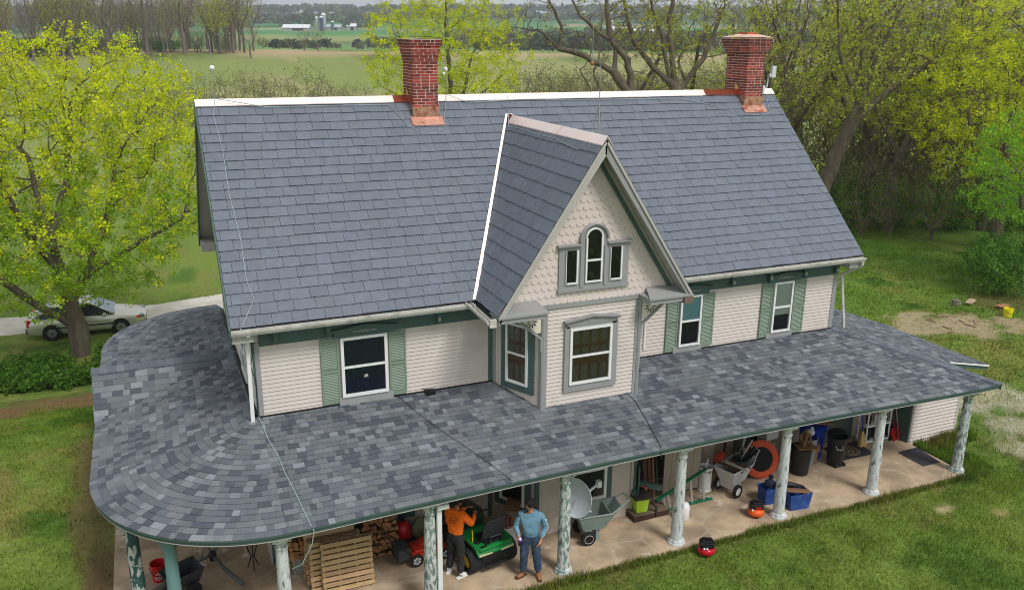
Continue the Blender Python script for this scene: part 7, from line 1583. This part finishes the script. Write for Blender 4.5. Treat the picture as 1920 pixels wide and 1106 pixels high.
for i, (x, y, s_, rz) in enumerate([(34.5, 20.8, .75, 0), (37.4, 19.6, .85, 1.3), (40.2, 17.9, .8, 2.6), (42.8, 16.4, .8, 3.9), (36.0, 23.4, .9, 5.1), (32.4, 21.8, .55, .7), (38.6, 22.6, .9, 2.0), (45.6, 15.4, .8, 1.0)]):
    lab = 'dark green undergrowth bush below the grove at the edge of the lawn'
    if not first: first = plant('bush', lab, 'bush', *b1, (x, y, 0), rz, s_, group=G1)
    else: dup(first, (x, y, 0), rz, lab, s_)
dup(first, (31.2, 7.9, 0), 1.0, 'dark green shrub behind the yellow bucket at the right edge', (.72, .72, .86)); dup(first, (33.4, 10.0, 0), 2.2, 'dark shrub under the bright lime green tree', (.7, .7, .7))
for o in COL.objects:
    if o.get('label', '') in ('dark green shrub behind the yellow bucket at the right edge', 'dark shrub under the bright lime green tree'): del o['group']
first = None
for i, (x, y, s_, rz) in enumerate([(-6.2, 17.2, 1.0, 0), (-5.2, 16.9, 1.0, 1), (-4.3, 17.0, .9, 2), (-7.2, 17.4, .9, 4), (-3.4, 18.0, .9, 6), (-6.6, 18.6, 1.0, 1.5), (-3.3, 19.3, 1.0, 2.4), (-5.6, 18.4, 1.0, 3.3), (-2.5, 18.8, .9, 4.4), (-1.6, 19.6, 1.0, 5.5), (-2.3, 20.4, .9, .9)]):
    lab = 'low leafy green bush in the bed under the maple'
    if not first: first = plant('bush', lab, 'bush', *b2, (x, y, hz(x, y)), rz, s_, group='low bushes under the maple')
    else: dup(first, (x, y, hz(x, y)), rz, lab, s_)
# --- hedgerow shrubs beyond the roof, thicket behind the ridge
def at_dir(px, D): u = (px - 960) / 1599.4; dx, dy = .3777 + .9197 * u, .8788 - .3924 * u; l = math.hypot(dx, dy); return -1.494 + dx / l * D, -15.823 + dy / l * D
rs_ = np.random.RandomState(9); first = None
for i, px in enumerate([300, 335, 362, 392, 425, 470, 505, 530, 548, 600, 628, 650, 682, 220]):
    x, y = at_dir(px, 118 + rs_.rand() * 30); s_ = 1.9 + rs_.rand() * 1.2; lab = 'young scrubby hedgerow tree at the near edge of the field'
    if not first: first = plant('hedgerow_shrub', lab, 'shrub', *b3, (x, y, hz(x, y)), 0, s_, group='scrub along the field edge')
    else: dup(first, (x, y, hz(x, y)), rs_.rand() * 6, lab, (s_, s_, s_ * (.8 + .5 * rs_.rand())))
for i, (px, D, s_) in enumerate([(1010, 70, 1.6), (1050, 74, 2.0), (1090, 68, 1.7), (1235, 60, 2.2), (1290, 62, 2.3), (1340, 58, 2.3), (1180, 66, 2.0), (1400, 60, 2.4), (1450, 55, 2.2), (1130, 78, 2.0), (1510, 52, 2.0), (1560, 56, 2.4), (1480, 66, 2.8), (1540, 64, 3.0), (1590, 62, 3.0), (1640, 60, 2.9), (1690, 60, 3.0), (1740, 58, 2.9), (1800, 58, 3.0), (1620, 72, 3.6), (1700, 74, 3.6), (1560, 76, 3.6), (1780, 70, 3.6), (1870, 60, 3.0), (1650, 50, 1.7), (1730, 50, 1.8), (1600, 49, 1.5)]):
    x, y = at_dir(px, D); dup(first, (x, y, hz(x, y)), i * 1.3, 'tangled scrub tree in the thicket', (s_, s_, s_ * 1.25))['group'] = 'thicket behind the ridge'
for i in range(30):
    px = 985 + i * 15 + rs_.rand() * 14; D = 95 + rs_.rand() * 75; x, y = at_dir(px, D); s_ = 2.3 + rs_.rand() * 1.1
    o = dup(first, (x, y, hz(x, y)), rs_.rand() * 6, 'grey brown scrub in the valley seen over the right half of the ridge', (s_, s_, s_ * 1.15)); o['group'] = 'scrub in the valley over the ridge'
# --- wood beyond the field, one copy per tree
for i in range(90):
    px = (60 + rs_.rand() * 455) if i > 12 else rs_.rand() * 200; D = 268 + rs_.rand() * 60; x, y = at_dir(px, D); k = [0, 2, 2, 2, 1][rs_.randint(5)]; s_ = .8 + rs_.rand() * .85
    lab = 'tall spring tree of the dark wood beyond the field'
    o = dup(used[k], (x, y, hz(x, y)), rs_.rand() * 6, lab, (s_ * .85, s_ * .85, s_ * 1.12)); o['group'] = 'trees of the wood beyond the field'; o.name = 'wood_tree'
for i in range(70):
    px = 0 + rs_.rand() * 490; x, y = at_dir(px, 278 + rs_.rand() * 30); q_ = 1.2 + rs_.rand() * 1.6; o = dup([t for t in COL.objects if t.get('group') == (G1 if i % 9 == 0 else 'scrub along the field edge')][0], (x, y, hz(x, y)), rs_.rand() * 6, 'tangled bush at the foot of the wood beyond the field', (q_ * 1.2, q_ * 1.2, q_ * .7 if i % 3 == 0 else q_ * 1.2)); o['group'] = 'bushes at the foot of the far wood'
for px, D, s_, lb in ((505, 262, .62, 'round bare tree at the right end of the far wood'), (598, 300, .5, 'low rounded bare tree alone beyond the field'), (622, 300, .6, 'slender dead tree alone beyond the field')):
    x, y = at_dir(px, D); o = dup(used[2], (x, y, hz(x, y)), px, lb, (s_ * 1.1, s_ * 1.1, s_)); del o['group']
# --- far woods on the hills: uncountable crowns in one mesh
def far_woods(seed):
    rs = np.random.RandomState(seed); cs = []
    def band(u0, u1, d0, d1, n, h0, h1, mask=None):
        for _ in range(n):
            px = u0 + (u1 - u0) * rs.rand(); D = d0 + (d1 - d0) * rs.rand(); x, y = at_dir(px, D)
            if mask and not mask(x, y): continue
            cs.append((x, y, h0 + (h1 - h0) * rs.rand(), rs.rand()))
    band(-100, 2100, 1180, 1300, 900, 9, 15); band(-100, 2100, 1450, 1700, 1400, 10, 18); band(500, 780, 1000, 1060, 60, 9, 14); band(-60, 500, 900, 1100, 260, 9, 15); band(850, 1300, 700, 760, 180, 8, 12); band(700, 1060, 520, 560, 90, 5, 9); band(1240, 2000, 600, 700, 420, 9, 14); band(520, 700, 400, 430, 50, 3, 6); band(900, 1300, 380, 460, 260, 6, 10); band(560, 620, 960, 990, 14, 5, 8); band(660, 720, 900, 940, 20, 6, 9)
    Vs = []; Cs = []; pal = np.array([L(*c) for c in ((104, 116, 84), (122, 128, 96), (128, 118, 104), (88, 100, 70), (74, 84, 66), (140, 148, 104), (112, 104, 92))])
    for (x, y, h, k) in cs:
        z = hz(x, y); n = 46; p = rs.randn(n, 3); p /= np.linalg.norm(p, axis=1, keepdims=True); p[:, 2] = np.abs(p[:, 2]) * 1.1 - .15; r = h * .45; c = np.array([x, y, z + h * .42]) + p * np.array([r, r, h * .55]) * (.7 + .35 * rs.rand(n, 1)); s = h * .13 * (.6 + .8 * rs.rand(n, 1)); a = rs.randn(n, 3); b_ = rs.randn(n, 3)
        a = a / np.linalg.norm(a, axis=1, keepdims=True) * s; b_ = b_ / np.linalg.norm(b_, axis=1, keepdims=True) * s; Vs.append(np.stack([c - a, c - b_, c + a, c + b_], 1).reshape(-1, 3)); Cs.append(np.repeat(pal[int(k * 6.99)][None] * (.8 + .3 * rs.rand()), n, 0))
    V_ = np.concatenate(Vs); return npmesh('far_woods', V_, np.arange(len(V_)).reshape(-1, 4), m_leaf, col=np.concatenate(Cs))
tag(link('far_woods', far_woods(5)), 'hazy far off woods covering the hills on the horizon', 'woods', kind='stuff')

# ================================================================== CAR
def car(loc, rz):
    t = thing('parked_car', 'silver saloon car parked beside the driveway behind the maple', 'car', loc, rz)
    paint = mat('car_paint', L(214, 210, 200), rough=.28, metal=.55, var=.03); dark = m_black; gl = mat('car_glass', L(120, 140, 150), rough=.08, var=.1, metal=.6)
    # stations along x: (x, half width, z_bottom, z_belt, bonnet z)
    st = [(-2.28, .62, .42, .78, .84), (-2.2, .80, .30, .86, .94), (-1.9, .87, .24, .90, 1.0), (-1.3, .89, .22, .92, .98), (-.5, .90, .22, .91, .95), (.5, .90, .22, .88, .93), (1.2, .89, .22, .84, .92), (1.7, .86, .24, .78, .84), (2.1, .76, .28, .70, .74), (2.3, .56, .38, .62, .64)]
    rows = [[(x, -hw * .86, zb_), (x, -hw, zb_ + .15), (x, -hw, zb2 - .12), (x, -hw * .93, zb2), (x, -hw * .55, zt), (x, 0, zt + .02), (x, hw * .55, zt), (x, hw * .93, zb2), (x, hw, zb2 - .12), (x, hw, zb_ + .15), (x, hw * .86, zb_)] for x, hw, zb_, zb2, zt in st]
    n = 11; vs = [p for r in rows for p in r]; fs = [(i * n + j, i * n + j + 1, (i + 1) * n + j + 1, (i + 1) * n + j) for i in range(len(st) - 1) for j in range(n - 1)] + [(i * n + n - 1, i * n, (i + 1) * n, (i + 1) * n + n - 1) for i in range(len(st) - 1)] + [tuple(range(n))[::-1], tuple((len(st) - 1) * n + j for j in range(n))]
    mb = MB(); mb.add(vs, [f[::-1] for f in fs]); body = mb.build('body', paint, t, smooth=50)
    rf = [(-1.95, .70, .98), (-1.25, .62, 1.36), (-.6, .61, 1.43), (.2, .60, 1.41), (1.1, .72, .93)]
    mb = MB(); mb.add([p for x, hw, z in rf[1:4] for p in ((x, -hw, z), (x, 0, z + .03), (x, hw, z))] + [p for x, hw, z in rf[1:4] for p in ((x, -hw - .01, z - .05), (x, hw + .01, z - .05))], [(0, 1, 4, 3), (1, 2, 5, 4), (3, 4, 7, 6), (4, 5, 8, 7), (0, 3, 11, 9), (3, 6, 13, 11), (2, 10, 12, 5), (5, 12, 14, 8)]); mb.build('roof', paint, t)
    g = MB(); g.add([(-1.95, -.70, .97), (-1.95, .70, .97), (-1.25, .61, 1.35), (-1.25, -.61, 1.35)], [(0, 3, 2, 1)]); g.build('rear_window', gl, t)
    g = MB(); g.add([(1.1, -.72, .92), (1.1, .72, .92), (.2, .59, 1.40), (.2, -.59, 1.40)], [(0, 1, 2, 3)]); g.build('windscreen', gl, t)
    for sg in (-1, 1):
        y0, y1 = sg * .82, sg * .625
        for (a, b_, c, d) in ((-1.75, -.55, -.6, -1.25), (-.48, .92, .18, -.53)):
            g = MB(); g.add([(a, y0, .92), (b_, y0, .91), (c, y1, 1.37), (d, y1, 1.36)], [(0, 1, 2, 3)]); g.build('side_window', tinted('dark_glass', (50, 56, 60), rough=.1), t)
        for (a, b_) in (((-1.95, y0 * .97, .93), (-1.25, y1, 1.38)), ((-.52, y0, .92), (-.57, y1, 1.40)), ((1.05, y0 * .97, .92), (.2, y1, 1.40))): g = MB(); g.beam(a, b_, .06, .04); g.build('pillar', paint, t)
        for x in (-1.32, 1.30):
            k = MB(); k.lathe([(.34, -.02), (.36, 0), (.34, .02)], 24, (x, sg * .895, .34), (0, 1, 0)); k.lathe([(.001, 0), (.35, 0)], 24, (x, sg * .892, .34), (0, 1, 0)); k.build('wheel_arch', dark, t)
            w_ = wheel(t, (x, sg * .84, .32), .31, .2, tinted('alloy', (185, 186, 188), rough=.3, metal=.7), spokes=7)
        k = MB(); k.cbox((.0, sg * .905, .52), (2.9, .015, .05)); k.build('side_trim', dark, t); k = MB(); k.cbox((.72, sg * .98, .95), (.14, .2, .11)); k.build('mirror', paint, t, bevel=.03)
        k = MB(); k.cbox((-2.16, sg * .74, .78), (.12, .16, .30), rot=Ry(.15) @ Rz(sg * -.4)); k.build('tail_light', tinted('tail_red', (190, 20, 24), rough=.2), t, bevel=.02)
        k = MB(); k.cbox((2.12, sg * .62, .66), (.2, .26, .13), rot=Rz(sg * -.45)); k.build('headlight', gl, t, bevel=.02); k = MB(); k.cbox((2.0, sg * .775, .66), (.12, .05, .12), rot=Rz(sg * -.3)); k.build('indicator', tinted('amber', (225, 80, 20), rough=.2), t, bevel=.01)
    k = MB(); k.cbox((-2.26, 0, .42), (.12, 1.4, .22)); k.cbox((2.24, 0, .38), (.12, 1.2, .2)); k.build('bumper', tinted('bumper_grey', (96, 94, 90), rough=.6), t, bevel=.04)
car((-4.5, 23.2, -2.0), -.03)

# ================================================================== YARD BITS AND FAR FARM
bucket('bucket', 'bright yellow bucket standing on the lawn by the dark shrub', 28.75, 5.6, 0, .17, .34, tinted('bright_yellow', (235, 225, 30), rough=.4))
for (x, y, l, rz, c_i, lb) in ((28.9, 7.4, .9, .5, (176, 156, 130), 'pale plank lying in the grass beyond the bare patch'), (29.6, 6.5, .6, .1, (170, 120, 90), 'reddish plank lying behind the yellow bucket')):
    o = thing('plank', lb, 'plank', (x, y, .05), rz); mb = MB(); mb.cbox((0, 0, .03), (l, .25, .05), rot=Ry(.06)); mb.build('board', tinted('yb%d' % c_i[1], c_i, rough=.85, var=.2), o)
o = thing('stump', 'dark weathered stump left of the pale plank', 'stump', (28.2, 7.5, 0)); mb = MB(); mb.lathe([(.2, 0), (.17, .1), (.16, .2), (.001, .21)], 11); mb.build('trunk', m_old, o)
G3 = 'sticks scattered on the bare patch'
for i in range(14):
    x, y = 26.4 + rnd(-1.2, 1.2), 6.2 + rnd(-.9, .5); mb = MB(); mb.cbox((0, 0, .03), (rnd(.2, .5), .05, .03)); o = mb.build('stick', tinted('stick_tan', (168, 140, 116), rough=.9)); o.location = (x, y, 0); o.rotation_euler = (0, 0, rnd(0, 3)); tag(o, 'short wood scrap on the bare patch of lawn', 'stick', G3)
def barn(px, D, l, w_, h, rh, rz, lab, roofm, wallm):
    x, y = at_dir(px, D); t = thing('barn', lab, 'barn', (x, y, hz(x, y) - .3), rz); mb = MB(); mb.box(-l / 2, -w_ / 2, 0, l / 2, w_ / 2, h); mb.prism([(-l / 2, -w_ / 2, h), (-l / 2, w_ / 2, h), (-l / 2, 0, h + rh - .2)], (l, 0, 0)); mb.build('wall', wallm, t)
    mb = MB()
    for sg in (-1, 1): mb.prism([(-l / 2 - .5, sg * (w_ / 2 + .6), h - .2), (l / 2 + .5, sg * (w_ / 2 + .6), h - .2), (l / 2 + .5, 0, h + rh), (-l / 2 - .5, 0, h + rh)], (0, 0, .25))
    mb.build('roof', roofm, t); mb = MB(); mb.box(-l * .12, -w_ / 2 - .15, 0, l * .28, -w_ / 2 - .02, h * .8); mb.build('door', tinted('barn_opening', (44, 48, 62)), t); return t
mw, mgy = tinted('tin_white', (225, 226, 228), rough=.5), tinted('barn_grey', (170, 172, 172), rough=.8)
barn(588, 905, 26, 12, 2.8, 3.0, -.42, 'long white roofed cattle shed on the far farm', mw, mgy); barn(652, 905, 14, 10, 3, 2.4, -.42, 'short grey roofed shed right of the far silos', tinted('tin_grey', (180, 184, 188), rough=.5), mgy)
barn(682, 900, 9, 8, 4, 2.5, -.4, 'small white building at the right of the far farm', mw, mgy); barn(1140, 820, 16, 12, 5, 4, -.5, 'red and white barn seen through the bare tree', mw, tinted('barn_red', (120, 70, 66), rough=.8)); barn(1180, 820, 20, 11, 4, 3, -.5, 'long white roofed barn seen through the bare tree', mw, mgy)
def silo(px, D, r, h, m_, lab, dm=None):
    x, y = at_dir(px, D); t = thing('silo', lab, 'silo', (x, y, hz(x, y) - .3)); mb = MB(); mb.lathe([(r, 0), (r, h)], 20); mb.build('wall', m_, t, smooth=40); mb = MB(); mb.lathe([(r, h), (r * .9, h + r * .45), (r * .5, h + r * .8), (.01, h + r * .9)], 20); mb.build('dome', dm or mw, t, smooth=True)
silo(622, 900, 1.6, 12, mgy, 'pale grey silo, left of the far silos'); silo(630, 896, 1.9, 12.5, tinted('silo_blue', (48, 62, 96), rough=.4), 'dark blue silo in the middle of the far silos'); silo(634, 910, 2.3, 14.5, mgy, 'tallest silo with white dome on the far farm'); silo(649, 900, 1.6, 8, tinted('silo_dark', (90, 100, 112)), 'short dark silo behind the grey roofed shed'); silo(1125, 820, 1.8, 14, mw, 'white silo seen through the bare leaning tree')
# ================================================================== HAZE
mb = MB(); mb.box(-1700, -300, -14, 2300, 2200, 110)
hm = bpy.data.materials.new('haze'); hm.use_nodes = True; hn = hm.node_tree; hn.nodes.remove(hn.nodes['Principled BSDF']); pv = hn.nodes.new('ShaderNodeVolumePrincipled'); pv.inputs['Color'].default_value = (.80, .87, .95, 1); pv.inputs['Density'].default_value = .00034; pv.inputs['Anisotropy'].default_value = .2
hn.links.new(pv.outputs[0], hn.nodes['Material Output'].inputs['Volume']); o = mb.build('haze', hm); tag(o, 'thin blue grey haze over the valley', 'haze', kind='stuff')

# labels that single out the grove trees, counted from the left of the view
ordn = 'first second third fourth fifth sixth seventh eighth ninth tenth eleventh twelfth thirteenth fourteenth fifteenth sixteenth seventeenth eighteenth'.split()
def order(group, fmt, drop=True):
    ts = [o for o in COL.objects if o.get('group') == group and not o.parent]
    def px(o): q = Vector(o.location) - Vector((-1.494, -15.823, 10.345)); return q.dot(CR) / q.dot(CF)
    for i, o in enumerate(sorted(ts, key=px)): o['label'] = o['label'].split(' in the')[0].split(' below the')[0] + fmt % ordn[i]
order('trees of the grove right of the house', ' in the grove behind the house, %s from the left'); order(G1, ' at the lawn edge, %s from the left'); order('low bushes under the maple', ' under the maple, %s from the left')

ordn += ['nineteenth', 'twentieth'] + ['twenty-' + q for q in 'first second third fourth fifth sixth seventh eighth ninth'.split()] + ['thirtieth', 'thirty-first']
order('thicket behind the ridge', ' behind the ridge and grove, %s from the left'); order('scrub along the field edge', ', %s from the left')
order('scrub in the valley over the ridge', ', %s from the left')
